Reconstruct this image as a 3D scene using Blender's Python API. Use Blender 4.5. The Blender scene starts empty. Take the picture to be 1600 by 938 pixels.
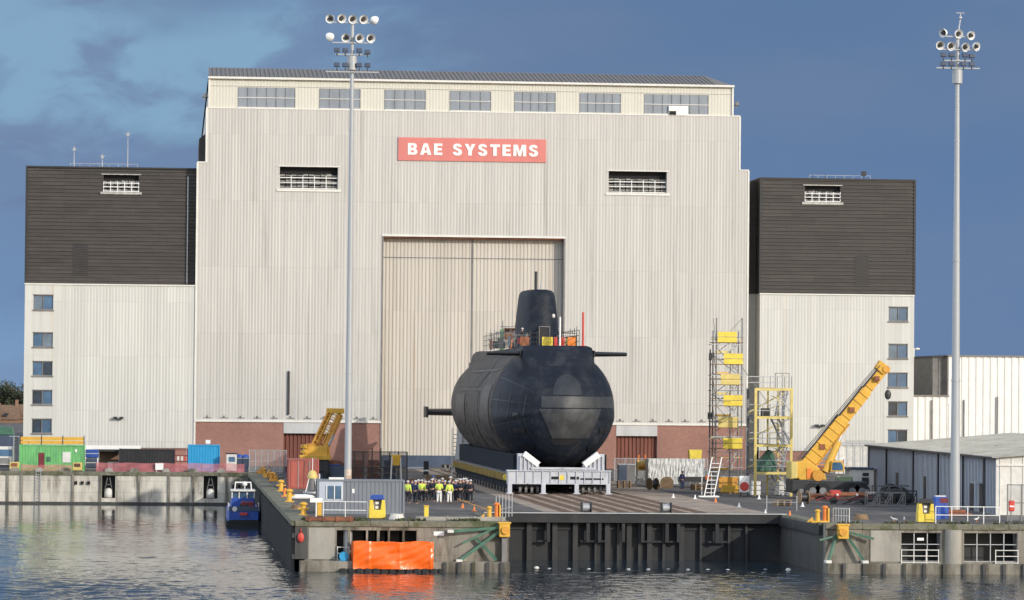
import bpy, bmesh, math, random
from mathutils import Vector, Matrix, Euler
R = math.radians
random.seed(7)
scene = bpy.context.scene
COL = scene.collection

# ------------------------------------------------------------------ camera
cam_d = bpy.data.cameras.new('camera'); cam = bpy.data.objects.new('camera', cam_d); COL.objects.link(cam)
cam_d.sensor_width = 36; cam_d.lens = 126; cam_d.clip_start = 1; cam_d.clip_end = 12000
CM = (Matrix.Translation((0, 0, 8.6)) @ Euler((0, 0, R(-5.4))).to_matrix().to_4x4()
      @ Euler((R(90 + 1.49), 0, 0)).to_matrix().to_4x4() @ Euler((0, 0, 0.009)).to_matrix().to_4x4())
cam.matrix_world = CM
scene.camera = cam
C0 = CM.translation
CR = CM.to_3x3()

# ------------------------------------------------------------------ sun and sky
SUN_AZ, SUN_EL = R(40), R(20)
to_sun = Vector((math.sin(SUN_AZ) * math.cos(SUN_EL), -math.cos(SUN_AZ) * math.cos(SUN_EL), math.sin(SUN_EL)))
sd = bpy.data.lights.new('sun', 'SUN'); sd.energy = 2.6; sd.angle = R(0.5); sd.color = (1.0, 0.945, 0.865)
so = bpy.data.objects.new('sun', sd); COL.objects.link(so)
so.rotation_euler = to_sun.to_track_quat('Z', 'Y').to_euler(); so.location = (100, 100, 200)
world = bpy.data.worlds.new('World'); scene.world = world; world.use_nodes = True
def build_world():
    nt = world.node_tree; N = nt.nodes; L = nt.links
    bg = N['Background']; bg.inputs[1].default_value = 0.15
    sky = N.new('ShaderNodeTexSky'); sky.sky_type = 'NISHITA'; sky.sun_disc = False
    sky.sun_elevation = SUN_EL; sky.sun_rotation = math.atan2(to_sun.x, to_sun.y)
    tc = N.new('ShaderNodeTexCoord')
    sep = N.new('ShaderNodeSeparateXYZ'); L.new(tc.outputs['Generated'], sep.inputs[0])
    def math_(op, a, b=0.0, clamp=False):
        n = N.new('ShaderNodeMath'); n.operation = op; n.use_clamp = clamp
        for i, v in enumerate((a, b)):
            if isinstance(v, (int, float)): n.inputs[i].default_value = v
            else: L.new(v, n.inputs[i])
        return n.outputs[0]
    def mr(v, a, b, c=0.0, d=1.0):
        n = N.new('ShaderNodeMapRange'); n.interpolation_type = 'SMOOTHSTEP'
        L.new(v, n.inputs[0])
        for i, k in enumerate((a, b, c, d)): n.inputs[i + 1].default_value = k
        return n.outputs[0]
    def mix(f, a, b):
        n = N.new('ShaderNodeMix'); n.data_type = 'RGBA'
        if isinstance(f, (int, float)): n.inputs[0].default_value = f
        else: L.new(f, n.inputs[0])
        for i, v in ((6, a), (7, b)):
            if isinstance(v, tuple): n.inputs[i].default_value = (*v, 1)
            else: L.new(v, n.inputs[i])
        return n.outputs[2]
    def noise(scale, detail, rough, mapscale, loc=(0, 0, 0), dist=0.0):
        m = N.new('ShaderNodeMapping'); m.inputs['Scale'].default_value = mapscale; m.inputs['Location'].default_value = loc
        L.new(tc.outputs['Generated'], m.inputs[0])
        n = N.new('ShaderNodeTexNoise'); n.inputs['Scale'].default_value = scale; n.inputs['Detail'].default_value = detail
        n.inputs['Roughness'].default_value = rough; n.inputs['Distortion'].default_value = dist
        L.new(m.outputs[0], n.inputs['Vector']); return n.outputs['Fac']
    x, y, z = sep.outputs
    nz = noise(1.0, 4, .55, (16, 16, 34), (2.3, 0, 1.1))
    nz2 = noise(1.0, 5, .55, (34, 34, 75), (7.3, 3, 2.1), .4)
    fine = noise(1.0, 3, .5, (9, 9, 20), (1, 5, 3))
    # cloud bank: slate blue, a little lighter low down and to the west
    bank = mix(mr(z, 0.0, .11), (1.08, 2.02, 3.95), (1.10, 1.92, 3.5))
    west = mr(x, .13, -.03)
    bank = mix(math_('MULTIPLY', west, .75), bank, (1.75, 2.85, 4.7))
    bank = mix(mr(fine, .32, .68, 0, .6), bank, (1.55, 2.25, 3.6))
    # brighter gap of blue in the west, broken by grey violet clouds
    zz = math_('ADD', z, math_('MULTIPLY', math_('SUBTRACT', nz, .5), .07))
    gap = math_('MULTIPLY', mr(zz, .060, .080), mr(zz, .125, .095))
    gx = math_('ADD', x, math_('MULTIPLY', math_('SUBTRACT', nz2, .5), .10))
    gap = math_('MULTIPLY', gap, mr(gx, .085, .015))
    bank = mix(math_('MULTIPLY', gap, .85), bank, (2.35, 4.05, 5.7))
    cl = math_('MULTIPLY', mr(nz2, .44, .66), mr(gx, .10, .02))
    bank = mix(math_('MULTIPLY', cl, .62), bank, (1.45, 1.95, 3.5))
    lo = math_('MULTIPLY', mr(z, .030, .008), mr(x, .0, -.035))
    bank = mix(math_('MULTIPLY', lo, .4), bank, (2.4, 3.9, 6.0))
    f = math_('MULTIPLY', math_('MULTIPLY', mr(z, .98, .80), mr(y, -.1, .35)), mr(x, -.50, -.15))
    sc_ = N.new('ShaderNodeVectorMath'); sc_.operation = 'SCALE'; sc_.inputs['Scale'].default_value = .1 / .15 * .86; L.new(bank, sc_.inputs[0]); bank = sc_.outputs[0]
    cm = noise(1.0, 5, .55, (2.2, 2.2, 4.5), (3, 1, 0), .3)
    openc = mix(mr(cm, .40, .60, 0, .8), sky.outputs[0], (5.0, 5.3, 5.9))
    openc = mix(math_('MULTIPLY', mr(x, -.1, -.7), mr(cm, .2, .5, .5, 1.0)), openc, (8.0, 8.9, 10.4))  # unseen western sky, extra brightness added to fill the shaded west sides
    out = mix(f, openc, bank)
    L.new(out, bg.inputs[0])
build_world()
vs = scene.view_settings
vs.view_transform = 'Standard'; vs.look = 'None'; vs.exposure = 0.26; vs.gamma = 1.0; vs.use_curve_mapping = False

# ------------------------------------------------------------------ measuring helpers
def ray(px, py):
    return CR @ Vector(((px - 800) / 5600, (469 - py) / 5600, -1))
def at(px, py, z=0.0):                      # point of a level plane
    d = ray(px, py); t = (z - C0.z) / d.z; return C0 + d * t
def on(px, py, Y):                          # point of a plane facing the dock
    d = ray(px, py); return C0 + d * (Y / d.y)
def sc(P):                                  # size of one metre there
    d = -(CR.transposed() @ (Vector(P) - C0)).z; return 5600 / d

# ------------------------------------------------------------------ materials
MATS = {}
def mat(name, c, rough=.6, metal=0.0, var=.12, scale=.8, streak=1.0, bump=0.0, bscale=None, c2=None, c2amt=0.0, c2scale=.5, spec=.5, fine=0.0):
    if name in MATS: return MATS[name]
    m = bpy.data.materials.new(name); m.use_nodes = True; MATS[name] = m
    nt = m.node_tree; N = nt.nodes; L = nt.links; b = N['Principled BSDF']
    b.inputs['Roughness'].default_value = rough; b.inputs['Metallic'].default_value = metal
    b.inputs['Specular IOR Level'].default_value = spec
    tc = N.new('ShaderNodeTexCoord'); oi = N.new('ShaderNodeObjectInfo')
    mp = N.new('ShaderNodeMapping'); mp.inputs['Scale'].default_value = (1, 1, 1 / streak)
    L.new(tc.outputs['Object'], mp.inputs[0])
    ad = N.new('ShaderNodeVectorMath'); ad.operation = 'ADD'
    mu = N.new('ShaderNodeMath'); mu.operation = 'MULTIPLY'; mu.inputs[1].default_value = 37.0
    L.new(oi.outputs['Random'], mu.inputs[0]); L.new(mp.outputs[0], ad.inputs[0]); L.new(mu.outputs[0], ad.inputs[1])
    n = N.new('ShaderNodeTexNoise'); n.inputs['Scale'].default_value = scale; n.inputs['Detail'].default_value = 6
    n.inputs['Roughness'].default_value = .62
    L.new(ad.outputs[0], n.inputs['Vector'])
    mr = N.new('ShaderNodeMapRange'); L.new(n.outputs['Fac'], mr.inputs[0])
    mr.inputs[1].default_value = .3; mr.inputs[2].default_value = .7
    mr.inputs[3].default_value = 1 - var; mr.inputs[4].default_value = 1 + var
    vm = N.new('ShaderNodeVectorMath'); vm.operation = 'SCALE'; vm.inputs[0].default_value = c
    L.new(mr.outputs[0], vm.inputs['Scale'])
    colr = vm.outputs[0]
    if c2 is not None:
        n2 = N.new('ShaderNodeTexNoise'); n2.inputs['Scale'].default_value = c2scale; n2.inputs['Detail'].default_value = 8
        n2.inputs['Roughness'].default_value = .7
        L.new(ad.outputs[0], n2.inputs['Vector'])
        r2 = N.new('ShaderNodeMapRange'); L.new(n2.outputs['Fac'], r2.inputs[0])
        r2.inputs[1].default_value = .62 - .3 * c2amt; r2.inputs[2].default_value = .72 - .2 * c2amt
        mx = N.new('ShaderNodeMix'); mx.data_type = 'RGBA'; L.new(r2.outputs[0], mx.inputs[0])
        L.new(colr, mx.inputs[6]); mx.inputs[7].default_value = (*c2, 1); colr = mx.outputs[2]
    L.new(colr, b.inputs['Base Color'])
    rr = N.new('ShaderNodeMapRange'); L.new(n.outputs['Fac'], rr.inputs[0])
    rr.inputs[3].default_value = max(.03, rough - .12); rr.inputs[4].default_value = min(1, rough + .12)
    L.new(rr.outputs[0], b.inputs['Roughness'])
    if bump:
        nb = N.new('ShaderNodeTexNoise'); nb.inputs['Scale'].default_value = bscale or scale * 3; nb.inputs['Detail'].default_value = 4
        L.new(ad.outputs[0], nb.inputs['Vector'])
        bp = N.new('ShaderNodeBump'); bp.inputs['Distance'].default_value = bump; L.new(nb.outputs['Fac'], bp.inputs['Height'])
        L.new(bp.outputs[0], b.inputs['Normal'])
    return m

M = dict(
    clad=mat('grey_cladding', (.475, .455, .418), .55, var=.10, scale=2.2, streak=40, c2=(.34, .325, .29), c2amt=.14, c2scale=1.2),
    cream=mat('cream_cladding', (.53, .52, .475), .55, var=.09, scale=2.2, streak=40, c2=(.50, .45, .37), c2amt=.10, c2scale=1.3),
    creamtop=mat('cream_upper', (.56, .54, .46), .55, var=.05, scale=1.5, streak=20),
    door=mat('door_cladding', (.50, .46, .40), .55, var=.08, scale=1.8, streak=30, c2=(.42, .35, .27), c2amt=.18, c2scale=1.3),
    dark=mat('dark_cladding', (.048, .041, .036), .6, var=.22, scale=.5, streak=.2),
    trim=mat('white_trim', (.66, .64, .58), .5, var=.08),
    roof=mat('roof_sheet', (.20, .185, .17), .6, var=.15, scale=2),
    glass=mat('window_glass', (.06, .125, .21), .12, var=.45, scale=.4, spec=.5),  # blue of the reflected sky put into the pane colour
    skylight=mat('skylight_panel', (.235, .26, .29), .35, var=.14, scale=1.2, streak=6),
    louvre=mat('louvre_metal', (.42, .41, .38), .4, .3, var=.3, scale=3),
    void=mat('dark_interior', (.012, .012, .013), .9),
    pink=mat('sign_red', (.58, .18, .155), .6, var=.08, scale=.6, streak=4),
    white=mat('white_paint', (.75, .74, .71), .5, var=.06),
    offw=mat('off_white_paint', (.62, .60, .55), .55, var=.14, scale=2),
    shutter=mat('red_shutter', (.17, .055, .035), .6, var=.25, scale=1.5, streak=6),
    lintel=mat('grey_lintel', (.46, .46, .45), .5, var=.12, streak=5),
    navy=mat('navy_steel', (.05, .07, .11), .45, var=.2, scale=1),
    concrete=mat('concrete', (.235, .215, .175), .85, var=.32, scale=1.3, streak=5, bump=.03, bscale=4, c2=(.085, .075, .055), c2amt=.5, c2scale=.8),
    concrete_l=mat('pale_concrete', (.31, .29, .25), .85, var=.2, scale=.9, streak=3, bump=.015, bscale=5, c2=(.18, .16, .12), c2amt=.22, c2scale=.8),
    concrete_f=mat('far_concrete', (.52, .485, .41), .85, var=.3, scale=1.1, streak=6, bump=.03, bscale=4, c2=(.17, .145, .11), c2amt=.35, c2scale=.7),
    coping=mat('coping_stone', (.16, .15, .11), .9, var=.35, scale=1.5, bump=.03, bscale=4, c2=(.075, .085, .035), c2amt=.45, c2scale=1.1),
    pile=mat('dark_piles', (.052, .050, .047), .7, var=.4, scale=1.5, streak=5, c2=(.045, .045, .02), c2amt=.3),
    gate=mat('gate_steel', (.017, .018, .020), .7, var=.4, scale=.8, streak=2, c2=(.042, .038, .032), c2amt=.2),
    blacksteel=mat('black_steel', (.022, .022, .023), .5, var=.3),
    steel=mat('galvanised_steel', (.40, .41, .42), .42, .35, var=.15, scale=2, streak=3),
    pole=mat('mast_paint', (.36, .37, .375), .45, .1, var=.08, scale=1, streak=5),
    rust=mat('rust', (.23, .085, .04), .8, var=.4, scale=3, c2=(.10, .045, .03), c2amt=.4),
    yellow=mat('yellow_paint', (.64, .36, .04), .5, var=.15, scale=2, c2=(.35, .18, .04), c2amt=.12, c2scale=2),
    lemon=mat('lemon_paint', (.70, .53, .06), .5, var=.12, scale=2),
    ochre=mat('ochre_paint', (.60, .28, .03), .55, var=.25, scale=2, c2=(.16, .07, .02), c2amt=.25, c2scale=2),
    yrail=mat('old_yellow', (.24, .165, .03), .6, var=.3, scale=2, c2=(.06, .05, .03), c2amt=.25, c2scale=1.5),
    pyellow=mat('pale_yellow_frame', (.60, .47, .15), .5, var=.15, scale=2),
    orange=mat('orange_paint', (.72, .20, .03), .5, var=.15),
    green=mat('green_paint', (.15, .43, .15), .5, var=.18, scale=2, streak=3, c2=(.10, .30, .12), c2amt=.25, c2scale=1.5),
    dgreen=mat('dark_green_paint', (.045, .13, .085), .5, var=.3, scale=2),
    bluec=mat('blue_container', (.02, .29, .54), .5, var=.15, scale=1.5, streak=3, c2=(.05, .18, .30), c2amt=.2, c2scale=1.5),
    blue=mat('blue_paint', (.02, .07, .32), .45, var=.2),
    red=mat('red_paint', (.50, .05, .035), .5, var=.15),
    redc=mat('red_container', (.36, .085, .06), .6, var=.2, scale=2, streak=4, c2=(.17, .06, .045), c2amt=.35, c2scale=1.2),
    maroon=mat('maroon_paint', (.16, .02, .025), .55, var=.25),
    blackc=mat('black_container', (.018, .018, .02), .55, var=.3),
    greyc=mat('grey_container', (.17, .185, .21), .5, var=.10, scale=1.5, streak=4),
    shed=mat('shed_grey', (.40, .44, .50), .55, var=.10, scale=1, streak=8),
    shedroof=mat('shed_roof_sheet', (.36, .355, .32), .7, var=.18, scale=.6, c2=(.24, .23, .19), c2amt=.3),
    hull=mat('hull_coating', (.045, .040, .036), .6, var=.35, scale=.6, streak=.5, c2=(.105, .088, .072), c2amt=.5, c2scale=.5, bump=.03, bscale=1.2, spec=.2),
    bowsheen=mat('bow_sheen', (.030, .034, .042), .5, var=.3, scale=.8, spec=.2),
    bow=mat('bow_coating', (.014, .018, .027), .55, var=.3, scale=.6, c2=(.034, .036, .042), c2amt=.35, c2scale=.6, bump=.03, bscale=1.0, spec=.15),
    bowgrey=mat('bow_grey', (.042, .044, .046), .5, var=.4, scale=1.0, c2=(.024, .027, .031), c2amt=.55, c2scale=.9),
    hullpale=mat('paler_hull', (.068, .060, .053), .6, var=.4, scale=.8, spec=.2, c2=(.042, .038, .034), c2amt=.6, c2scale=.7),
    cradle_dark=mat('cradle_dark', (.018, .022, .030), .9, var=.3, spec=.1),
    blind=mat('window_blind', (.13, .17, .21), .3, var=.3), glass_dark=mat('dark_glass', (.02, .035, .055), .12, var=.5, spec=.5),
    railrust=mat('rail_rust', (.13, .085, .06), .8, var=.4, scale=3),
    tile=mat('flank_tile', (.012, .012, .014), .5, var=.25),
    cradle=mat('cradle_grey', (.46, .47, .50), .5, var=.12, scale=1.5, streak=2, c2=(.25, .24, .24), c2amt=.12, c2scale=2),
    rubber=mat('rubber', (.018, .018, .018), .85, var=.3),
    skin=mat('skin', (.45, .25, .17), .6, var=.08),
    cloth_dark=mat('dark_cloth', (.018, .020, .028), .9, var=.3, scale=6),
    cloth_navy=mat('navy_cloth', (.025, .035, .085), .9, var=.3, scale=6),
    hivis=mat('hivis_cloth', (.58, .72, .10), .85, var=.12, scale=6),
    cloth_white=mat('white_cloth', (.72, .71, .66), .9, var=.1, scale=6),
    hat=mat('white_hat', (.50, .50, .50), .35, var=.05),
    cloth_orange=mat('orange_cloth', (.75, .18, .04), .85, var=.12, scale=6),
    wood=mat('wood', (.24, .16, .09), .8, var=.3, scale=3),
    sheet=mat('white_sheeting', (.55, .55, .53), .6, var=.2, scale=3, bump=.05, bscale=3),
    seat_green=mat('pale_green_tarp', (.42, .52, .33), .7, var=.1),
    housebrick=mat('house_brick', (.22, .13, .085), .85, var=.25, scale=2),
    houseroof=mat('house_roof', (.16, .10, .065), .85, var=.25, scale=2),
    leaf=mat('foliage', (.05, .065, .035), .8, var=.4, scale=1, c2=(.09, .05, .03), c2amt=.3),
    bark=mat('bark', (.07, .055, .04), .9, var=.3),
    galv_dark=mat('weathered_fence', (.17, .165, .16), .6, var=.3),
)
def brick_mat():
    m = bpy.data.materials.new('red_brick'); m.use_nodes = True; nt = m.node_tree; N = nt.nodes; L = nt.links; b = N['Principled BSDF']
    tc = N.new('ShaderNodeTexCoord'); sp = N.new('ShaderNodeSeparateXYZ'); cb = N.new('ShaderNodeCombineXYZ')
    L.new(tc.outputs['Object'], sp.inputs[0]); L.new(sp.outputs[0], cb.inputs[0]); L.new(sp.outputs[2], cb.inputs[1])
    br = N.new('ShaderNodeTexBrick'); br.inputs['Scale'].default_value = 2.2
    br.inputs['Color1'].default_value = (.30, .135, .10, 1); br.inputs['Color2'].default_value = (.23, .10, .075, 1)
    br.inputs['Mortar'].default_value = (.30, .23, .19, 1); br.inputs['Mortar Size'].default_value = .02
    L.new(cb.outputs[0], br.inputs['Vector'])
    n = N.new('ShaderNodeTexNoise'); n.inputs['Scale'].default_value = .35; n.inputs['Detail'].default_value = 6
    L.new(tc.outputs['Object'], n.inputs['Vector'])
    mr = N.new('ShaderNodeMapRange'); L.new(n.outputs['Fac'], mr.inputs[0]); mr.inputs[3].default_value = .75; mr.inputs[4].default_value = 1.25
    mx = N.new('ShaderNodeVectorMath'); mx.operation = 'SCALE'; L.new(br.outputs['Color'], mx.inputs[0]); L.new(mr.outputs[0], mx.inputs['Scale'])
    L.new(mx.outputs[0], b.inputs['Base Color']); b.inputs['Roughness'].default_value = .85
    return m
M['brick'] = brick_mat()
def panelled(m, vec, w, h, lo, hi, mortar, msize=.012, offset=.5, stains=None):
    # sheet laps or coating tiles: a large running-bond pattern multiplied into the base colour
    nt = m.node_tree; N = nt.nodes; L = nt.links; b = N['Principled BSDF']; src = b.inputs['Base Color'].links[0].from_socket
    tc = N.new('ShaderNodeTexCoord'); sp = N.new('ShaderNodeSeparateXYZ'); cb = N.new('ShaderNodeCombineXYZ'); L.new(tc.outputs['Object'], sp.inputs[0])
    L.new(sp.outputs[vec[0]], cb.inputs[0]); L.new(sp.outputs[vec[1]], cb.inputs[1])
    br = N.new('ShaderNodeTexBrick'); br.inputs['Scale'].default_value = 1; br.offset = offset
    br.inputs['Brick Width'].default_value = w; br.inputs['Row Height'].default_value = h; br.inputs['Mortar Size'].default_value = msize
    br.inputs['Color1'].default_value = (lo,) * 3 + (1,); br.inputs['Color2'].default_value = (hi,) * 3 + (1,); br.inputs['Mortar'].default_value = (mortar,) * 3 + (1,)
    L.new(cb.outputs[0], br.inputs['Vector'])
    v = N.new('ShaderNodeVectorMath'); v.operation = 'MULTIPLY'; L.new(src, v.inputs[0]); L.new(br.outputs['Color'], v.inputs[1])
    L.new(v.outputs[0], b.inputs['Base Color'])
panelled(M['clad'], (0, 2), 1.08, 7.6, .955, 1.035, .90, .03, .0)
panelled(M['cream'], (0, 2), 1.08, 6.2, .955, 1.035, .90, .03, .0)
panelled(M['door'], (0, 2), .84, 9.0, .93, 1.05, .88, .03, .0)
panelled(M['dark'], (0, 2), 5.4, .84, .86, 1.14, .7, .03, .5)
panelled(M['hull'], (1, 2), 1.5, .9, .86, 1.16, .6, .025)
panelled(M['bow'], (1, 2), 1.5, .9, .93, 1.07, .75, .02)
panelled(M['concrete'], (0, 2), 2.6, 1.1, .9, 1.08, .75, .02)
panelled(M['concrete_f'], (0, 2), 3.4, 1.2, .88, 1.06, .75, .03)
def water_mat():
    m = bpy.data.materials.new('water'); m.use_nodes = True; nt = m.node_tree; N = nt.nodes; L = nt.links; b = N['Principled BSDF']
    b.inputs['Base Color'].default_value = (.020, .032, .042, 1); b.inputs['Roughness'].default_value = .05; b.inputs['IOR'].default_value = 1.33
    tc = N.new('ShaderNodeTexCoord')
    def nz(scale, mp, det, rough=.5):
        k = N.new('ShaderNodeMapping'); k.inputs['Scale'].default_value = mp; L.new(tc.outputs['Object'], k.inputs[0])
        n = N.new('ShaderNodeTexNoise'); n.inputs['Scale'].default_value = scale; n.inputs['Detail'].default_value = det
        n.inputs['Roughness'].default_value = rough
        L.new(k.outputs[0], n.inputs['Vector']); return n.outputs['Fac']
    a = nz(1.3, (.7, 1.0, 1), 5, .6); c = nz(.3, (.5, 1, 1), 2); g = nz(.035, (.5, 1.3, 1), 3)
    gr = N.new('ShaderNodeMapRange'); L.new(g, gr.inputs[0]); gr.inputs[1].default_value = .4; gr.inputs[2].default_value = .62
    gr.inputs[3].default_value = .45; gr.inputs[4].default_value = 1.6
    # calmer in the lee of the far quay
    sp = N.new('ShaderNodeSeparateXYZ'); L.new(tc.outputs['Object'], sp.inputs[0])
    lee = N.new('ShaderNodeMapRange'); L.new(sp.outputs[1], lee.inputs[0]); lee.inputs[1].default_value = 260; lee.inputs[2].default_value = 350
    lee.inputs[3].default_value = 1.0; lee.inputs[4].default_value = .12
    sp1 = nz(1.0, (1.6, .30, 1), 3, .6)
    spr = N.new('ShaderNodeMapRange'); L.new(sp1, spr.inputs[0]); spr.inputs[1].default_value = .38; spr.inputs[2].default_value = .62; spr.inputs[3].default_value = .25; spr.inputs[4].default_value = 1.7
    m0 = N.new('ShaderNodeMath'); m0.operation = 'MULTIPLY'; L.new(gr.outputs[0], m0.inputs[0]); L.new(spr.outputs[0], m0.inputs[1])
    m1 = N.new('ShaderNodeMath'); m1.operation = 'MULTIPLY'; L.new(a, m1.inputs[0]); L.new(m0.outputs[0], m1.inputs[1])
    m2 = N.new('ShaderNodeMath'); m2.operation = 'MULTIPLY_ADD'; L.new(c, m2.inputs[0]); m2.inputs[1].default_value = .8; L.new(m1.outputs[0], m2.inputs[2])
    m3 = N.new('ShaderNodeMath'); m3.operation = 'MULTIPLY'; L.new(m2.outputs[0], m3.inputs[0]); L.new(lee.outputs[0], m3.inputs[1])
    bp = N.new('ShaderNodeBump'); bp.inputs['Distance'].default_value = .025; L.new(m3.outputs[0], bp.inputs['Height'])
    L.new(bp.outputs[0], b.inputs['Normal'])
    return m
M['water'] = water_mat()

def deck_mat():
    m = bpy.data.materials.new('quay_asphalt'); m.use_nodes = True; nt = m.node_tree; N = nt.nodes; L = nt.links; b = N['Principled BSDF']
    tc = N.new('ShaderNodeTexCoord')
    def nz(scale, det, mp=(1, 1, 1)):
        k = N.new('ShaderNodeMapping'); k.inputs['Scale'].default_value = mp; L.new(tc.outputs['Object'], k.inputs[0])
        n = N.new('ShaderNodeTexNoise'); n.inputs['Scale'].default_value = scale; n.inputs['Detail'].default_value = det
        n.inputs['Roughness'].default_value = .65; L.new(k.outputs[0], n.inputs['Vector']); return n.outputs['Fac']
    r = N.new('ShaderNodeValToRGB'); L.new(nz(.12, 8), r.inputs[0])
    e = r.color_ramp.elements; e[0].position = .35; e[0].color = (.065, .060, .057, 1); e[1].position = .68; e[1].color = (.15, .135, .12, 1)
    r2 = N.new('ShaderNodeValToRGB'); L.new(nz(.5, 6, (1, .25, 1)), r2.inputs[0])
    e = r2.color_ramp.elements; e[0].position = .4; e[0].color = (.65, .65, .65, 1); e[1].position = .65; e[1].color = (1.25, 1.22, 1.18, 1)
    mx = N.new('ShaderNodeVectorMath'); mx.operation = 'MULTIPLY'; L.new(r.outputs[0], mx.inputs[0]); L.new(r2.outputs[0], mx.inputs[1])
    L.new(mx.outputs[0], b.inputs['Base Color']); b.inputs['Roughness'].default_value = .9
    bp = N.new('ShaderNodeBump'); bp.inputs['Distance'].default_value = .03; L.new(nz(3, 4), bp.inputs['Height']); L.new(bp.outputs[0], b.inputs['Normal'])
    return m
M['deck'] = deck_mat()
M['trackbed'] = mat('trackbed', (.32, .25, .19), .9, var=.35, scale=.6, c2=(.17, .13, .10), c2amt=.3, c2scale=.8)
def net_mat(name, c, alpha, rough=.7):
    m = mat(name, c, rough, var=.25, scale=1.2)
    nt = m.node_tree; N = nt.nodes; L = nt.links; b = N['Principled BSDF']
    b.inputs['Alpha'].default_value = alpha
    return m
M['netpink'] = net_mat('pink_netting', (.55, .17, .18), .55)
M['mesh'] = net_mat('wire_mesh', (.32, .32, .31), .35)
M['darkmesh'] = net_mat('dark_wire_mesh', (.05, .05, .05), .5)
M['tarp'] = mat('orange_tarpaulin', (.85, .135, .015), .28, var=.08, scale=1.2, bump=.10, bscale=1.1)

# ------------------------------------------------------------------ mesh builder
class MB:
    def __init__(s, off=(0, 0, 0)): s.v = []; s.f = []; s.off = Vector(off); s.sm = False
    def add(s, vs, fs):
        n = len(s.v); s.v += [Vector(p) - s.off for p in vs]; s.f += [tuple(i + n for i in f) for f in fs]; return s
    def box(s, x0, x1, y0, y1, z0, z1):
        return s.add([(x0, y0, z0), (x1, y0, z0), (x1, y1, z0), (x0, y1, z0), (x0, y0, z1), (x1, y0, z1), (x1, y1, z1), (x0, y1, z1)],
                     [(0, 3, 2, 1), (4, 5, 6, 7), (0, 1, 5, 4), (1, 2, 6, 5), (2, 3, 7, 6), (3, 0, 4, 7)])
    def bar(s, p, q, w, h=None):            # square bar between two points
        p, q = Vector(p), Vector(q); h = h or w; d = (q - p).normalized()
        up = Vector((0, 0, 1)) if abs(d.z) < .95 else Vector((0, 1, 0))
        a = d.cross(up).normalized() * w / 2; b = a.cross(d).normalized() * h / 2
        P = [p - a - b, p + a - b, p + a + b, p - a + b, q - a - b, q + a - b, q + a + b, q - a + b]
        return s.add(P, [(0, 1, 2, 3), (7, 6, 5, 4), (0, 4, 5, 1), (1, 5, 6, 2), (2, 6, 7, 3), (3, 7, 4, 0)])
    def tube(s, p, q, r0, r1=None, n=10, cap=True):
        p, q = Vector(p), Vector(q); r1 = r0 if r1 is None else r1; d = (q - p).normalized()
        up = Vector((0, 0, 1)) if abs(d.z) < .95 else Vector((1, 0, 0))
        a = d.cross(up).normalized(); b = a.cross(d)
        P = []
        for c, r in ((p, r0), (q, r1)):
            P += [c + a * r * math.cos(2 * math.pi * i / n) + b * r * math.sin(2 * math.pi * i / n) for i in range(n)]
        F = [(i, (i + 1) % n, n + (i + 1) % n, n + i) for i in range(n)]
        if cap: F += [tuple(reversed(range(n))), tuple(range(n, 2 * n))]
        return s.add(P, F)
    def prism(s, poly, axis, a, b):         # polygon in the two other axes, extruded a..b
        n = len(poly); P = []
        for t in (a, b):
            for (u, w) in poly:
                P.append({'x': (t, u, w), 'y': (u, t, w), 'z': (u, w, t)}[axis])
        return s.add(P, [tuple(range(n)), tuple(reversed(range(n, 2 * n)))] + [(i, n + i, n + (i + 1) % n, (i + 1) % n) for i in range(n)])
    def loft(s, rings, closed=True, cap=True):
        n = len(rings[0]); P = [p for r in rings for p in r]; F = []
        for k in range(len(rings) - 1):
            for i in range(n if closed else n - 1):
                j = (i + 1) % n; F.append((k * n + i, k * n + j, (k + 1) * n + j, (k + 1) * n + i))
        if cap and closed: F += [tuple(reversed(range(n))), tuple(range((len(rings) - 1) * n, len(rings) * n))]
        return s.add(P, F)
    def ball(s, c, rx, ry=None, rz=None, n=12, m=8, top=math.pi / 2, bot=-math.pi / 2):
        ry = ry or rx; rz = rz or rx; c = Vector(c); rings = []
        for k in range(m + 1):
            e = bot + (top - bot) * k / m
            rings.append([c + Vector((rx * math.cos(e) * math.cos(2 * math.pi * i / n), ry * math.cos(e) * math.sin(2 * math.pi * i / n), rz * math.sin(e))) for i in range(n)])
        return s.loft(rings)
    def build(s, name, m, parent=None, smooth=False, bevel=0, loc=None, rz=0):
        me = bpy.data.meshes.new(name); me.from_pydata([tuple(v) for v in s.v], [], s.f); me.update()
        bm = bmesh.new(); bm.from_mesh(me); bmesh.ops.recalc_face_normals(bm, faces=bm.faces); bm.to_mesh(me); bm.free()
        if isinstance(m, (list, tuple)):
            for k in m: me.materials.append(k)
        else: me.materials.append(m)
        if smooth:
            me.polygons.foreach_set('use_smooth', [True] * len(me.polygons))
        o = bpy.data.objects.new(name, me); COL.objects.link(o)
        if parent: o.parent = parent
        if loc is not None: o.location = loc
        if rz: o.rotation_euler.z = rz
        if bevel:
            b = o.modifiers.new('edge', 'BEVEL'); b.width = bevel; b.segments = 2; b.limit_method = 'ANGLE'
        if smooth == 'angle':
            o.modifiers.new('edge_split', 'EDGE_SPLIT').split_angle = R(40)
        return o
def tag(o, label=None, cat=None, group=None, kind=None):
    if label: o['label'] = label
    if cat: o['category'] = cat
    if group: o['group'] = group
    if kind: o['kind'] = kind
    return o
def empty(name, loc, rz=0, label=None, cat=None, group=None):
    o = bpy.data.objects.new(name, None); COL.objects.link(o); o.location = loc; o.rotation_euler.z = rz; o.empty_display_size = .3
    return tag(o, label, cat, group)
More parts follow.
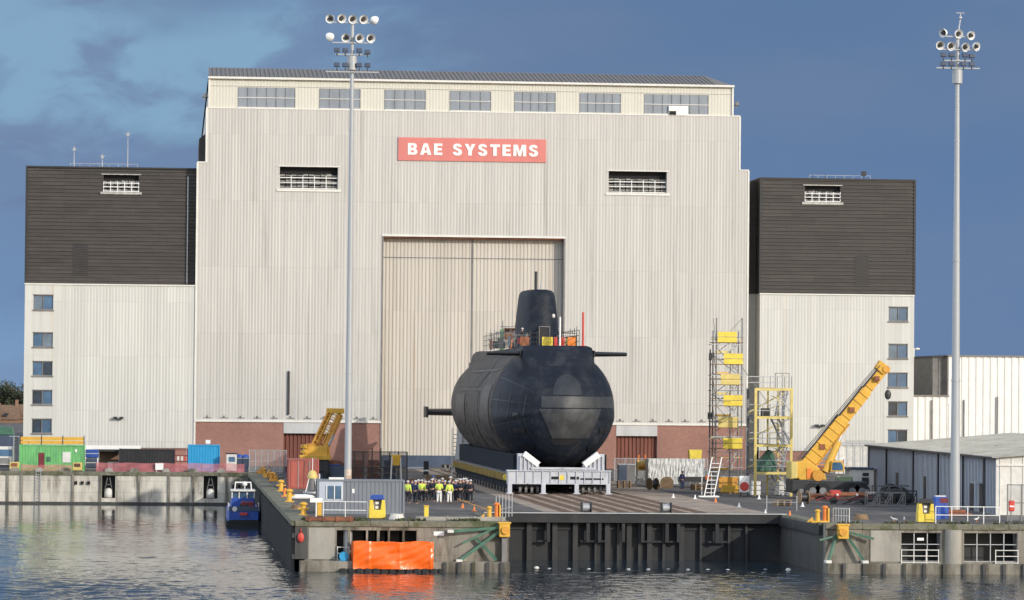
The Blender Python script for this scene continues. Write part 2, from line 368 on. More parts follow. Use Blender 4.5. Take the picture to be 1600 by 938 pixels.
def copy_tree(o, loc=None, rz=None, label=None, parent=None):
    c = o.copy(); COL.objects.link(c)
    if parent: c.parent = parent
    for ch in list(CH.get(o.name, [])) or [k for k in o.children]: copy_tree(ch, parent=c)
    if loc is not None: c.location = loc
    if rz is not None: c.rotation_euler.z = rz
    if label: c['label'] = label
    return c
CH = {}
# walls made of cells round openings
def cells(x0, x1, z0, z1, holes):
    xs = sorted({x0, x1} | {h[0] for h in holes if x0 < h[0] < x1} | {h[1] for h in holes if x0 < h[1] < x1})
    out = []
    for a, b in zip(xs, xs[1:]):
        mid = (a + b) / 2; hs = sorted((max(h[2], z0), min(h[3], z1)) for h in holes if h[0] < mid < h[1])
        z = z0
        for (p, q) in hs:
            if p > z: out.append((a, b, z, p))
            z = max(z, q)
        if z < z1: out.append((a, b, z, z1))
    return out
def corr(mb, x0, x1, z0, z1, Y, holes=(), pitch=.36, d=.014, horizontal=False):   # profiled sheet facing -Y
    for (a, b, c, e) in cells(x0, x1, z0, z1, holes):
        lo, hi = (c, e) if horizontal else (a, b)
        pts = []; k = math.floor(lo / pitch)
        while k * pitch < hi:
            for u, dep in ((0, 0), (.42, 0), (.55, d), (.87, d)):
                t = (k + u) * pitch
                if lo < t < hi: pts.append((t, dep))
            k += 1
        pts = [(lo, 0)] + pts + [(hi, 0)]
        P = []; 
        for t, dep in pts:
            if horizontal: P += [(a, Y + dep, t), (b, Y + dep, t)]
            else: P += [(t, Y + dep, c), (t, Y + dep, e)]
        mb.add(P, [(2 * i, 2 * i + 2, 2 * i + 3, 2 * i + 1) for i in range(len(pts) - 1)])
    return mb

# ================================================================== setting
ZW = -3.3; YQ = 238.0; YFQ = 376.0; XP = 8.2; YG = 256.0; XR = 43.8; YF = 411.0
XL = on(795, 830, YQ).x            # left side of the gate recess
def sheet(name, rects, m, z, kind='structure'):
    mb = MB()
    for (a, b, c, d) in rects: mb.add([(a, c, z), (b, c, z), (b, d, z), (a, d, z)], [(0, 1, 2, 3)])
    return tag(mb.build(name, m), kind=kind)
import numpy as np
def wave_height(X, Y):
    rg = np.random.RandomState(4); H_ = np.zeros_like(X); n = 46
    for i in range(n):
        lam = .42 * (3.6 / .42) ** (i / (n - 1)); a = math.radians(90) + rg.normal(0, .75); k = 2 * math.pi / lam
        H_ += (math.sqrt(2 / n) / k) * np.sin(k * (X * math.cos(a) + Y * math.sin(a)) + rg.uniform(0, 6.28)) * (1 + .5 * np.sin(X * rg.uniform(.05, .3) + Y * rg.uniform(.03, .2) + rg.uniform(0, 6.28)))
    band = Y - 221 + (X - 5) * .38 + 2.5 * np.sin(X * .21) + 1.5 * np.sin(X * .53 + 1)      # edge of the breeze on the water
    near = 1 / (1 + np.exp(band / 2.5)); lee = np.clip((352 - Y) / 70, .05, 1)
    patch = .75 + .35 * np.sin(X * .13 + Y * .05 + 1.2) * np.sin(Y * .11 - X * .04) 
    return H_ * (.052 + .040 * near) * patch * lee
def water_grid(x0, x1, y0, y1, dx, dy):
    nx, ny = int((x1 - x0) / dx) + 1, int((y1 - y0) / dy) + 1
    X_, Y_ = np.meshgrid(np.linspace(x0, x1, nx), np.linspace(y0, y1, ny)); Z_ = ZW + wave_height(X_, Y_)
    co = np.stack([X_, Y_, Z_], -1).reshape(-1, 3); i = np.arange(nx * ny).reshape(ny, nx)
    return co, np.stack([i[:-1, :-1], i[:-1, 1:], i[1:, 1:], i[1:, :-1]], -1).reshape(-1, 4)
def build_water():
    parts = [water_grid(-28, 80, 192, YQ + .6, .15, .10), water_grid(-45, XP + .1, YQ + .6, YFQ + .2, .2, .2), water_grid(XL - .2, XR + .2, YQ + .6, YG + .3, .2, .2)]
    flat = np.array([(-900, -300, ZW - .25), (900, -300, ZW - .25), (900, YFQ + 3, ZW - .25), (-900, YFQ + 3, ZW - .25)], float); parts.append((flat, np.array([[0, 1, 2, 3]])))
    co = np.concatenate([p[0] for p in parts]); off = 0; fs = []
    for p in parts: fs.append(p[1] + off); off += len(p[0])
    f = np.concatenate(fs); me = bpy.data.meshes.new('water'); me.vertices.add(len(co)); me.vertices.foreach_set('co', co.ravel())
    me.loops.add(f.size); me.loops.foreach_set('vertex_index', f.ravel().astype('i')); me.polygons.add(len(f)); me.polygons.foreach_set('loop_start', np.arange(0, f.size, 4, dtype='i'))
    me.polygons.foreach_set('use_smooth', np.ones(len(f), bool)); me.update(calc_edges=True); me.validate(); me.materials.append(M['water'])
    o = bpy.data.objects.new('water', me); COL.objects.link(o); tag(o, kind='structure')
build_water()
g = MB(); z = 0
def slab(x0, x1, y0, y1, z0=-6, z1=0): g.box(x0, x1, y0, y1, z0, z1)
gm = MB()
for (a, b, c, d) in [(-2500, XP, YFQ + .5, 6000), (XP + .3, XL - .3, YQ + .3, 6000), (XL - .3, XR + .3, YG + .5, 6000), (XR + .3, 2500, YQ + .3, 6000)]:
    gm.add([(a, c, 0), (b, c, 0), (b, d, 0), (a, d, 0)], [(0, 1, 2, 3)])
gm.add([(XP, YFQ + .5, 0), (XP + .3, YFQ + .5, 0), (XP + .3, 6000, 0), (XP, 6000, 0)], [(0, 1, 2, 3)])
tag(gm.build('ground', M['deck']), kind='structure')

# track bed in front of the boat with rails
tb = sheet('track_bed', [(27.0, 43.5, YG + .6, 400)], M['trackbed'], .006)
def rail_strip(x, x1=None):
    mb = MB((x, YG + 1, 0)); mb.bar((x, YG + 1, .03), (x, 400, .03), .14, .07)
    mb.box(x - .16, x + .16, YG + 1, 398, .010, .02)
    for k in range(60):
        mb.box(x - .38, x - .2, YG + 1.5 + k * .8, YG + 1.72 + k * .8, 0.0, .07); mb.box(x + .2, x + .38, YG + 1.5 + k * .8, YG + 1.72 + k * .8, 0.0, .07)
    o = mb.build('track_rail', M['railrust'], loc=(x, YG + 1, 0)); return o
for i, x in enumerate([28.6, 30.0, 31.4, 32.8, 34.2, 35.6, 37.0, 38.4]):
    o = rail_strip(x)
    tag(o, 'steel cradle rail running across the quay to the dark gate, ' + ['westmost of the eight', 'second from the west', 'third from the west', 'fourth from the west', 'fourth from the east', 'third from the east', 'second from the east', 'eastmost of the eight'][i], 'rail', 'rails under the boat cradle')

# ---------------------------------------------------------------- quay walls
def quay_face(name, label, x0, x1, Y, holes=(), depth=2.2, off=None, m='concrete', lip=True):
    e = empty(name, (x0, Y, ZW), label=label, cat='quay wall'); o = (x0, Y, ZW)
    mb = MB(o)
    for (a, b, c, d) in cells(x0, x1, -7, -.02, holes): mb.box(a, b, Y, Y + .8, c, d)
    mb.build('wall', M[m], e)
    if holes:
        hb = MB(o)
        for (a, b, c, d) in holes: hb.box(a - .2, b + .2, Y + depth, Y + depth + .1, c - .2, d + .2); hb.box(a - .2, b + .2, Y + .8, Y + depth, c - .3, c - .01)
        hb.build('recess', M['blacksteel'], e)
    if lip:
        mb = MB(o); x = x0
        while x < x1:
            w = min(2.5, x1 - x); mb.box(x + .01, x + w - .01, Y - .12, Y + 1.1, -.34 + random.uniform(-.02, .02), .035 + random.uniform(0, .02)); x += w
        mb.build('coping', M['coping'], e, bevel=.03)
    return e, o
# left block (pier head)
def X(px, py, Y): return on(px, py, Y).x
def Zz(px, py, Y): return on(px, py, Y).z
hl = []
for a, b in ((526, 543), (547, 572), (575, 589), (593, 606), (609, 629), (632, 651)):
    hl.append((X(a, 850, YQ), X(b, 850, YQ), -2.55, -.58))
eL, oL = quay_face('quay_wall', 'concrete pier head wall behind the orange tarpaulin, with dark openings below the coping', XP, XL, YQ, hl)
mb = MB(oL); mb.box(X(482, 850, YQ), X(523, 850, YQ), YQ - .05, YQ + .5, -2.5, -.42); mb.build('pale_panel', M['concrete_l'], eL)
mb = MB(oL); mb.box(XP, X(480, 850, YQ), YQ - .04, YQ + .5, -2.5, -.36)
mb.build('dark_panel', M['pile'], eL)
mb = MB(oL); mb.box(XP + .3, XL, YQ - .9, YQ, -7, -2.6); mb.build('ledge', M['concrete'], eL, bevel=.05)
for k in range(9):
    x = XP + 6 + k * .95
    if x < XL - .3:
        mb = MB(oL); mb.box(x, x + .22, YQ - 1.08, YQ - .9, -4.2, -2.62); mb.build('fender_post', M['pile'], eL)
mb = MB(oL); mb.tube((X(544, 850, YQ), YQ + .5, -2.6), (X(544, 850, YQ), YQ + .5, -.4), .3, n=16); mb.build('column', M['steel'], eL, smooth='angle')
# pier side seen in shade, with piles
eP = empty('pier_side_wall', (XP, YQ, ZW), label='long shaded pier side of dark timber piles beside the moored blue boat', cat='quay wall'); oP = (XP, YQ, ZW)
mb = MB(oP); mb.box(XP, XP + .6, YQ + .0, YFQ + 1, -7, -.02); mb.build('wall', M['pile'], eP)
mb = MB(oP)
y = YQ + .4
while y < YFQ: mb.box(XP - .28, XP, y, y + .35, -6, -.25 - random.uniform(0, .25)); y += 1.35
mb.build('pile', M['pile'], eP)['kind'] = 'stuff'
mb = MB(oP); mb.box(XP - .18, XP, YQ, YFQ, -1.1, -.8); mb.box(XP - .18, XP, YQ, YFQ, -2.5, -2.2); mb.build('waling', M['pile'], eP)
mb = MB(oP); y = YQ
while y < YFQ:
    mb.box(XP - .25, XP + 1.0, y, y + 2.96, -.3, .04 + random.uniform(0, .03)); y += 3
mb.build('coping', M['coping'], eP, bevel=.03)
# right block
XE = 110.0
hr = [(X(1408, 850, YQ), X(1470, 850, YQ), -2.5, -.55), (X(1506, 850, YQ), X(1590, 850, YQ), -2.5, -.55)]
hr += [(X(1590, 850, YQ) + 3 + k * 8, X(1590, 850, YQ) + 8 + k * 8, -2.5, -.55) for k in range(4)]
eR, oR = quay_face('quay_wall', 'concrete quay wall right of the gate with two dark railed chambers', XR, XE, YQ, hr)
mb = MB(oR); mb.box(X(1360, 850, YQ), X(1407, 850, YQ), YQ - .06, YQ + .3, -2.5, -.40); mb.build('pale_panel', M['concrete_l'], eR)
mb = MB(oR); mb.box(XR, XE, YQ - .9, YQ, -7, -2.6); mb.build('ledge', M['concrete'], eR, bevel=.05)
for k in range(15):
    x = XR + 1.0 + k * 1.36
    mb = MB(oR); mb.box(x, x + .2, YQ - 1.08, YQ - .9, -4.2, -2.6); mb.build('fender_post', M['pile'], eR)
mb = MB(oR); mb.tube((X(1489, 850, YQ), YQ - .05, -2.6), (X(1489, 850, YQ), YQ - .05, -.34), .58, n=24); mb.build('column', M['concrete_l'], eR, smooth='angle')
# railings inside the chambers
def chamber_rail(a, b, label):
    e = empty('chamber_railing', (a, YQ - .1, -2.6), label=label, cat='railing'); o = (a, YQ - .1, -2.6)
    for zz in (-2.55, -2.1, -1.7): 
        mb = MB(o); mb.bar((a, YQ - .12, zz), (b, YQ - .12, zz), .05); mb.build('rail', M['offw'], e)
    n = max(2, int((b - a) / .8) + 1)
    for k in range(n):
        x = a + (b - a) * k / (n - 1); mb = MB(o); mb.bar((x, YQ - .12, -2.6), (x, YQ - .12, -1.65), .055); mb.build('post', M['offw'], e)
def screen(h, n, label):
    a, b, c, d = h; o = (a, YQ + .1, c)
    e = empty('chamber_screen', o, label=label, cat='screen')
    for k in range(n + 1):
        x = a + (b - a) * k / n; mb = MB(o); mb.bar((x, YQ + .12, c), (x, YQ + .12, d), .06); mb.build('bar', M['steel'], e)
    for zz in (c + .04, (c + d) / 2 + .2): mb = MB(o); mb.bar((a, YQ + .16, zz), (b, YQ + .16, zz), .05); mb.build('crossbar', M['steel'], e)
screen(hr[0], 3, 'white barred screen in the chamber left of the round column'); screen(hr[1], 4, 'white barred screen in the chamber right of the round column')
chamber_rail(X(1408, 870, YQ), X(1466, 870, YQ), 'low white railing on the ledge below the left quay chamber')
chamber_rail(X(1555, 870, YQ), X(1590, 870, YQ), 'short low white railing on the ledge near the right edge')
chamber_rail(X(527, 870, YQ), X(545, 870, YQ), 'small white railing on the ledge beside the orange tarpaulin')
mb = MB(); p = on(1438, 843, YQ); mb.box(p.x - .2, p.x + .25, YQ + .05, YQ + .09, p.z - .08, p.z + .1)
tag(mb.build('notice_board', M['white']), 'small blank white notice hung on the barred quay chamber', 'sign')
# recess side walls
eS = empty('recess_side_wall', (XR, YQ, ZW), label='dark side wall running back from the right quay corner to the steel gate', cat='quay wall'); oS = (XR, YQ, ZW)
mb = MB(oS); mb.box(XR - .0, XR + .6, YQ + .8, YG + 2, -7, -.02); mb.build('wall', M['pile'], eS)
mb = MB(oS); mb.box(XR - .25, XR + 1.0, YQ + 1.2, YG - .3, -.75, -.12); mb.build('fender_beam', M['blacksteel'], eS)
mb = MB(oS); mb.box(XR - .1, XR + 1.0, YQ + 1.1, YG - .3, -.12, .04); mb.build('coping', M['coping'], eS)
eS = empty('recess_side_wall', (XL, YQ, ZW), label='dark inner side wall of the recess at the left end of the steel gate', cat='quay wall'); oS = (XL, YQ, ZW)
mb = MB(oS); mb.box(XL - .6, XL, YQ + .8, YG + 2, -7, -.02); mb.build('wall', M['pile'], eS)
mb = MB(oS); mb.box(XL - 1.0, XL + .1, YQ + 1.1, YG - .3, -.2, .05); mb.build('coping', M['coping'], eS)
# far quay
ho = []
for a, b in ((159, 180), (318, 340)):
    ho.append((X(a, 760, YFQ), X(b, 760, YFQ), -2.7, -.35))
eF, oF = quay_face('far_quay_wall', 'long stained concrete quay wall below the coloured containers', -140, XP, YFQ, ho, m='concrete_f')
mb = MB(oF)
for px in (10, 32, 112, 155, 215, 262, 300, 352, 380): mb.box(X(px, 760, YFQ), X(px, 760, YFQ) + .25, YFQ - .16, YFQ, -3.6, -.3)
for k in range(14): mb.box(-140 + k * 9, -139.7 + k * 9, YFQ - .16, YFQ, -3.6, -.3)
mb.build('pilaster', M['concrete'], eF)
mb = MB(oF); mb.box(-140, XP, YFQ - .35, YFQ, -6, -3.1); mb.build('plinth', M['pile'], eF)
mb = MB(oF)
for px in (116, 126, 136): mb.box(X(px, 750, YFQ), X(px + 5, 750, YFQ), YFQ - .19, YFQ - .165, -1.3, -.95)
for px in (363, 372, 381): mb.box(X(px, 755, YFQ), X(px + 4, 755, YFQ), YFQ - .19, YFQ - .165, -1.7, -1.2)
mb.build('drain_hole', M['void'], eF)
for i, h in enumerate(ho):
    cx = (h[0] + h[1]) / 2; o = (cx, YFQ + 1, -2.7)
    e = empty('white_fender', o, label='white rounded fender hung on a frame in the ' + ('left' if i == 0 else 'right') + ' slot of the far quay', cat='fender', group='fenders in the far quay slots')
    mb = MB(o); mb.tube((cx, YFQ + .6, -2.65), (cx, YFQ + .6, -2.0), .42, n=16); mb.ball((cx, YFQ + .6, -2.0), .42, rz=.35); mb.build('fender', M['offw'], e, smooth=True)
    mb = MB(o); mb.bar((cx - .4, YFQ + .5, -2.0), (cx - .1, YFQ + .5, -.5), .08); mb.bar((cx + .4, YFQ + .5, -2.0), (cx + .1, YFQ + .5, -.5), .08); mb.bar((cx - .3, YFQ + .5, -1.3), (cx + .3, YFQ + .5, -1.3), .08); mb.build('frame', M['galv_dark'], e)
o = (X(60, 750, YFQ), YFQ - .2, -3.4)
e = empty('quay_ladder', o, label='thin steel ladder on the far quay wall below the green container', cat='ladder')
for s in (-.25, .25):
    mb = MB(o); mb.bar((o[0] + s, o[1], -3.3), (o[0] + s, o[1], .3), .07); mb.build('side_rail', M['steel'], e)
for k in range(11): mb = MB(o); mb.bar((o[0] - .25, o[1], -3.0 + k * .3), (o[0] + .25, o[1], -3.0 + k * .3), .045); mb.build('rung', M['steel'], e)

# ---------------------------------------------------------------- gate (caisson)
oG = (XL, YG, ZW)
eG = empty('dock_gate', oG, label='long black steel dock gate with vertical ribs closing the recess', cat='dock gate')
mb = MB(oG); mb.box(XL - .0, XR, YG, YG + .4, -7, -.5); mb.build('skin_plate', M['gate'], eG)
mb = MB(oG); mb.box(XL - .2, XR + .3, YG - .9, YG + .6, -.62, .10); mb.build('top_beam', M['gate'], eG, bevel=.02)
mb = MB(oG); mb.box(XL - .2, XR + .3, YG - .98, YG - .9, .04, .12); mb.build('nosing', M['steel'], eG)
for px in (826, 866, 898, 930, 948, 965, 982, 998, 1014, 1036, 1064, 1094, 1138, 1165):
    x = X(px, 860, YG); w = .36 if px in (826, 866, 898, 948, 982, 1014, 1064) else .18
    mb = MB(oG); mb.box(x - w / 2, x + w / 2, YG - .35, YG, -6, -.62); mb.build('rib', M['blacksteel'], eG)
for i, px in enumerate((855, 917, 935, 972, 1002, 1040, 1058, 1118)):
    x = X(px, 830, YG); mb = MB(oG); mb.box(x - .12, x + .12, YG - .8, YG - .36, -2.0, -.62); mb.build('hanger', M['gate'], eG)
for a, b in ((838, 858), (906, 946), (1000, 1055), (1105, 1135)):
    mb = MB(oG); mb.box(X(a, 840, YG), X(b, 840, YG), YG - .5, YG - .36, -2.02, -1.9); mb.build('walkway_bracket', M['gate'], eG)
mb = MB(oG); mb.box(XL, XR, YG - .12, YG - .0, -1.15, -1.0); mb.build('stringer', M['gate'], eG)
for i, px in enumerate((922, 1046)):
    P = at(px, 806, 0); x = P.x + .2; y = YG + .1; o = (x, y, .1)
    e = empty('deck_roller', o, label='big grey roller between black cheeks on the gate, ' + ('left' if i == 0 else 'right') + ' of the pair', cat='roller', group='rollers on top of the gate')
    mb = MB(o); mb.tube((x - .26, y, .45), (x + .26, y, .45), .3, n=18); mb.build('drum', M['steel'], e, smooth='angle')
    for s in (-1, 1):
        mb = MB(o); mb.box(x + s * .34 - .05, x + s * .34 + .05, y - .4, y + .4, .1, .85); mb.build('cheek', M['blacksteel'], e, bevel=.03)
# water boom floats
for i, (px, py) in enumerate([(838, 888), (1232, 891), (1196, 890)] + [(858 + k * 31, 888.5 + k * .2) for k in range(10)]):
    P = at(px, py, ZW); r = .2 if i < 2 else .065
    mb = MB(P); mb.ball(P, r * (1 if i < 2 else 2.2), r, r * .7)
    o = mb.build('float', M['offw' if i < 2 else 'steel'], loc=P, smooth=True)
    if i < 2: tag(o, 'round cream buoy floating near the ' + ('left' if i == 0 else 'right') + ' end of the dark gate', 'buoy')
    else: tag(o, 'small pale float of the boom line on the water before the gate', 'float', 'floats of the boom line')

# ================================================================== dock hall
XH0 = X(306, 500, YF); XH1 = X(1168, 500, YF); XM0 = X(323, 210, YF); XM1 = X(1156, 225, YF); XT0 = X(327, 145, YF); XT1 = X(1145, 160, YF)
ZS = (Zz(308, 253, YF) + Zz(1168, 268, YF)) / 2; ZM = (Zz(322, 168, YF) + Zz(1156, 183, YF)) / 2; ZT = (Zz(327, 121, YF) + Zz(1145, 135, YF)) / 2
oH = Vector(((XH0 + XH1) / 2, YF, 0))
H = empty('dock_hall', oH, label='huge pale ribbed submarine hall with a tall central door and grey roof', cat='building')
dx0, dx1 = X(597, 550, YF), X(880, 550, YF); dzt = (Zz(597, 368, YF) + Zz(880, 371, YF)) / 2
Lv = []
for (a, b, c, d) in ((437, 528, 261, 296), (951, 1042, 268, 302)):
    Lv.append((X(a, (c + d) / 2, YF), X(b, (c + d) / 2, YF), Zz((a + b) / 2, d, YF), Zz((a + b) / 2, c, YF)))
ZB = (Zz(400, 657, YF) + Zz(1050, 665, YF)) / 2
RD = []
for (a, b) in ((443, 515), (963, 1027)): RD.append((X(a, 680, YF), X(b, 680, YF), 0, ZB - .05))
wz = (Zz(700, 138, YF), Zz(700, 169, YF)); wz = ((Zz(416, 137, YF) + Zz(1057, 148, YF)) / 2, (Zz(416, 168, YF) + Zz(1057, 180, YF)) / 2)
W = [(X(a, 155, YF), X(b, 155, YF), wz[1], wz[0]) for a, b in ((372, 461), (499, 563), (601, 665), (703, 767), (804, 868), (906, 970), (1007, 1107))]
door_hole = (dx0, dx1, 0, dzt)
holes = Lv + [door_hole]
w = corr(MB(oH), XH0, XH1, ZB, ZS, YF, holes); corr(w, XM0, XM1, ZS, ZM, YF, holes); w.build('wall', M['clad'], H)
corr(MB(oH), XT0, XT1, ZM, ZT, YF + .12, W).build('upper_wall', M['creamtop'], H)
core = MB(oH)
allh = holes + RD
for (a, b, c, d) in cells(XH0 + .02, XH1 - .02, 0, ZS, allh) + cells(XM0 + .02, XM1 - .02, ZS, ZM, allh) + cells(XT0 + .02, XT1 - .02, ZM, ZT, []): core.box(a, b, YF + .25, YF + 3.0, c, d)
core.build('wall_core', M['clad'], H)
core = MB(oH)
core.box(XH0 + .02, XH1 - .02, YF + 3.0, YF + 200, 0, ZS); core.box(XM0 + .02, XM1 - .02, YF + 3.0, YF + 200, ZS, ZM); core.box(XT0 + .02, XT1 - .02, YF + 3, YF + 200, ZM, ZT)
core.build('hall_body', M['clad'], H)
for (p0_, p1_) in ((XH0, dx0), (dx1, XH1)):
    br = MB(oH)
    for (a, b, c, d) in cells(p0_, p1_, 0, ZB - .02, RD): br.box(a, b, YF + .03, YF + .24, c, d)
    br.build('brick_plinth', M['brick'], H)
mb = MB(oH)
for (a, b) in ((XH0, dx0 - .05), (dx1 + .05, XH1)): mb.box(a, b, YF - .12, YF + .2, ZB - .10, ZB + .12)
mb.build('drip_flashing', M['trim'], H)
# small wall lamps above the brick
k = 0; x = XH0 + 1
while x < XH1:
    if not (dx0 - .3 < x < dx1 + .3):
        lamps = MB(oH); lamps.box(x, x + .9, YF - .05, YF - .012, ZB + .32, ZB + .40); lamps.box(x + .35, x + .5, YF - .10, YF - .012, ZB + .38, ZB + .62); lamps.build('wall_light', M['galv_dark'], H)
    x += 1.9
# trims and steps
for (a, b, zz) in ((XH0 - .02, XM0, ZS), (XM1, XH1 + .02, ZS), (XM0 - .02, XT0, ZM), (XT1, XM1 + .02, ZM)):
    mb = MB(oH); mb.box(a, b, YF - .06, YF + 3, zz - .02, zz + .12); mb.build('step_capping', M['trim'], H)
for (xx, z0, z1) in ((XH0, 0, ZS), (XH1, 0, ZS), (XM0, ZS, ZM), (XM1, ZS, ZM), (XT0, ZM, ZT), (XT1, ZM, ZT)):
    mb = MB(oH); mb.box(xx - .1, xx + .1, YF - .05, YF + .3, z0, z1); mb.build('corner_trim', M['trim'], H)
mb = MB(oH); mb.box(XM0, XM1, YF - .04, YF + .3, ZM - .03, ZM + .07); mb.build('string_course', M['galv_dark' if 0 else 'trim'], H)
mb = MB(oH); mb.box(XT0, XT1, YF + .06, YF + .2, wz[0] + .12, wz[0] + .18); mb.build('string_course', M['clad'], H)
# roof: shallow monopitch rising backwards, hipped at the east end
ro = MB(oH); t = 10; r = 2.0
P = [(XT0 - .15, YF - .25, ZT), (XT1 + .15, YF - .25, ZT), (XT1 - 1.6, YF + t, ZT + r), (XT0 + .1, YF + t, ZT + r)]
Q = [(x, YF + 200 if y > YF + 1 else y, z) for x, y, z in P]
ro.add(P, [(0, 1, 2, 3)]); ro.add([P[1], (XT1 + .15, YF + 200, ZT), (XT1 - 1.6, YF + 200, ZT + r), P[2]], [(0, 1, 2, 3)])
ro.add([P[3], P[2], (XT1 - 1.6, YF + 200, ZT + r), (XT0 + .1, YF + 200, ZT + r)], [(0, 1, 2, 3)])
ro.add([P[0], P[3], (XT0 + .1, YF + 200, ZT + r), (XT0 - .15, YF + 200, ZT)], [(0, 1, 2, 3)])
for k in range(120):
    x = XT0 + (XT1 - XT0) * k / 120
    if x < XT1 - 1.7: ro.bar((x, YF - .25, ZT + .06), (x + .02, YF + t, ZT + r + .06), .12, .12)
ro.build('roof', M['roof'], H)
mb = MB(oH); mb.box(XT0 - .15, XT1 + .15, YF - .3, YF + .15, ZT - .14, ZT + .10); mb.build('eaves_gutter', M['trim'], H)
for (a, b, c, d) in W:
    f = MB(oH); f.box(a, b, YF + .16, YF + .2, c, d); f = f.build('window', M['skylight'], H)
    q = MB(oH); n = max(3, int((b - a) / .95))
    for k in range(n + 1): xx = a + (b - a) * k / n; q.bar((xx, YF + .14, c), (xx, YF + .14, d), .07)
    q.build('mullion', M['galv_dark'], f)
    q = MB(oH); q.bar((a, YF + .12, (c + d) / 2), (b, YF + .12, (c + d) / 2), .07); q.bar((a, YF + .05, c), (b, YF + .05, c), .14); q.build('sill', M['trim'], f)
a, b, c, d = W[6]; xx = X(1059, 170, YF)
mb = MB(oH); mb.box(xx - 1.05, xx + 1.2, YF - .1, YF + .1, c - .1, c + 1.0); mb.build('patched_panel', M['white'], H)
mb = MB(oH); mb.box(xx - 1.0, xx - .2, YF - .14, YF - .1, c - .05, c + .4); mb.build('vent', M['void'], H)
# louvre openings
def louvre(parent, off, h, Y, deep=.9, blades=5, m='louvre', frame='trim'):
    a, b, c, d = h
    e = MB(off); e.box(a, b, Y + deep, Y + deep + .05, c, d); L0 = e.build('louvre_opening', M['void'], parent)
    n = 10; w_ = (b - a) / n
    for j in range(blades):
        mb = MB(off)
        z0 = c + (d - c) * (.10 + .62 * j / blades); hh = (d - c) * .62 / blades * .55
        for k in range(n):
            x0 = a + k * w_; t = random.uniform(-.4, 1)
            mb.add([(x0 + .05, Y + deep - .5, z0), (x0 + w_ - .05, Y + deep - .5, z0), (x0 + w_ - .05, Y + deep - .25 , z0 + hh + t * .1), (x0 + .05, Y + deep - .25, z0 + hh + t * .1)], [(0, 1, 2, 3)])
        mb.build('blade', M[m], L0)
    for z0 in (c + .10, c + (d - c) * .30, c + (d - c) * .52):
        mb = MB(off); mb.bar((a, Y + deep - .7, z0), (b, Y + deep - .7, z0), .09); mb.build('rail', M['white'], L0)
    for k in range(6): mb = MB(off); mb.bar((a + (b - a) * k / 5, Y + deep - .7, c), (a + (b - a) * k / 5, Y + deep - .7, c + (d - c) * .62), .08); mb.build('stanchion', M['white'], L0)
    mb = MB(off); mb.box(a - .35, b + .35, Y - .1, Y + .12, c - .26, c); mb.box(a - .25, b + .25, Y - .08, Y + .1, d, d + .1); mb.build('frame', M[frame], L0)
for h in Lv: louvre(H, oH, h, YF, .95)
# sliding door of two leaves
YD = YF + 1.15
dc = X(737, 550, YD); zb = 1.35
for a, b in ((dx0 - .5, dc - .06), (dc + .06, dx1 + .5)):
    d = corr(MB(oH), a, b, zb, dzt, YD, (), .42, .06).build('door_leaf', M['door'], H)
    q = MB(oH); q.box(a, b, YD + .1, YD + .5, 0, dzt); q.build('leaf_core', M['door'], d)
    q = MB(oH); q.box(a, b, YD - .05, YD + .12, 0, zb); q.build('kick_band', M['navy'], d)
    zz = Zz(737, 404, YD); q = MB(oH); q.box(a, b, YD - .03, YD, zz - .05, zz + .05); q.build('panel_joint', M['galv_dark'], d)
mb = MB(oH); mb.box(dc - .09, dc + .09, YD - .06, YD + .1, 0, dzt); mb.build('door_seal', M['galv_dark'], H)
mb = MB(oH); mb.box(dx0 - .12, dx0 + .04, YF - .06, YD, 0, dzt); mb.build('door_jamb', M['galv_dark'], H)
mb = MB(oH); mb.box(dx1 - .04, dx1 + .12, YF - .06, YD, 0, dzt); mb.build('door_jamb', M['galv_dark'], H)
mb = MB(oH); mb.box(dx0 - .15, dx1 + .15, YF - .08, YF + .5, dzt - .12, dzt + .1); mb.build('door_head', M['trim'], H)
mb = MB(oH); mb.box(dx0 - .15, dx1 + .15, YF + .2, YD, dzt - .3, dzt - .12); mb.build('head_track', M['rust'], H)
# roller shutters
for (a, b, c, d) in RD:
    s = corr(MB(oH), a, b, 0, ZB - 1.35, YF + .5, (), .45, .12).build('roller_shutter', M['shutter'], H)
    q = MB(oH); q.box(a, b, YF - .02, YF + .5, ZB - 1.35, ZB - .1); q.build('lintel', M['lintel'], s)
# down pipe
p = on(451, 610, YF); mb = MB(oH); mb.tube((p.x, YF - .15, Zz(451, 648, YF)), (p.x, YF - .15, Zz(451, 580, YF)), .13); mb.build('exhaust_pipe', M['blacksteel'], H)
# stair head behind the west shoulder, dish antennae
mb = MB(oH); x0, x1 = X(311, 230, YF + 20), X(324, 230, YF + 20); zt = Zz(311, 217, YF + 20)
mb.prism([(x0, ZS - 3), (x1 + 4, ZS - 3), (x1 + 4, zt + .8), (x1, zt + .8), (x0, zt)], 'y', YF + 20, YF + 40); mb.build('side_bay', M['dark'], H)
for (px, py, s) in ((319, 152, -1), (1150, 165, 1)):
    p = on(px, py, YF + .5); mb = MB(oH); mb.bar((p.x - s * .5, YF + .5, p.z), (p.x + .3 * s, YF + .5, p.z), .1); mb.bar((p.x, YF + .5, p.z - .4), (p.x, YF + .5, p.z + .45), .14); mb.box(p.x - .1, p.x + .35, YF + .3, YF + .7, p.z, p.z + .4)
    mb.build('camera_bracket', M['galv_dark'] , H)
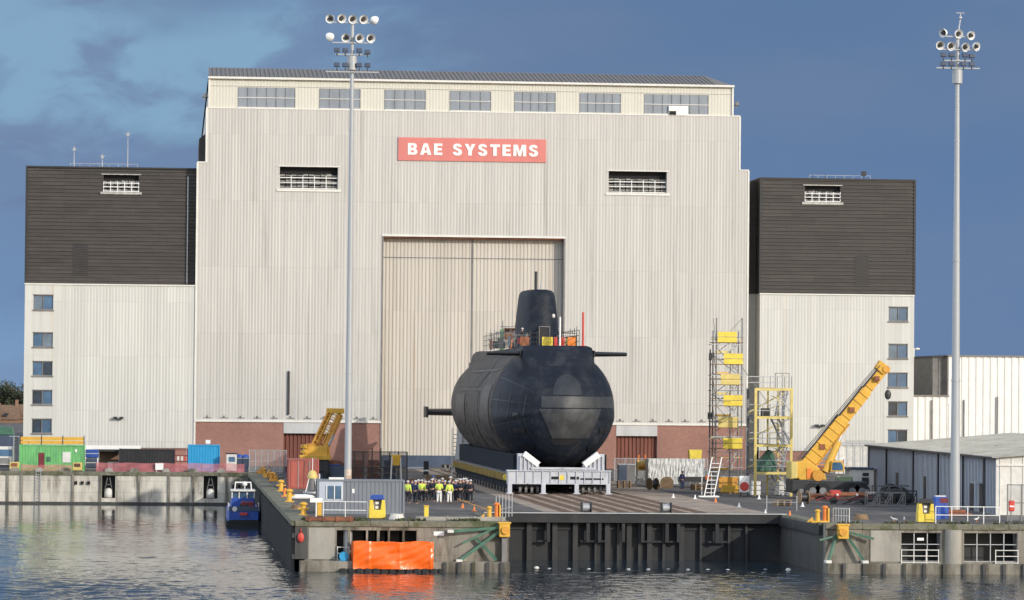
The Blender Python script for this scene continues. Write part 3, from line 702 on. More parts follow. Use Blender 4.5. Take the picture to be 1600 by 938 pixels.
# sign
sx0, sx1 = X(622, 234, YF), X(853, 234, YF); sz1 = (Zz(622, 215, YF) + Zz(853, 218, YF)) / 2; sz0 = (Zz(622, 251, YF) + Zz(853, 254, YF)) / 2
o = ((sx0 + sx1) / 2, YF - .1, (sz0 + sz1) / 2)
S = empty('wall_sign', o, label='long red sign board with white capital letters high on the hall', cat='sign')
mb = MB(o); mb.box(sx0, sx1, YF - .14, YF - .02, sz0, sz1); mb.build('board', M['pink'], S)
def block_letters(txt):
    # heavy slab-free capitals drawn on a 5 x 7 body as polygons
    G = {
     'B': [[(0,0),(3.6,0),(4.7,.8),(4.9,1.9),(4.6,3),(3.8,3.65),(4.4,4.2),(4.6,5.1),(4.3,6.3),(3.4,7),(0,7)]],
     'A': 0, 'E': [[(0,0),(4.3,0),(4.3,1.5),(1.8,1.5),(1.8,2.8),(4.0,2.8),(4.0,4.2),(1.8,4.2),(1.8,5.5),(4.2,5.5),(4.2,7),(0,7)]],
     'T': [[(1.6,0),(3.4,0),(3.4,5.4),(5,5.4),(5,7),(0,7),(0,5.4),(1.6,5.4)]],
     'Y': [[(1.75,0),(3.55,0),(3.55,2.8),(5.4,7),(3.5,7),(2.65,4.6),(1.8,7),(-.1,7),(1.75,2.8)]],
     'M': [[(0,0),(1.6,0),(1.6,4.4),(2.6,0),(3.9,0),(4.9,4.4),(4.9,0),(6.5,0),(6.5,7),(4.3,7),(3.25,2.9),(2.2,7),(0,7)]],
    }
    G['A'] = [[(0,0),(1.8,0),(2.15,1.3),(3.65,1.3),(4.0,0),(5.8,0),(3.9,7),(1.9,7)]]
    G['S'] = [[(.1,2.0),(.5,.7),(1.6,-.1),(3.4,-.1),(4.6,.7),(4.9,2.1),(4.4,3.3),(3.2,4.1),(2.1,4.6),(1.9,5.1),(2.2,5.6),(2.8,5.6),(3.1,5.0),(4.7,5.1),(4.3,6.4),(3.3,7.1),(1.8,7.1),(.6,6.4),(.2,5.1),(.6,3.9),(1.7,3.2),(2.9,2.6),(3.15,2.0),(2.8,1.4),(2.2,1.4),(1.85,2.1)]]
    Wd = dict(B=4.9, A=5.8, E=4.3, T=5, Y=5.3, M=6.5, S=5.0)
    HOLE = {'B': [(1.7, 3.1, 1.4, 2.75), (1.7, 2.95, 4.3, 5.6)], 'A': [(2.45, 3.35, 2.6, 4.6)]}
    return G, Wd, HOLE
G_, Wd, HOLE = block_letters('')
lx0, lx1 = X(637, 234, YF), X(841, 234, YF)
txt = 'BAE SYSTEMS'; tot = sum(Wd.get(c, 2.6) for c in txt) + (len(txt) - 1) * 1.25
u = (lx1 - lx0) / tot; hz = (sz1 - sz0) * .50; uz = hz / 7
xx = lx0; zc = (sz0 + sz1) / 2 - hz / 2
for c in txt:
    if c in Wd:
        mb = MB(o)
        for poly in G_[c]:
            mb.prism([(xx + a * u, zc + b * uz) for a, b in poly], 'y', YF - .20, YF - .13)
        l = mb.build('letter', M['white'], S)
        if c in HOLE:
            mb = MB(o)
            for (a, b, p, q) in HOLE[c]: mb.box(xx + a * u, xx + b * u, YF - .205, YF - .197, zc + p * uz, zc + q * uz)
            mb.build('counter', M['pink'], l)
    xx += (Wd.get(c, 2.6) + 1.25) * u

# ================================================================== side wings
def wing(side):
    if side < 0:
        Y = YF + 1.4; x0, x1 = X(41, 350, Y), XH0 + .0; xd1 = x1
        zt = (Zz(43, 262, Y) + Zz(305, 265, Y)) / 2; zm = (Zz(43, 444, Y) + Zz(300, 446, Y)) / 2; Yl = YF + .1
        label = 'left flanking tower block, dark cladding above pale ribbed wall with five stacked windows'
        lv = (162, 217, 273, 300); vt = (114, 137, 382, 429); wins = [(51, 82, a, b) for a, b in ((461, 484), (520, 542), (565, 587), (610, 632), (655, 677))]; plain = (41, 97)
    else:
        Y = YF + .3; x0, x1 = X(1188, 400, Y), X(1429, 400, Y)
        zt = (Zz(1190, 280, Y) + Zz(1429, 283, Y)) / 2; zm = (Zz(1190, 459, Y) + Zz(1429, 461, Y)) / 2; Yl = Y
        label = 'right flanking tower block, dark cladding above pale ribbed wall with windows near its outer edge'
        lv = (1258, 1313, 290, 316); vt = (1336, 1356, 400, 446); wins = [(1388, 1418, a, b) for a, b in ((480, 502), (538, 560), (583, 605), (628, 650), (672, 692))]; plain = (1383, 1430)
    o = Vector(((x0 + x1) / 2, Y, 0)); T = empty('tower_block', o, label=label, cat='building')
    hv = (X(lv[0], lv[2], Y), X(lv[1], lv[2], Y), Zz(lv[0], lv[3], Y), Zz(lv[0], lv[2], Y))
    vv = (X(vt[0], vt[2], Y), X(vt[1], vt[2], Y), Zz(vt[0], vt[3], Y), Zz(vt[0], vt[2], Y))
    W_ = [(X(a, (c + d) / 2, Yl), X(b, (c + d) / 2, Yl), Zz(a, d, Yl), Zz(a, c, Yl)) for a, b, c, d in wins]
    wx0, wx1 = sum(w[0] for w in W_) / 5, sum(w[1] for w in W_) / 5
    W_ = [(wx0, wx1, w[2], w[3]) for w in W_]
    corr(MB(o), x0, x1, zm, zt, Y, [hv, vv], .42, .07, True).build('upper_wall', M['dark'], T)
    px0, px1 = X(plain[0], 500, Yl), X(plain[1], 500, Yl)
    if side < 0: px0 = x0; rib = (px1, x1)
    else: px1 = x1; rib = (x0, px0)
    zl = 2.2 if side > 0 else 2.0
    corr(MB(o), rib[0], rib[1], zl, zm, Yl, ()).build('lower_wall', M['cream'], T)
    mb = MB(o)
    for (a, b, c, d) in cells(px0, px1, 0, zm, W_): mb.box(a, b, Yl, Yl + .3, c, d)
    mb.build('plain_wall', M['cream'], T)
    mb = MB(o); mb.box(rib[0], rib[1], Yl + .12, Yl + 1.9, 0, zl); mb.build('brick_plinth', M['brick'], T)
    mb = MB(o); mb.box(x0 + .02, x1 - .02, Yl + 1.9, YF + 60, 0, zm); 
    mb.box(x0 + .02, x1 - .02, Y + 1.2, YF + 60, zm, zt); mb.box(rib[0] + .02, rib[1] - .02, Yl + .13, Yl + 1.9, zl, zm - .3); mb.build('block_body', M['cream'], T)
    mb = MB(o)
    for (a, b, c, d) in cells(x0 + .02, x1 - .02, zm, zt, [hv]): mb.box(a, b, Y + .1, Y + 1.2, c, d)
    mb.build('upper_core', M['dark'], T)
    mb = MB(o); mb.box(x0 - .1, x1 + .1, Y - .1, YF + 60, zt, zt + .18); mb.build('roof', M['blacksteel'], T)
    mb = MB(o); mb.box(x0 - .05, x1 + .02, min(Y, Yl) - .1, Y + .1, zm - .12, zm + .03); mb.build('flashing', M['trim'], T)
    for xx in (x0, x1): mb = MB(o); mb.box(xx - .12, xx + .12, Y - .06, Y + .2, zm, zt); mb.build('corner_trim', M['blacksteel'], T)
    louvre(T, o, hv, Y, .75, 4, frame='louvre')
    v = MB(o); v.box(vv[0], vv[1], Y + .05, Y + .1, vv[2], vv[3]); v = v.build('vent_panel', M['blacksteel'], T)
    q = MB(o)
    for k in range(14): zz = vv[2] + (vv[3] - vv[2]) * k / 14; q.bar((vv[0], Y + .02, zz), (vv[1], Y + .02, zz), .08)
    q.build('slat', M['dark'], v)
    for i, (a, b, c, d) in enumerate(W_):
        f = MB(o); f.box(a - .1, b + .1, Yl - .12, Yl + .06, c - .14, c); f.box(a - .06, b + .06, Yl - .04, Yl + .06, d, d + .08)
        n = 2
        for k in range(n + 1): f.bar((a + (b - a) * k / n, Yl + .1, c), (a + (b - a) * k / n, Yl + .1, d), .09)
        f.bar((a, Yl + .1, c + .04), (b, Yl + .1, c + .04), .08); f.bar((a, Yl + .1, d - .04), (b, Yl + .1, d - .04), .08)
        f = f.build('window', M['galv_dark'], T)
        for k in range(n): q = MB(o); q.box(a + (b - a) * k / n, a + (b - a) * (k + 1) / n, Yl + .16, Yl + .2, c, d); q.build('pane', M[random.choice(['glass', 'glass', 'glass', 'blind', 'glass_dark'])], f)
    # twin wall lights
    lx, lz = ((185, 653) if side < 0 else (1280, 665)); p = on(lx, lz, Yl)
    mb = MB(o)
    for s in (-.35, .35): mb.box(p.x + s - .22, p.x + s + .22, Yl - .55, Yl - .2, p.z - .12, p.z + .12)
    mb.bar((p.x - .4, Yl - .3, p.z - .15), (p.x + .4, Yl - .3, p.z - .15), .06); mb.bar((p.x, Yl, p.z - .3), (p.x, Yl - .3, p.z - .15), .06)
    mb.build('floodlight', M['blacksteel'], T)
    # roof antennae
    lst = ((116, 228), (160, 240), (200, 205)) if side < 0 else ((1350, 268), (1270, 273), (1290, 273))
    for (px, py) in lst:
        p = on(px, py, Y + 6); mb = MB(o); mb.tube((p.x, Y + 6, zt), (p.x, Y + 6, p.z), .07 if side < 0 else .05, .03)
        if side < 0:
            mb.bar((p.x - .35, Y + 6, p.z - .3), (p.x + .35, Y + 6, p.z - .3), .06); mb.box(p.x - .15, p.x + .15, Y + 5.8, Y + 6.1, p.z - .6, p.z - .25)
        elif px == 1350: mb.box(p.x - .3, p.x + .25, Y + 5.8, Y + 6.2, p.z - .5, p.z)
        mb.build('roof_antenna', M['pole'] if side < 0 else M['blacksteel'], T)
    mb = MB(o)
    p0, p1 = (110, 215) if side < 0 else (1265, 1360)
    a, b = X(p0, 262, Y + 6), X(p1, 262, Y + 6)
    for zz in (.5, .9): mb.bar((a, Y + 6, zt + zz), (b, Y + 6, zt + zz), .04)
    for k in range(8): xk = a + (b - a) * k / 7; mb.bar((xk, Y + 6, zt), (xk, Y + 6, zt + .9), .04)
    mb.build('roof_guardrail', M['steel'], T)
    if side < 0:   # cable ladder in the corner
        xk = X(293, 350, Y); mb = MB(o); mb.bar((xk, Y - .1, zm + .2), (xk, Y - .1, zt - .8), .12); mb.build('cable_tray', M['steel'], T)
    else:          # shaded slot between hall and tower
        mb = MB(o); mb.box(XH1 + .02, x0 - .02, YF + 3.2, YF + 60, 0, zm); mb.build('link_wall', M['cream'], T)
        mb = MB(o); mb.box(XH1 + .02, x0 - .02, YF + 3.1, YF + 60, zm, zt - .1); mb.build('link_upper_wall', M['dark'], T)
        mb = MB(o); mb.box(x0 - .0, x0 + .05, YF + .35, YF + 3.2, 0, zm - .02); mb.build('return_wall', M['cream'], T)
        mb = MB(o); mb.box(x0 - .0, x0 + .05, YF + .35, YF + 3.2, zm, zt); mb.build('return_upper_wall', M['dark'], T)
wing(-1); wing(1)

# right hand low buildings far behind
Yb = YF + 25
def plain_building(name, label, px0, px1, pyt, Y, m, depth=30, extra=None, x1=None, roofm='roof', pipes=()):
    x0 = X(px0, 620, Y); x1 = X(px1, 620, Y) if x1 is None else x1; zt = Zz((px0 + min(px1, 1600)) / 2, pyt, Y); o = Vector(((x0 + x1) / 2, Y, 0))
    T = empty(name, o, label=label, cat='building')
    corr(MB(o), x0, x1, 0, zt, Y, (), .9, .09).build('wall', M[m], T)
    mb = MB(o); mb.box(x0 + .02, x1 - .02, Y + .12, Y + depth, 0, zt - .02); mb.build('building_body', M[m], T)
    mb = MB(o); mb.box(x0 - .1, x1 + .1, Y - .1, Y + depth, zt, zt + .2); mb.build('roof', M[roofm], T)
    for (px, py) in pipes:
        mb = MB(o); xx = X(px, 640, Y); mb.tube((xx, Y - .12, .2), (xx, Y - .12, Zz(px, py, Y)), .09); mb.build('down_pipe', M['galv_dark'], T)
    return T, o
plain_building('warehouse', 'tall white warehouse with thin grey pipes at the right edge', 1482, 1900, 558, Yb, 'white', 40, pipes=((1506, 625), (1558, 620), (1481, 630)))
plain_building('stair_tower', 'narrow dark grey block between the tower block and white warehouse', 1457, 1482, 559, Yb + 1, 'galv_dark', 20, roofm='blacksteel')
plain_building('annexe', 'low white annexe in front of the dark grey block', 1424, 1482, 620, Yb - 4, 'white', 4.5, pipes=((1456, 625),))
plain_building('outbuilding', 'low white flat-roofed outbuilding with grey fascia behind the yellow crane', 1305, 1440, 697, YF - 18, 'offw', 12, roofm='lintel')
# gull on a bracket beside the tower block
# ---------------------------------------------------------------- grey shed
a, b = Vector((62.6, 319, 0)), Vector((60.2, 258.5, 0)); hs = 4.2
o = b.copy()
T = empty('grey_shed', o, label='long grey sheet-metal shed with low pitched roof beside the right light mast', cat='shed')
d = (a - b).normalized(); nrm = Vector((-d.y, d.x, 0)) if True else 0
if nrm.x > 0: nrm = -nrm
Ls = (a - b).length; WD = 26
def sp(s, t, z): return b + d * s - nrm * t + Vector((0, 0, z))      # s along, t to the right (inside)
mb = MB(o); n = int(Ls / .6)
for k in range(n):
    s0, s1 = Ls * k / n, Ls * (k + .5) / n; s2 = Ls * (k + 1) / n
    mb.add([sp(s0, 0, 0), sp(s1, 0, 0), sp(s1, 0, hs), sp(s0, 0, hs)], [(0, 1, 2, 3)])
    mb.add([sp(s1, .06, 0), sp(s2, .06, 0), sp(s2, .06, hs), sp(s1, .06, hs)], [(0, 1, 2, 3)])
mb.build('side_wall', M['shed'], T)
rise = 1.15
mb = MB(o)
poly = [(0, 0), (WD, 0), (WD, hs), (WD / 2, hs + rise), (0, hs)]
for (s) in (0.0, Ls):
    mb.add([sp(s, t, z) for t, z in poly], [(0, 1, 2, 3, 4)])
mb.add([sp(0, WD, 0), sp(Ls, WD, 0), sp(Ls, WD, hs), sp(0, WD, hs)], [(0, 1, 2, 3)])
mb.add([sp(0.01, .1, 0), sp(Ls, .1, 0), sp(Ls, .1, hs), sp(0.01, .1, hs)], [(0, 1, 2, 3)])
mb.build('gable_wall', M['offw'], T)
mb = MB(o)
for k in range(30):
    t = .3 + k * .85; zt = hs + rise * (1 - abs(t - WD / 2) / (WD / 2)); mb.bar(sp(-.03, t, 0), sp(-.03, t, zt - .05), .05)
mb.bar(sp(-.05, 0, hs - .55), sp(-.05, WD, hs - .55), .1, .12)
mb.build('gable_rib', M['trim'], T)
mb = MB(o)
for side in (0, 1):
    t0, t1 = (-.35, WD / 2) if side == 0 else (WD / 2, WD + .35); z0, z1 = (hs - .03, hs + rise) if side == 0 else (hs + rise, hs - .03)
    mb.loft([[sp(-.4, t0, z0), sp(-.4, t1, z1), sp(-.4, t1, z1 + .08), sp(-.4, t0, z0 + .08)], [sp(Ls + .4, t0, z0), sp(Ls + .4, t1, z1), sp(Ls + .4, t1, z1 + .08), sp(Ls + .4, t0, z0 + .08)]])
for k in range(32):
    s = k * Ls / 32; mb.bar(sp(s, -.35, hs + .09), sp(s, WD / 2, hs + rise + .09), .1, .05)
mb.build('roof', M['shedroof'], T)
mb = MB(o); mb.bar(sp(0, -.32, hs - .02), sp(Ls, -.32, hs - .02), .16, .14); mb.build('gutter', M['blacksteel'], T)
for s in (4.2, 13, 24, 36, 50, 60): mb = MB(o); mb.bar(sp(s, -.1, .1), sp(s, -.1, hs), .12); mb.build('down_pipe', M['blacksteel'], T)
for s in (5.2, 9.0, 30, 44, 56):
    q = MB(o); q.loft([[sp(s, -.04, 0), sp(s + 1.3, -.04, 0), sp(s + 1.3, -.04, 2.1), sp(s, -.04, 2.1)], [sp(s, .05, 0), sp(s + 1.3, .05, 0), sp(s + 1.3, .05, 2.1), sp(s, .05, 2.1)]])
    dd = q.build('door', M['blacksteel'], T)
    if s in (5.2, 56):
        q = MB(o); q.bar(sp(s - .2, -.35, 2.2), sp(s + 1.5, -.35, 2.2), .6, .08); q.build('canopy', M['steel'], dd)

# ================================================================== submarine
XS = 33.05; YN = 303.3; RH = 5.42; ZC = 7.35
oB = Vector((XS, YN, ZC))
SUB = empty('submarine', oB, label='huge black submarine on a grey cradle, bow towards the dock gate', cat='submarine')
LT = 97.0
def hull_R(t):
    if t < 9: u = 1 - t / 9; return RH * max(0.0, 1 - u ** 2.15) ** .55
    if t < 43: return RH
    u = (t - 43) / (LT - 43); return RH * max(.02, (1 - u ** 1.9)) 
def hull_pt(t, th, lift=0.0):               # th: 0 = +x side, 90 = top
    c, s = math.cos(th), math.sin(th); r = hull_R(t * (1 + .75 * max(0.0, -s)) if t < 9 else t)
    if t > 9 and s > 0:
        k2 = min(1, (t - 9) / 9); lim = 5.12 / max(1e-3, .812 * abs(c) + .584 * s); r = min(r, r + (lim - r) * k2)
    # casing: flat topped box on the back
    g = max(0, min(1, (t - .9) / 3.2)); g = g * g * (3 - 2 * g); k = 1 if t < 62 else max(0, 1 - (t - 62) / 10)
    if s > .3:
        hw, ht = (3.22 if t < 8.5 else 2.75), 5.40
        p = 14.0 if t < 8.5 else 8.0; rb = (abs(c / hw) ** p + abs(s / ht) ** p) ** (-1 / p) if True else 0
        rb *= g * k
        if rb > r: r = rb
    # chin tapers to a keel on the forefoot
    if s < -.2 and t < 9:
        u = (1 - t / 9); r *= 1 - .10 * u * abs(c) * 2 * (-s)
    zc = 0 if t < 48 else .9 * ((t - 48) / (LT - 48)) ** 1.5
    return Vector((XS + (r + lift) * c, YN + t, ZC + zc + (r + lift) * s))
ts = [0.02, .12, .35, .7, 1.1, 1.6, 2.2, 2.9, 3.6, 4.4, 5.2, 6.2, 7.4, 8.4, 8.7, 9, 11] + [13 + 3 * k for k in range(12)] + [48 + 3.5 * k for k in range(14)] + [96.2]
NS = 96
def ring(t): return [hull_pt(t, 2 * math.pi * i / NS) for i in range(NS)]
sp_ = 5.4
mb = MB(oB); mb.loft([ring(t) for t in ts if t <= sp_ + 2.01]); mb.build('bow', M['bow'], SUB, smooth='angle')
mb = MB(oB); mb.loft([ring(t) for t in ts if t >= sp_ + 1.99]); mb.build('hull', M['hull'], SUB, smooth='angle')
def patch(name, m, t0, t1, a0, a1, lift=.03, nt=12, na=14, parent=None, thick=True):
    mb = MB(oB); rows = []
    for i in range(nt + 1):
        t = t0 + (t1 - t0) * i / nt
        rows.append([hull_pt(t, a0 + (a1 - a0) * j / na, lift) for j in range(na + 1)])
    mb.loft(rows, closed=False, cap=False); return mb.build(name, m, parent or SUB, smooth=True)
# flank panels and seams (west side is th = 180deg)
for (t0, t1) in ((10.2, 18.2),):
    patch('flank_panel', M['tile'], t0, t1, R(159), R(205), .05)
patch('paler_panel', M['hullpale'], 21, 31, R(166), R(197), .03)  # paler brown panels on the west flank and shoulder
patch('paler_panel', M['hullpale'], 9.2, 24.5, R(112), R(137), .03)
patch('paler_panel', M['hullpale'], 26, 44, R(112), R(137), .03)
patch('paler_panel', M['hullpale'], 26, 42, R(144), R(160), .03)
patch('flank_panel', M['tile'], 14.5, 18.5, R(209), R(220), .04)
patch('flank_panel', M['tile'], 36, 46, R(168), R(196), .05)
for t in (7.7, 9.1, 24.8, 34.0, 46.0):
    patch('hull_seam', M['tile'], t, t + (.28 if t != 24.8 else .8), R(95), R(262), .045, 2, 60)
    patch('hull_seam', M['tile'], t, t + .28, R(-80), R(85), .045, 2, 60)
patch('hull_seam', M['tile'], 9.2, 44, R(138.5), R(141.5), .05, 40, 2)
patch('hull_seam', M['tile'], 9.2, 44, R(163), R(164.3), .05, 40, 2)
patch('keel_band', M['bowgrey'], 12, 40, R(222), R(232), .03, 30, 4)
# forehead band and chin plate of the bow
for t in (1.6, 3.4, 5.6):
    patch('bow_seam', M['tile'], t, t + .09, R(-200), R(20), .02, 2, 70)
for a_ in (150, 172, 196, 215, -8, 12):
    patch('bow_seam', M['tile'], 1.2, 7.4, R(a_), R(a_ + .8), .02, 24, 1)
def bow_patch(name, m, x0, x1, z0, z1, lift=.03, taper=0.0, n=26, px=None, round_top=False):
    # project a grid lying in the front plane back on to the bow
    mb = MB(oB); rows = []
    for i in range(n // 2 + 1):
        v = i / (n // 2); zz = z0 + (z1 - z0) * v; row = []
        k = 1 - taper * (1 - v)
        if round_top: k = math.sqrt(max(0.02, 1 - v * v))
        for j in range(n + 1):
            xx = ((x0 + x1) / 2) + ((x1 - x0) / 2) * k * (2 * j / n - 1)
            th = math.atan2(zz, xx); rr = math.hypot(xx, zz); lo, hi = 0.0, 11.0
            for _ in range(26):
                t = (lo + hi) / 2; p = hull_pt(t, th)
                if math.hypot(p.x - XS, p.z - ZC) < rr: lo = t
                else: hi = t
            p = hull_pt(t, th, lift); row.append(Vector((p.x, YN + t - lift, p.z)))
        rows.append(row)
    mb.loft(rows, closed=False, cap=False); return mb.build(name, m, SUB, smooth=True)
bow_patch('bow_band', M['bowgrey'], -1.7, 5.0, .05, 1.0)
bow_patch('bow_sheen_disc', M['bowsheen'], -.75, 1.75, 1.12, 2.9, round_top=True)  # paler disc: sun sheen on the bow put into the colour
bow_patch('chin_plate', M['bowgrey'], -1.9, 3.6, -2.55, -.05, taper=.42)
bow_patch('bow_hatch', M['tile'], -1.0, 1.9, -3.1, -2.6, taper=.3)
# torpedo shutters low on the bow
for (xx, zz) in ((-2.6, -3.4), (2.9, -3.4), (-3.4, -1.9), (3.9, -1.9)):
    bow_patch('torpedo_shutter', M['tile'], xx - .45, xx + .45, zz - .22, zz + .22, .05, n=10)
bow_patch('bow_hatch', M['tile'], -3.95, -3.55, -.9, -.4, .04, n=8)
# foreplanes
for s in (-1, 1):
    mb = MB(oB); rings = []
    for (x, ch, th) in ((2.6, 2.4, .24), (6.1, 1.7, .17)):
        rings.append([Vector((XS + s * x, YN + 5.4 + ch * (.5 - .5 * math.cos(a)) - ch / 2, 12.05 + th * math.sin(a))) for a in [2 * math.pi * i / 16 for i in range(16)]])
    mb.loft(rings); f = mb.build('foreplane', M['blacksteel'], SUB, smooth='angle')
    mb = MB(oB); mb.box(XS + s * 3.2 - .06, XS + s * 3.2 + .06, YN + 4.1, YN + 6.7, 11.75, 12.35); mb.build('plane_root', M['tile'], SUB, bevel=.03)
# stern planes and rudder
for s in (-1, 1):
    mb = MB(oB); rings = []
    for (x, ch, th) in ((1.0, 4.0, .42), (5.2, 3.2, .36)):
        rings.append([Vector((XS + s * x, YN + 92 + ch * (.5 - .5 * math.cos(a)) - ch / 2, 6.45 + th * math.sin(a))) for a in [2 * math.pi * i / 16 for i in range(16)]])
    mb.loft(rings); f = mb.build('stern_plane', M['blacksteel'], SUB, smooth='angle')
    mb = MB(oB); mb.box(XS + s * 5.1 - .12, XS + s * 5.1 + .12, YN + 90, YN + 94.5, 5.85, 7.05); mb.build('end_plate', M['blacksteel'], f, bevel=.03)
    mb = MB(oB)
    mb.prism([(YN + 90, ZC), (YN + 95, ZC), (YN + 94.5, ZC + s * 4.6), (YN + 91.5, ZC + s * 4.6)], 'x', XS - .2, XS + .2); mb.build('rudder', M['blacksteel'], SUB)
# sail
SY = YN + 19.5; ZK = ZC + 5.3
mb = MB(oB); rings = []
def sail_ring(z, hw, y0, y1, n=40):
    out = []
    for i in range(n):
        a = 2 * math.pi * i / n; u = .5 - .5 * math.cos(a)
        yy = y0 + (y1 - y0) * u; w_ = hw * (abs(math.sin(a)) ** .62) * (1 if u < .35 else 1 - .45 * ((u - .35) / .65) ** 1.5)
        out.append(Vector((XS + .25 + (w_ if math.sin(a) >= 0 else -w_), yy, z)))
    return out
for (z, hw, y0, y1) in ((ZK - .4, 2.6, -1.0, 13), (ZK + .1, 2.35, -.4, 12.8), (ZK + .7, 2.14, 0, 12.6), (ZK + 2, 2.0, .3, 12.4), (ZK + 4.7, 1.68, .8, 12.1), (ZK + 5.12, 1.58, .95, 12), (ZK + 5.34, 1.38, 1.2, 11.8), (ZK + 5.42, 1.0, 1.6, 11.2)):
    rings.append(sail_ring(z, hw, SY + y0, SY + y1))
mb.loft(rings); SAIL = mb.build('sail', M['bow'], SUB, smooth=True)
mb = MB(oB); mb.box(XS - .05, XS + .75, SY - .55, SY + .3, ZK, ZK + 1.9); mb.build('access_door', M['tile'], SAIL)
mb = MB(oB)
for p, q in (((-.1, 0), (-.1, 2.0)), ((.85, 0), (.85, 2.0)), ((-.1, 2.0), (.85, 2.0))): mb.bar((XS + p[0], SY - .65, ZK + p[1]), (XS + q[0], SY - .65, ZK + q[1]), .06)
mb.build('door_frame', M['galv_dark'], SAIL)
for (dx, dy, r, h, m) in ((-.05, 3.2, .14, 2.0, 'blacksteel'), (.55, 4.4, .07, 1.1, 'steel'), (.2, 3.6, .05, .6, 'steel')):
    mb = MB(oB); mb.tube((XS + dx, SY + dy, ZK + 5), (XS + dx, SY + dy, ZK + 5.1 + h), r, n=10); mb.build('mast', M[m], SAIL, smooth='angle')
mb = MB(oB); mb.box(XS - .75, XS - .1, SY + 1.6, SY + 2.2, ZK + 5.15, ZK + 5.4); mb.build('bridge_fairing', M['blacksteel'], SAIL)
mb = MB(oB); mb.ball((XS + 1.35, SY + .95, ZK + 3.0), .16, .1, .2); mb.build('navigation_light', M['offw'], SAIL, smooth=True)
# temporary railings with covers on the casing
def casing_fence(label, x0, y0, x1, y1, n, hgt, panels, m='blacksteel'):
    o = Vector((x0, y0, ZC + 5.38)); e = empty('deck_barrier', o, label=label, cat='barrier'); z0 = o.z
    for k in range(n + 1):
        x = x0 + (x1 - x0) * k / n; y = y0 + (y1 - y0) * k / n
        mb = MB(o); mb.bar((x, y, z0), (x, y, z0 + hgt * random.uniform(.95, 1.25)), .055); mb.build('post', M[m], e)
    for zz in (.35, .7, 1.0): mb = MB(o); mb.bar((x0, y0, z0 + hgt * zz), (x1, y1, z0 + hgt * zz), .045); mb.build('rail', M[m], e)
    for (a, b, pm) in panels:
        xa, xb = x0 + (x1 - x0) * a, x0 + (x1 - x0) * b; ya, yb = y0 + (y1 - y0) * a, y0 + (y1 - y0) * b
        mb = MB(o); mb.add([(xa, ya - .04, z0 + .1), (xb, yb - .04, z0 + .1), (xb, yb - .07, z0 + hgt * .4), (xb, yb - .04, z0 + hgt * .72), (xa, ya - .04, z0 + hgt * .72), (xa, ya - .07, z0 + hgt * .4)], [(0, 1, 2, 5), (5, 2, 3, 4)])
        mb.build('cover', M[pm], e)
casing_fence('red and yellow covered barrier across the casing before the sail', XS - 2.6, YN + 13.6, XS + 2.7, YN + 13.6, 9, 1.25, ((.42, .60, 'lemon'), (.62, .80, 'red'), (.05, .2, 'rust'), (.85, .98, 'orange')))
casing_fence('barrier with pale orange covers along the east casing edge', XS + 2.75, YN + 12, XS + 2.8, YN + 34, 12, 1.5, ((.1, .3, 'ochre'), (.4, .5, 'offw'), (.6, .8, 'ochre')))
casing_fence('dark cluttered barrier along the west casing edge', XS - 2.8, YN + 14, XS - 2.8, YN + 46, 18, 1.4, ((.1, .2, 'galv_dark'), (.35, .5, 'blacksteel'), (.7, .8, 'rust')), 'galv_dark')
casing_fence('barrier with orange cover behind the sail on the casing', XS - 2.6, YN + 36, XS + 2.5, YN + 36, 8, 1.6, ((.3, .42, 'orange'), (.05, .15, 'dgreen')), 'galv_dark')
z0 = ZC + 5.38
P = on(786, 520, YN + 40)
for (name, lab, px, Y, m, r, h) in (('marker_post', 'tall thin red post rising from the casing right of the sail', 911, YN + 5.6, 'red', .10, None),
                                     ('signal_post', 'green post standing on the casing left of the sail', 784, YN + 38, 'green', .14, 2.0),
                                     ('flag_staff', 'white staff standing on the casing before the right side of the sail', 875, YN + 9, 'white', .08, 2.6)):
    x = min(on(px, 520, Y).x, XS + 3.0) if name != 'signal_post' else on(px, 520, Y).x
    h = h or (Zz(px, 488, Y) - z0)
    mb = MB((x, Y, z0)); mb.tube((x, Y, z0 - .1), (x, Y, z0 + h), r, n=10); mb.box(x - .2, x + .2, Y - .2, Y + .2, z0 - .02, z0 + .06)
    tag(mb.build(name, M[m], loc=(x, Y, z0)), lab, 'post')

# scaffold frames and stores round the fin
def deck_frame(label, px, Y, w_, h_, lv, m, panels=()):
    x = max(XS - 2.7, min(XS + 2.6, on(px, 520, Y).x)); z_ = ZC + 5.38; e = empty('deck_scaffold', (x, Y, z_), label=label, cat='scaffold')
    def P_(nm, mm, fn): mb = MB(); fn(mb); return mb.build(nm, M[mm], e)
    for sx in (-w_ / 2, w_ / 2):
        for sy in (0, 1.2): P_('upright', m, lambda b: b.bar((sx, sy, 0), (sx, sy, h_ * random.uniform(.85, 1.2)), .06))
    for k in range(lv):
        for sy in (0, 1.2): P_('ledger', 'steel' if k % 2 else m, lambda b: b.bar((-w_ / 2 - .25, sy, h_ * (k + 1) / (lv + .3)), (w_ / 2 + .25, sy, h_ * (k + 1) / (lv + .3)), .05))
    P_('brace', m, lambda b: b.bar((-w_ / 2, 0, .1), (w_ / 2, 0, h_ * .9), .045))
    for (z0_, z1_, pm) in panels: P_('panel', pm, lambda b: b.box(-w_ / 2 + .05, w_ / 2 - .1, -.06, -.02, z0_, z1_))
deck_frame('grey scaffold frame with orange sheet on the casing left of the sail', 797, YN + 33, 1.2, 2.3, 4, 'galv_dark', ((.9, 1.5, 'orange'), (1.6, 2.0, 'rust')))
deck_frame('grey scaffold frame with dark sheet behind the green post on the casing', 780, YN + 42, 1.4, 1.8, 3, 'galv_dark', ((.2, .9, 'blacksteel'),))
deck_frame('pale scaffold frame with a cream sheet on the casing right of the sail', 890, YN + 17, .9, 1.3, 3, 'offw', ((.3, .8, 'pyellow'),))
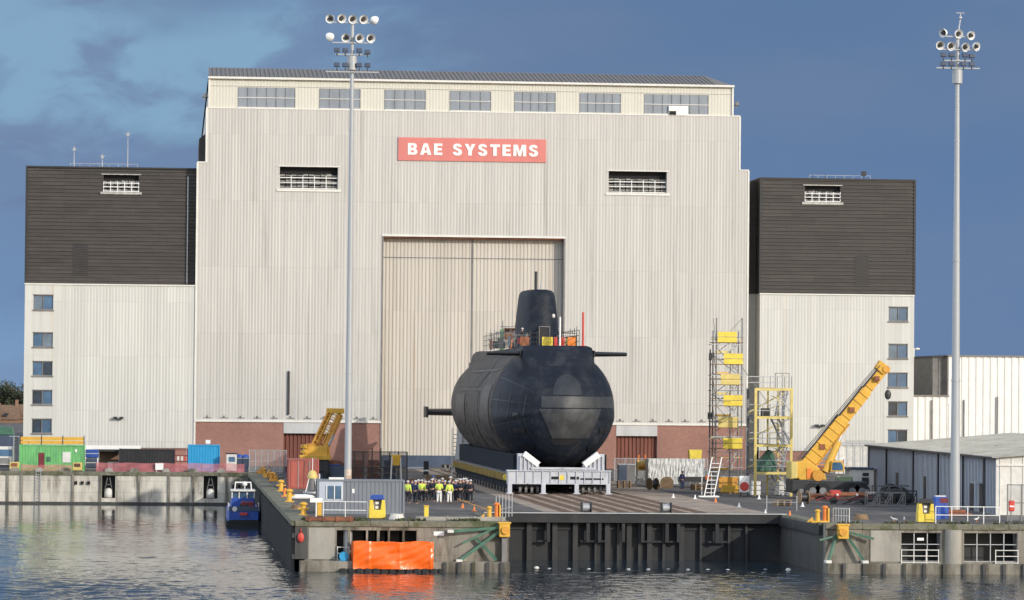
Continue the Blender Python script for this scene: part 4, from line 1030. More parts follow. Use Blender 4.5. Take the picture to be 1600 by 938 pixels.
deck_frame('low scaffold frame with a dark red sheet at the left foot of the sail', 815, YN + 15, 1.0, 1.2, 3, 'galv_dark', ((.3, .8, 'maroon'),))
# ---------------------------------------------------------------- cradle
YC = 303.6; CX0, CX1 = on(793, 750, YC).x, on(954, 750, YC).x
oC = Vector((XS, YC, 0))
CR_ = empty('boat_cradle', oC, label='pale grey steel transport cradle on bogies carrying the submarine', cat='cradle')
def cpart(name, m, fn, parent=None, bevel=0):
    mb = MB(oC); fn(mb); return mb.build(name, m, parent or CR_, bevel=bevel)
zt = 1.98
fb = cpart('front_beam', M['cradle'], lambda b: (b.box(CX0, CX1, YC, YC + .9, .95, zt), b.box(CX0 - .05, CX1 + .05, YC - .12, YC + 1.0, zt, zt + .1), b.box(CX0, CX1, YC - .1, YC + 1.0, .88, .95)), bevel=.02)
for k in range(13):
    x = CX0 + .08 + (CX1 - CX0 - .16) * k / 12
    cpart('stiffener', M['cradle'], lambda b: b.box(x - .03, x + .03, YC - .1, YC, .95, zt), fb)
for px in (793, 849, 901, 951):
    x = min(max(on(px, 760, YC).x, CX0 + .2), CX1 - .2)
    cpart('leg', M['cradle'], lambda b: (b.box(x - .18, x + .18, YC - .14, YC + .3, .12, .9), b.box(x - .3, x + .3, YC - .3, YC + .4, .03, .14)), bevel=.02)
xm = (CX0 + CX1) / 2
for a, b_ in ((-.95, -.25), (.75, 1.5)): cpart('beam_slot', M['void'], lambda b: b.box(xm + a + .2, xm + b_ + .2, YC - .015, YC + .1, 1.3, 1.55), fb)
cpart('beam_slot', M['void'], lambda b: b.box(CX1 - 2.6, CX1 - .6, YC - .015, YC + .1, 1.28, 1.42), fb)
cpart('number_plate', M['lemon'], lambda b: b.box(xm - .02, xm + .42, YC - .03, YC + .05, 1.25, 1.65), fb)
cpart('saddle_plate', M['cradle'], lambda b: b.box(XS - 2.6, XS + 3.0, YC - .1, YC + 1.2, zt + .14, zt + .34), bevel=.03)
for s in (-1, 1):
    x0, x1 = XS + s * 1.9, XS + s * 3.7
    def fn(b):
        b.prism([(x0, zt + .1), (x1, zt + .1), (x1, zt + 1.5), (x1 - s * .4, zt + 1.5), (x0, zt + .5)], 'y', YC + .1, YC + 1.2)
    cpart('saddle_arm', M['cradle'], fn, bevel=.02)
    for k in range(5):
        x = x0 + (x1 - x0) * (k + .5) / 5; zk = zt + .45 + .95 * (k + .5) / 5
        cpart('arm_rib', M['cradle'], lambda b: b.box(x - .04, x + .04, YC - .05, YC + .1, zt + .1, zk), None)
    p, q = Vector((XS + s * 1.95, YC + .3, zt + .56)), Vector((XS + s * 3.2, YC + .3, zt + 1.5))
    cpart('saddle_pad', M['white'], lambda b: b.bar(p, q, .8, .5), bevel=.02)
# bogies
for i in range(8):
    Yk = YC + .9 + i * 12
    for s in (-1, 1):
        xb = XS + s * 2.7
        bg = MB(oC); bg.box(xb - 1.0, xb + 1.0, Yk, Yk + 2.2, .45, .8)
        bg = bg.build('bogie', M['blacksteel'], CR_, bevel=.03)
        for j in range(4):
            mb = MB(oC); x = xb - .75 + j * .5; mb.tube((x - .1, Yk - .05, .42), (x + .1, Yk - .05, .42), .36, n=14); mb.build('wheel', M['galv_dark'], bg, smooth='angle')
# long sides
for s in (-1, 1):
    x = XS + s * 3.6; xe = CX0 if s < 0 else CX1
    cpart('side_girder', M['cradle_dark'], lambda b: (b.box(min(x, xe + s * -.3), max(x, xe + s * -.3), YC + 1, YC + 60, .5, 1.1), b.box(x - .4, x + .4, YC + 1.2, YC + 59, 1.1, 3.4)))
    cpart('walkway_edge', M['yrail'], lambda b: b.box(min(xe, xe - s * .25), max(xe, xe - s * .25), YC + 1, YC + 60, 1.12, 1.72))
    ye = cpart('walkway', M['galv_dark'], lambda b: b.box(min(x, xe), max(x, xe), YC + 1, YC + 60, 1.73, 1.80))
    if s < 0:
        mb = MB(oC)
        for k in range(43):
            y = YC + 1.2 + k * 1.36; mb.box(xe - .06, xe, y, y + .16, 1.1, 1.75)
        mb.build('edge_bracket', M['yrail'], ye)
        for k in range(19):
            mb = MB(oC); y = YC + 1.5 + k * 3; mb.box(xe + .1, xe + .6, y, y + 1.6, .05, .5); mb.build('side_bogie', M['blacksteel'], ye)
mb = MB(oC); mb.tube((CX0 - .02, YC + .9, 1.45), (CX0 - .02, YC + 1.3, 1.45), .26, n=14); mb.build('marker_lamp', M['lemon'], CR_, smooth='angle')
M['sleeve'] = mat('rusty_sleeve', (.55, .45, .36), .7, var=.15, scale=2, c2=(.30, .13, .06), c2amt=.25, c2scale=1.5)
for i in range(9):
    Yk = YC + 10 + i * 9.5; w5 = 1.0 if i < 5 else .55
    def fn(b):
        b.prism([(XS - 3.6 * w5, .4), (XS + 3.6 * w5, .4), (XS + 3.9 * w5, 1.9 + 1.8 * w5), (XS + 2.2 * w5, 2.6), (XS, 2.0), (XS - 2.2 * w5, 2.6), (XS - 3.9 * w5, 1.9 + 1.8 * w5)], 'y', Yk, Yk + 1.0)
    cpart('saddle_frame', M['cradle_dark'], fn)
# access scaffold with white sheeting by the stern
o = Vector((CX0 + .1, YC + 61, 0))
e = empty('access_stair', o, label='thin white access stair standing beside the stern of the submarine', cat='stair')
for dx in (0, .9):
    for dy in (0, 1.4): mb = MB(o); mb.bar((o.x + dx, o.y + dy, 0), (o.x + dx, o.y + dy, 5.0), .06); mb.build('upright', M['offw'], e)
mb = MB(o); mb.add([(o.x + .2, o.y + .1, 1.8), (o.x + 1.6, o.y + .1, 1.8), (o.x + 1.6, o.y + .1, 3.6), (o.x + .5, o.y + .1, 5.4)], [(0, 1, 2, 3)]); mb.build('sheet', M['white'], e)
for k in range(11): mb = MB(o); mb.box(o.x, o.x + .9, o.y + .2, o.y + .5, .4 * k + .3, .4 * k + .36); mb.build('tread', M['galv_dark'], e)

# ================================================================== light masts
def light_mast(label, x, y, ztop, r0, r1, zcol, rows, px, head_w, top_aerial=False, lean=0.0):
    o = Vector((x, y, 0)); e = empty('light_mast', o, label=label, cat='light mast', group='floodlight masts on the quay')
    mb = MB(o); mb.tube((x, y, 3.0 if zcol else 0), (x, y, ztop), r0, r1, n=24); mb.build('pole', M['pole'], e, smooth='angle')
    mb = MB(o); mb.tube((x, y, .0), (x, y, 3.05 if zcol else 0.02), r0 * 1.05, r0 * 1.02, n=24); mb.build('base_sleeve', M['sleeve'], e, smooth='angle')
    mb = MB(o); mb.prism([(x - 1.0, y - 1.0), (x + 1.0, y - 1.0), (x + 1.0, y + 1.0), (x - 1.0, y + 1.0)], 'z', .0, .22); mb.prism([(x - .65, y - .65), (x + .65, y - .65), (x + .65, y + .65), (x - .65, y + .65)], 'z', .22, .45); mb.build('footing', M['rust'], e, bevel=.04)
    for zz in (ztop * .28, ztop * .53, ztop * .78):
        mb = MB(o); rr = r0 + (r1 - r0) * (zz / ztop); mb.tube((x, y, zz), (x, y, zz + .12), rr * 1.12, n=20); mb.build('joint_collar', M['pole'], e, smooth='angle')
    mb = MB(o); mb.tube((x, y, ztop - 3.4), (x, y, ztop - 2.4), r1 + .24, n=16); mb.build('winch_housing', M['pole'], e, smooth='angle')
    for (zz, w_) in rows['bars']:
        mb = MB(o); mb.bar((x - w_, y - .2, ztop + zz), (x + w_, y - .2, ztop + zz), .09); mb.build('crossbar', M['pole'], e)
    for (dx, zz, big, yaw, up) in rows['lamps']:
        zc = ztop + zz; d = Vector((math.sin(yaw), -math.cos(yaw), up)).normalized(); c = Vector((x + dx, y - .25, zc))
        if big:
            mb = MB(o); rings = []
            a = d.cross(Vector((0, 0, 1))).normalized(); b = a.cross(d)
            for (u, rr) in ((-.30, .08), (-.22, .20), (-.05, .30), (.10, .33), (.12, .33), (.09, .29), (-.04, .21), (-.10, .04)):
                rings.append([c + d * u + a * rr * math.cos(2 * math.pi * i / 16) + b * rr * math.sin(2 * math.pi * i / 16) for i in range(16)])
            mb.loft(rings); L_ = mb.build('floodlight', M['white'], e, smooth='angle')
            mb = MB(o); mb.tube(c - d * .05, c + d * .16, .17, .12, n=12); mb.build('lamp_core', M['blacksteel'], L_, smooth='angle')
        else:
            mb = MB(o); mb.box(c.x - .22, c.x + .22, c.y - .2, c.y + .15, c.z - .16, c.z + .15); L_ = mb.build('floodlight', M['navy'], e, bevel=.05)
            mb = MB(o); mb.bar((c.x, c.y, c.z - .2), (c.x, c.y, c.z - .42), .07); mb.build('bracket', M['blacksteel'], L_)
    if top_aerial:
        mb = MB(o); mb.tube((x, y, ztop), (x + .2, y, ztop + 1.35), .06, .04); mb.ball((x + .2, y, ztop + 1.4), .13); mb.bar((x - .1, y, ztop + 1.75), (x + .5, y, ztop + 1.75), .05); mb.bar((x + .2, y, ztop + 1.3), (x + .2, y, ztop + 1.8), .05); mb.build('wind_vane', M['steel'], e)
P = at(543, 800); zt = Zz(550, 36, P.y)
rows = dict(bars=[(0, 1.65), (-1.45, 1.45), (-2.3, 1.2), (-3.55, 1.9)],
            lamps=[(-1.6, .25, 1, -.3, -.25), (-.8, .28, 1, .25, -.2), (.0, .25, 1, .1, -.25), (.78, .25, 1, .2, -.2), (1.55, .2, 1, 2.2, -.3),
                   (-1.6, -1.05, 1, -2.4, -.3), (-.45, -1.1, 1, -.2, -.25), (.5, -1.1, 1, .25, -.2), (1.3, -1.1, 1, .25, -.25)] +
                  [(-1.1, -2.0, 0, 0, 0), (-.5, -2.0, 0, 0, 0), (.5, -2.0, 0, 0, 0), (1.1, -2.1, 0, 0, 0), (-1.1, -3.05, 0, 0, 0), (-.5, -3.05, 0, 0, 0), (.5, -3.05, 0, 0, 0), (1.1, -3.05, 0, 0, 0)])
light_mast('tall grey floodlight mast with rusty base in front of the hall, left of the submarine', P.x, P.y, zt, .25, .12, True, rows, 0, 0)
P = at(1492, 806); zt = Zz(1502, 58, P.y)
rows = dict(bars=[(0, .9), (-.95, 1.45), (-1.75, 1.0), (-2.3, 1.6)],
            lamps=[(-1.1, .25, 1, -.9, -.2), (.0, .2, 1, .3, -.2), (.9, .1, 1, .5, -.2), (-1.35, -.65, 1, .1, -.3), (-.55, -.7, 1, .2, -.3), (.5, -.75, 1, .4, -.3), (1.3, -.7, 1, .6, -.2)] +
                  [(-1.1, -1.35, 0, 0, 0), (-.5, -1.35, 0, 0, 0), (.5, -1.35, 0, 0, 0), (1.0, -1.4, 0, 0, 0), (-1.1, -2.0, 0, 0, 0), (-.5, -2.0, 0, 0, 0), (.4, -2.0, 0, 0, 0), (1.0, -2.0, 0, 0, 0)])
light_mast('tall grey floodlight mast near the right edge beside the grey shed', P.x, P.y, zt, .37, .13, False, rows, 0, 0, True)

# ================================================================== people
def skin_mesh(verts, edges, radii, sub=1):
    me = bpy.data.meshes.new('skin_tmp'); me.from_pydata([tuple(v) for v in verts], edges, []); o = bpy.data.objects.new('skin_tmp', me); COL.objects.link(o)
    sk = o.modifiers.new('s', 'SKIN')
    if not me.skin_vertices:
        bm = bmesh.new(); bm.from_mesh(me); bm.verts.layers.skin.verify(); bm.to_mesh(me); bm.free()
    for i, r in enumerate(radii):
        me.skin_vertices[0].data[i].radius = (r if isinstance(r, tuple) else (r, r)); me.skin_vertices[0].data[i].use_root = (i == 0)
    if sub: o.modifiers.new('d', 'SUBSURF').levels = sub
    dg = bpy.context.evaluated_depsgraph_get(); dg.update()
    out = bpy.data.meshes.new_from_object(o.evaluated_get(dg)); out.polygons.foreach_set('use_smooth', [True] * len(out.polygons))
    bpy.data.objects.remove(o); return out
def person_skeleton(pose):
    # pose: arms 'down', 'folded', 'pocket', 'point'
    V = dict(pel=(0, 0, .96), sp=(0, .01, 1.14), ch=(0, .01, 1.36), nk=(0, 0, 1.49), hb=(0, -.01, 1.58), hd=(0, -.015, 1.67), ht=(0, -.01, 1.74), nose=(0, -.115, 1.635))
    Rr = dict(pel=(.15, .11), sp=(.13, .095), ch=(.155, .11), nk=.055, hb=.072, hd=.088, ht=.06, nose=.014)
    E = [('pel', 'sp'), ('sp', 'ch'), ('ch', 'nk'), ('nk', 'hb'), ('hb', 'hd'), ('hd', 'ht'), ('hd', 'nose')]
    for s, n in ((-1, 'l'), (1, 'r')):
        arms = {'down': ((.25, .03, 1.13), (.27, -.05, .90)), 'folded': ((.27, -.02, 1.14), (.04 + .03 * (s + 1), -.22, 1.17)), 'pocket': ((.30, .06, 1.14), (.20, -.04, .95)),
                'point': ((.27, -.02, 1.14), (.27, -.05, .90)) if s < 0 else ((.33, -.16, 1.28), (.40, -.40, 1.34))}[pose]
        el, wr = arms; V['sh' + n] = (s * .185, .01, 1.42); V['el' + n] = (s * el[0], el[1], el[2]); V['wr' + n] = (s * wr[0], wr[1], wr[2])
        d = (Vector(V['wr' + n]) - Vector(V['el' + n])).normalized(); w = Vector(V['wr' + n]); side = d.cross(Vector((s, 0, .01))).normalized()
        V['pa' + n] = tuple(w + d * .07)
        E += [('ch', 'sh' + n), ('sh' + n, 'el' + n), ('el' + n, 'wr' + n), ('wr' + n, 'pa' + n)]
        Rr['sh' + n] = .065; Rr['el' + n] = .045; Rr['wr' + n] = .030; Rr['pa' + n] = (.034, .018)
        for k in range(4):
            f = 'f%d' % k + n; V[f] = tuple(w + d * (.16 - .008 * abs(k - 1)) + side * (k - 1.5) * .022); Rr[f] = .009; E.append(('pa' + n, f))
        V['th' + n] = tuple(w + d * .08 + side * -.06); Rr['th' + n] = .010; E.append(('pa' + n, 'th' + n))
        V['hp' + n] = (s * .095, 0, .88); V['kn' + n] = (s * .11, -.02, .50); V['an' + n] = (s * .12, .03, .10); V['to' + n] = (s * .14, -.14, .035)
        Rr['hp' + n] = .10; Rr['kn' + n] = .062; Rr['an' + n] = .045; Rr['to' + n] = (.045, .03)
        E += [('pel', 'hp' + n), ('hp' + n, 'kn' + n), ('kn' + n, 'an' + n), ('an' + n, 'to' + n)]
    return V, E, Rr
PM = {}
def person_meshes(pose):
    if pose in PM: return PM[pose]
    V, E, Rr = person_skeleton(pose); names = ['pel'] + [k for k in V if k != 'pel']; ix = {k: i for i, k in enumerate(names)}
    body = skin_mesh([V[k] for k in names], [(ix[a], ix[b]) for a, b in E], [Rr[k] for k in names])
    def sub(keys, grow, root):
        nm = [root] + [k for k in keys if k != root]; jx = {k: i for i, k in enumerate(nm)}
        rr = []
        for k in nm: r = Rr[k]; rr.append(tuple(x + grow for x in r) if isinstance(r, tuple) else r + grow)
        return skin_mesh([V[k] for k in nm], [(jx[a], jx[b]) for a, b in E if a in jx and b in jx], rr)
    jk = sub(['pel', 'sp', 'ch', 'shl', 'shr', 'ell', 'elr', 'wrl', 'wrr'], .028, 'pel')
    tr = sub(['pel', 'hpl', 'hpr', 'knl', 'knr', 'anl', 'anr'], .022, 'pel')
    PM[pose] = (body, jk, tr); return PM[pose]
def hat_mesh():
    mb = MB(); mb.ball((0, -.01, 1.68), .118, .135, .12, 14, 6, math.pi / 2, 0.05); mb.tube((0, -.02, 1.675), (0, -.02, 1.69), .15, .14, n=14)
    o = mb.build('hat_tmp', M['hat'], smooth=True); me = o.data; bpy.data.objects.remove(o); return me
HAT = hat_mesh(); VC = {}
def with_mat(me, m):
    k = (me.name, m.name)
    if k not in VC: c = me.copy(); c.materials.clear(); c.materials.append(m); VC[k] = c
    return VC[k]
def person(loc, rz, label, pose='down', top='cloth_dark', legs='cloth_dark', hat=None, h=1.0, group=None):
    b, j, t = person_meshes(pose)
    hat = hat or random.choice(['hat', 'hat', 'cloth_dark', 'galv_dark', 'blue', 'hat'])
    o = bpy.data.objects.new('person', with_mat(b, M['skin'])); COL.objects.link(o); o.location = loc; o.rotation_euler.z = rz; o.scale = (h,) * 3
    tag(o, label, 'person', group)
    for nm, me, m in (('jacket', j, top), ('trousers', t, legs), ('hard_hat', HAT, hat)):
        c = bpy.data.objects.new(nm, with_mat(me, M[m])); COL.objects.link(c); c.parent = o
    return o
NAMED = [  # px, foot y, facing, pose, top, legs, label
 (637, 787, 2.6, 'down', 'hivis', 'cloth_dark', 'person in yellow vest at the left end of the crowd, dark trousers'),
 (659, 786, 3.0, 'down', 'hivis', 'cloth_dark', 'person in yellow vest and dark trousers, second yellow vest from the left of the crowd'),
 (686, 787, 3.1, 'folded', 'hivis', 'cloth_white', 'person in yellow jacket and white trousers, the left of two in white trousers'),
 (702, 787, 3.3, 'down', 'hivis', 'cloth_white', 'person in yellow jacket and white trousers, the right of two in white trousers'),
 (649, 788, 2.4, 'pocket', 'cloth_navy', 'cloth_dark', 'person in dark coat and white hat standing between the two yellow vests'),
 (730, 785, 2.2, 'pocket', 'cloth_dark', 'cloth_dark', 'person in dark coat and white hat, second from the right end of the crowd'),
 (735, 786, 2.9, 'down', 'cloth_dark', 'cloth_dark', 'person in dark clothes and white hat at the right end of the crowd'),
 (719, 785, 3.4, 'down', 'cloth_dark', 'cloth_dark', 'person in dark coat standing between the white trousers and the right end of the crowd')]
for (px, py, rz, pose, a, b, lab) in NAMED:
    person(at(px, py), rz, lab, pose, a, b, 'hat', h=random.uniform(.98, 1.06), group='onlookers in hard hats')
poses = ['down', 'folded', 'pocket', 'down']
for i, (px, py) in enumerate([(644, 783), (654, 784), (665, 785), (670, 784), (675, 785), (680, 784), (691, 783), (695, 785), (708, 784), (712, 785), (724, 784), (663, 781), (684, 781), (704, 781), (715, 781), (728, 781), (677, 780)]):
    person(at(px, py), random.uniform(1.8, 4.4), 'person in dark clothes and hard hat standing in the thick of the crowd', poses[i % 4], 'cloth_dark' if i % 3 else 'cloth_navy', 'cloth_dark', h=random.uniform(.90, 1.07), group='dark clothed onlookers inside the crowd')
person(at(1066, 767), .6, 'person in navy overalls walking by the white sheeted stack', 'pocket', 'cloth_navy', 'cloth_navy')
person(at(468, 762), -.5, 'person in orange jacket beside the red container', 'down', 'cloth_orange', 'cloth_dark')
zdk = ZC + 5.42
for (px, Y, rz, a, lab) in ((874, YN + 12.4, .4, 'cloth_dark', 'person in dark clothes on the submarine casing right of the sail'), (797, YN + 37, 1.2, 'cloth_orange', 'person in orange jacket on the casing left of the sail'),
                            (816, YN + 16.5, 2, 'cloth_dark', 'person in dark coat at the left front corner of the sail')):
    x = on(px, 520, Y).x; x = max(XS - 2.4, min(XS + 2.4, x)); person((x, Y, zdk), rz, lab, 'down', a, 'cloth_dark', h=.95)

# ================================================================== generic props
def part(e, o, name, m, fn, smooth=False, bevel=0):
    mb = MB(o); fn(mb); return mb.build(name, M[m] if isinstance(m, str) else m, e, smooth=smooth, bevel=bevel)
def container(label, loc, rz, L, Wd_, Hh, m, name='shipping_container', group=None, ribs='z', doors=True):
    e = empty(name, loc, rz, label, 'container', group)
    mb = MB(); d = .04
    def side(axis, sign):
        Lx = L if axis == 'x' else Wd_; n = int(Lx / .28); off = (Wd_ if axis == 'x' else L) / 2
        for k in range(n):
            a0 = -Lx / 2 + Lx * k / n; a1 = a0 + Lx / n * .5; a2 = a0 + Lx / n * .62; a3 = a0 + Lx / n
            for (u, v, w, q) in ((a0, a1, 0, 0), (a1, a2, 0, d), (a2, a3 - .03, d, d), (a3 - .03, a3, d, 0)):
                P = [(u, sign * (off - w), .12), (v, sign * (off - q), .12), (v, sign * (off - q), Hh - .08), (u, sign * (off - w), Hh - .08)]
                if axis == 'y': P = [(y, x, z) for x, y, z in P]
                mb.add(P, [(0, 1, 2, 3)])
    side('x', -1); side('x', 1); side('y', -1); side('y', 1)
    mb.box(-L / 2 + .06, L / 2 - .06, -Wd_ / 2 + .06, Wd_ / 2 - .06, .1, Hh - .02)
    mb.build('body', M[m], e)
    mb = MB()
    for x in (-1, 1):
        for y in (-1, 1): mb.box(x * L / 2 - .07, x * L / 2 + .07, y * Wd_ / 2 - .07, y * Wd_ / 2 + .07, 0, Hh)
    for z in (.02, Hh - .13):
        for y in (-1, 1): mb.box(-L / 2, L / 2, y * Wd_ / 2 - .05, y * Wd_ / 2 + .05, z, z + .11)
        for x in (-1, 1): mb.box(x * L / 2 - .05, x * L / 2 + .05, -Wd_ / 2, Wd_ / 2, z, z + .11)
    mb.build('frame', M[m], e)
    if doors:
        for k in (-1, 1):
            q = MB(); q.box(-L / 2 - .03 - .02, -L / 2 - .0, min(k * .02, k * (Wd_ / 2 - .1)), max(k * .02, k * (Wd_ / 2 - .1)), .15, Hh - .15); dd = q.build('door', M[m], e)
            q = MB(); q.bar((-L / 2 - .08, k * .5, .15), (-L / 2 - .08, k * .5, Hh - .15), .05); q.build('lock_rod', M['steel'], dd)
    return e
def C(px0, px1, pyb, z=0):                     # centre and width on the ground of a thing spanning these columns
    p, q = at(px0, pyb, z), at(px1, pyb, z); return (p + q) / 2, (q - p).length
# ---------------------------------------------------------------- far quay row
yq = YFQ + 4
def FX(px): return on(px, 730, yq).x
x0, x1 = FX(31), FX(131)
e = container('bright green container with yellow boards on its roof at the far quay', ((x0 + x1) / 2, yq + 1.3, 0), 0, x1 - x0, 2.6, 2.75, 'green', doors=False); o = (0, 0, 0)
part(e, o, 'window', 'offw', lambda b: b.box(1.1, 1.95, -1.36, -1.28, .9, 2.0)); part(e, o, 'doorway', 'maroon', lambda b: b.box(-1.4, -.8, -1.36, -1.27, .3, 1.9))
part(e, o, 'wall_box', 'dgreen', lambda b: b.box(-.5, -.2, -1.42, -1.28, 1.0, 1.5)); part(e, o, 'roof_light', 'white', lambda b: b.box(2.4, 2.6, -1.35, -1.28, 2.0, 2.3))
e2 = empty('roof_barrier', ((x0 + x1) / 2, yq, 2.75), label='run of yellow boards with dark posts on the green container roof', cat='barrier')
for k in range(3):
    a = (x0 - x1) / 2 + (x1 - x0) * k / 3; b_ = a + (x1 - x0) / 3
    for zz in (.08, .48): part(e2, o, 'board', 'yellow', lambda b: b.box(a + .05, b_ - .05, .02, .06, zz, zz + .34))
    part(e2, o, 'post', 'blacksteel', lambda b: b.box(a - .04, a + .04, -.04, .02, 0, 1.0))
part(e2, o, 'post', 'blacksteel', lambda b: b.box((x1 - x0) / 2 - .04, (x1 - x0) / 2 + .04, -.04, .02, 0, 1.0))
def gen_box(px, label):
    x = FX(px); e = empty('generator', (x, YFQ + 1.9, 0), label=label, cat='generator'); o = (0, 0, 0)
    part(e, o, 'housing', 'lemon' if 0 else 'pyellow', lambda b: b.box(-.5, .5, -.35, .35, .12, .95), bevel=.04); part(e, o, 'grille', 'rust', lambda b: b.box(-.35, .3, -.39, -.34, .5, .85)); part(e, o, 'skid', 'blacksteel', lambda b: b.box(-.48, .48, -.33, .33, 0, .12))
gen_box(24, 'small cream generator left of the green container'); gen_box(122, 'small cream generator before the right end of the green container')
for (a, b_, yt, yb_, m, lab, cat) in ((134, 154, 702, 716, 'blue', 'blue grey tank stacked above another beside the green container', 'tank'), (134, 152, 716, 731, 'navy', 'dark blue tank under the stacked pair beside the green container', 'tank')):
    xa, xb = on(a, yt, yq + 2).x, on(b_, yt, yq + 2).x; z1 = Zz(a, yt, yq + 2); z0_ = max(0, Zz(a, yb_, yq + 2))
    e = empty('tank', ((xa + xb) / 2, yq + 2, z0_), label=lab, cat=cat); w_ = (xb - xa) / 2
    part(e, o, 'shell', m, lambda b: b.box(-w_, w_, -.6, .6, .06, z1 - z0_ - .03), bevel=.06); part(e, o, 'band', 'offw', lambda b: b.box(-w_ - .02, w_ + .02, -.62, -.58, (z1 - z0_) * .5, (z1 - z0_) * .56)); part(e, o, 'foot', 'blacksteel', lambda b: b.box(-w_ + .1, w_ - .1, -.5, .5, 0, .06))
# open shelter
xa, xb = on(154, 715, yq + 6).x, on(192, 715, yq + 6).x; e = empty('open_shelter', ((xa + xb) / 2, yq + 6, 0), label='low open shelter with black roof between the tanks and the black container', cat='shelter'); w_ = (xb - xa) / 2
part(e, o, 'roof', 'blacksteel', lambda b: b.box(-w_ - .6, w_ + .2, -1.2, 1.2, 2.0, 2.2)); part(e, o, 'back_wall', 'housebrick', lambda b: b.box(-w_, w_, 1.0, 1.2, 0, 2.0)); part(e, o, 'side_post', 'galv_dark', lambda b: b.box(w_ - .12, w_, -1.1, -1.0, 0, 2.0)); part(e, o, 'side_post', 'galv_dark', lambda b: b.box(-w_, -w_ + .12, -1.1, -1.0, 0, 2.0))
for k, m in enumerate(('dgreen', 'white', 'offw')):
    mb = MB(); mb.box(-.3, .3, -.3, .3, .1, .8); mb.box(-.34, .34, -.34, .34, .8, .88)
    for s in (-.22, .22): mb.tube((s, -.3, .08), (s, .3, .08), .08, n=8)
    tag(mb.build('wheelie_bin', M[m], loc=((xa + xb) / 2 - .7 + k * .72, yq + 4.6, 0), bevel=.03), ('dark green', 'bright white', 'dull cream')[k] + ' bin in front of the low open shelter', 'bin')
xa, xb = on(187, 715, yq + 2).x, on(272, 715, yq + 2).x
container('long black container behind the pink netting', ((xa + xb) / 2, yq + 3.2, 0), 0, xb - xa, 2.4, 2.35, 'blackc')
xa, xb = on(273, 715, yq + 2).x, on(293, 715, yq + 2).x
e = empty('site_stair', ((xa + xb) / 2, yq + 2.5, 0), label='dark red site stair frame between the black and blue containers', cat='stair'); w_ = (xb - xa) / 2
for s in (-1, 1):
    for y in (-.5, .5): part(e, o, 'post', 'maroon', lambda b: b.bar((s * w_, y, 0), (s * w_, y, 2.3), .12))
for z_ in (.5, 1.1, 1.7, 2.3): part(e, o, 'step', 'maroon', lambda b: b.box(-w_, w_, -.5, .5, z_ - .08, z_))
for s in (-.3, .1, .4): part(e, o, 'panel', 'offw' if s < .2 else 'red', lambda b: b.box(s - .1, s + .1, -.56, -.5, 1.15, 1.6))
xa, xb = on(295, 715, yq).x, on(343, 715, yq).x
container('bright blue container behind the pink netting', ((xa + xb) / 2, yq + 3.2, 0), 0, xb - xa, 2.4, 2.85, 'bluec')
xk = on(325, 700, yq + 2).x; mb = MB(); mb.box(-.25, .25, -.15, .15, .1, .5); mb.bar((0, 0, 0), (0, 0, .15), .08)
tag(mb.build('roof_lamp', M['white'], loc=(xk, yq + 2.5, 2.85)), 'small white box lamp on the roof of the blue container', 'lamp')
# cabin stack near the pier corner
xa, xb = on(354, 718, yq).x, on(370, 718, yq).x; e = empty('site_cabin', ((xa + xb) / 2, yq + 1, 0), label='small white site cabin near the pier corner', cat='cabin')
part(e, o, 'body', 'offw', lambda b: b.box(-.55, .55, -.6, .6, .1, 1.9), bevel=.03); part(e, o, 'roof', 'blacksteel', lambda b: b.box(-.6, .6, -.65, .65, 1.9, 2.0)); part(e, o, 'window', 'glass', lambda b: b.box(-.3, .35, -.64, -.58, 1.1, 1.6)); part(e, o, 'step', 'galv_dark', lambda b: b.box(-.4, .4, -.9, -.6, 0, .15))
xa = on(378, 718, yq).x; e = empty('skip', (xa, yq + 1.2, 0), label='dark blue skip heaped with blue sacks near the pier corner', cat='skip')
part(e, o, 'body', 'navy', lambda b: b.prism([(-.8, 0), (.6, 0), (.9, 1.5), (-.95, 1.5)], 'y', -.6, .6)); part(e, o, 'load', 'blue', lambda b: (b.ball((-.3, 0, 1.6), .45, .4, .3), b.ball((.4, 0, 1.6), .4, .4, .28)), smooth=True); part(e, o, 'rim', 'steel', lambda b: b.box(-.98, .93, -.64, -.58, 1.42, 1.52))
# pink netting with posts
def netting(label, xa, xb, y, h):
    e = empty('safety_netting', (xa, y, 0), label=label, cat='netting'); n = int((xb - xa) / .45); P = []
    for k in range(n + 1):
        x = (xb - xa) * k / n; w_ = .06 * math.sin(k * 1.3); P += [(x, w_, .02), (x, -w_, h * .5 - .05 * math.sin(k * .6)), (x, w_ * .5, h - .08 * abs(math.sin(k * .42)))]
    mb = MB(); mb.add(P, [f for k in range(n) for f in ((3 * k, 3 * k + 3, 3 * k + 4, 3 * k + 1), (3 * k + 1, 3 * k + 4, 3 * k + 5, 3 * k + 2))]); mb.build('net', M['netpink'], e)
    for k in range(int((xb - xa) / 2.2) + 1): part(e, (0, 0, 0), 'post', 'maroon', lambda b: b.bar((k * 2.2, .05, 0), (k * 2.2, .05, h + .06), .05))
netting('pink safety netting before the black and blue containers', on(150, 735, YFQ + 1.2).x, on(382, 735, YFQ + 1.2).x, YFQ + 1.3, 1.0)
netting('pink safety netting before the green container', on(33, 735, YFQ + 1.2).x, on(112, 735, YFQ + 1.2).x, YFQ + 1.3, .75)
x = on(249, 735, YFQ + 1).x; mb = MB(); mb.box(-.42, .42, -.02, .02, .25, .95); mb.bar((-.3, .04, 0), (-.3, .04, .9), .05); mb.bar((.3, .04, 0), (.3, .04, .9), .05)
tag(mb.build('blank_board', M['white'], loc=(x, YFQ + 1.0, 0)), 'blank white board in front of the pink netting', 'board')
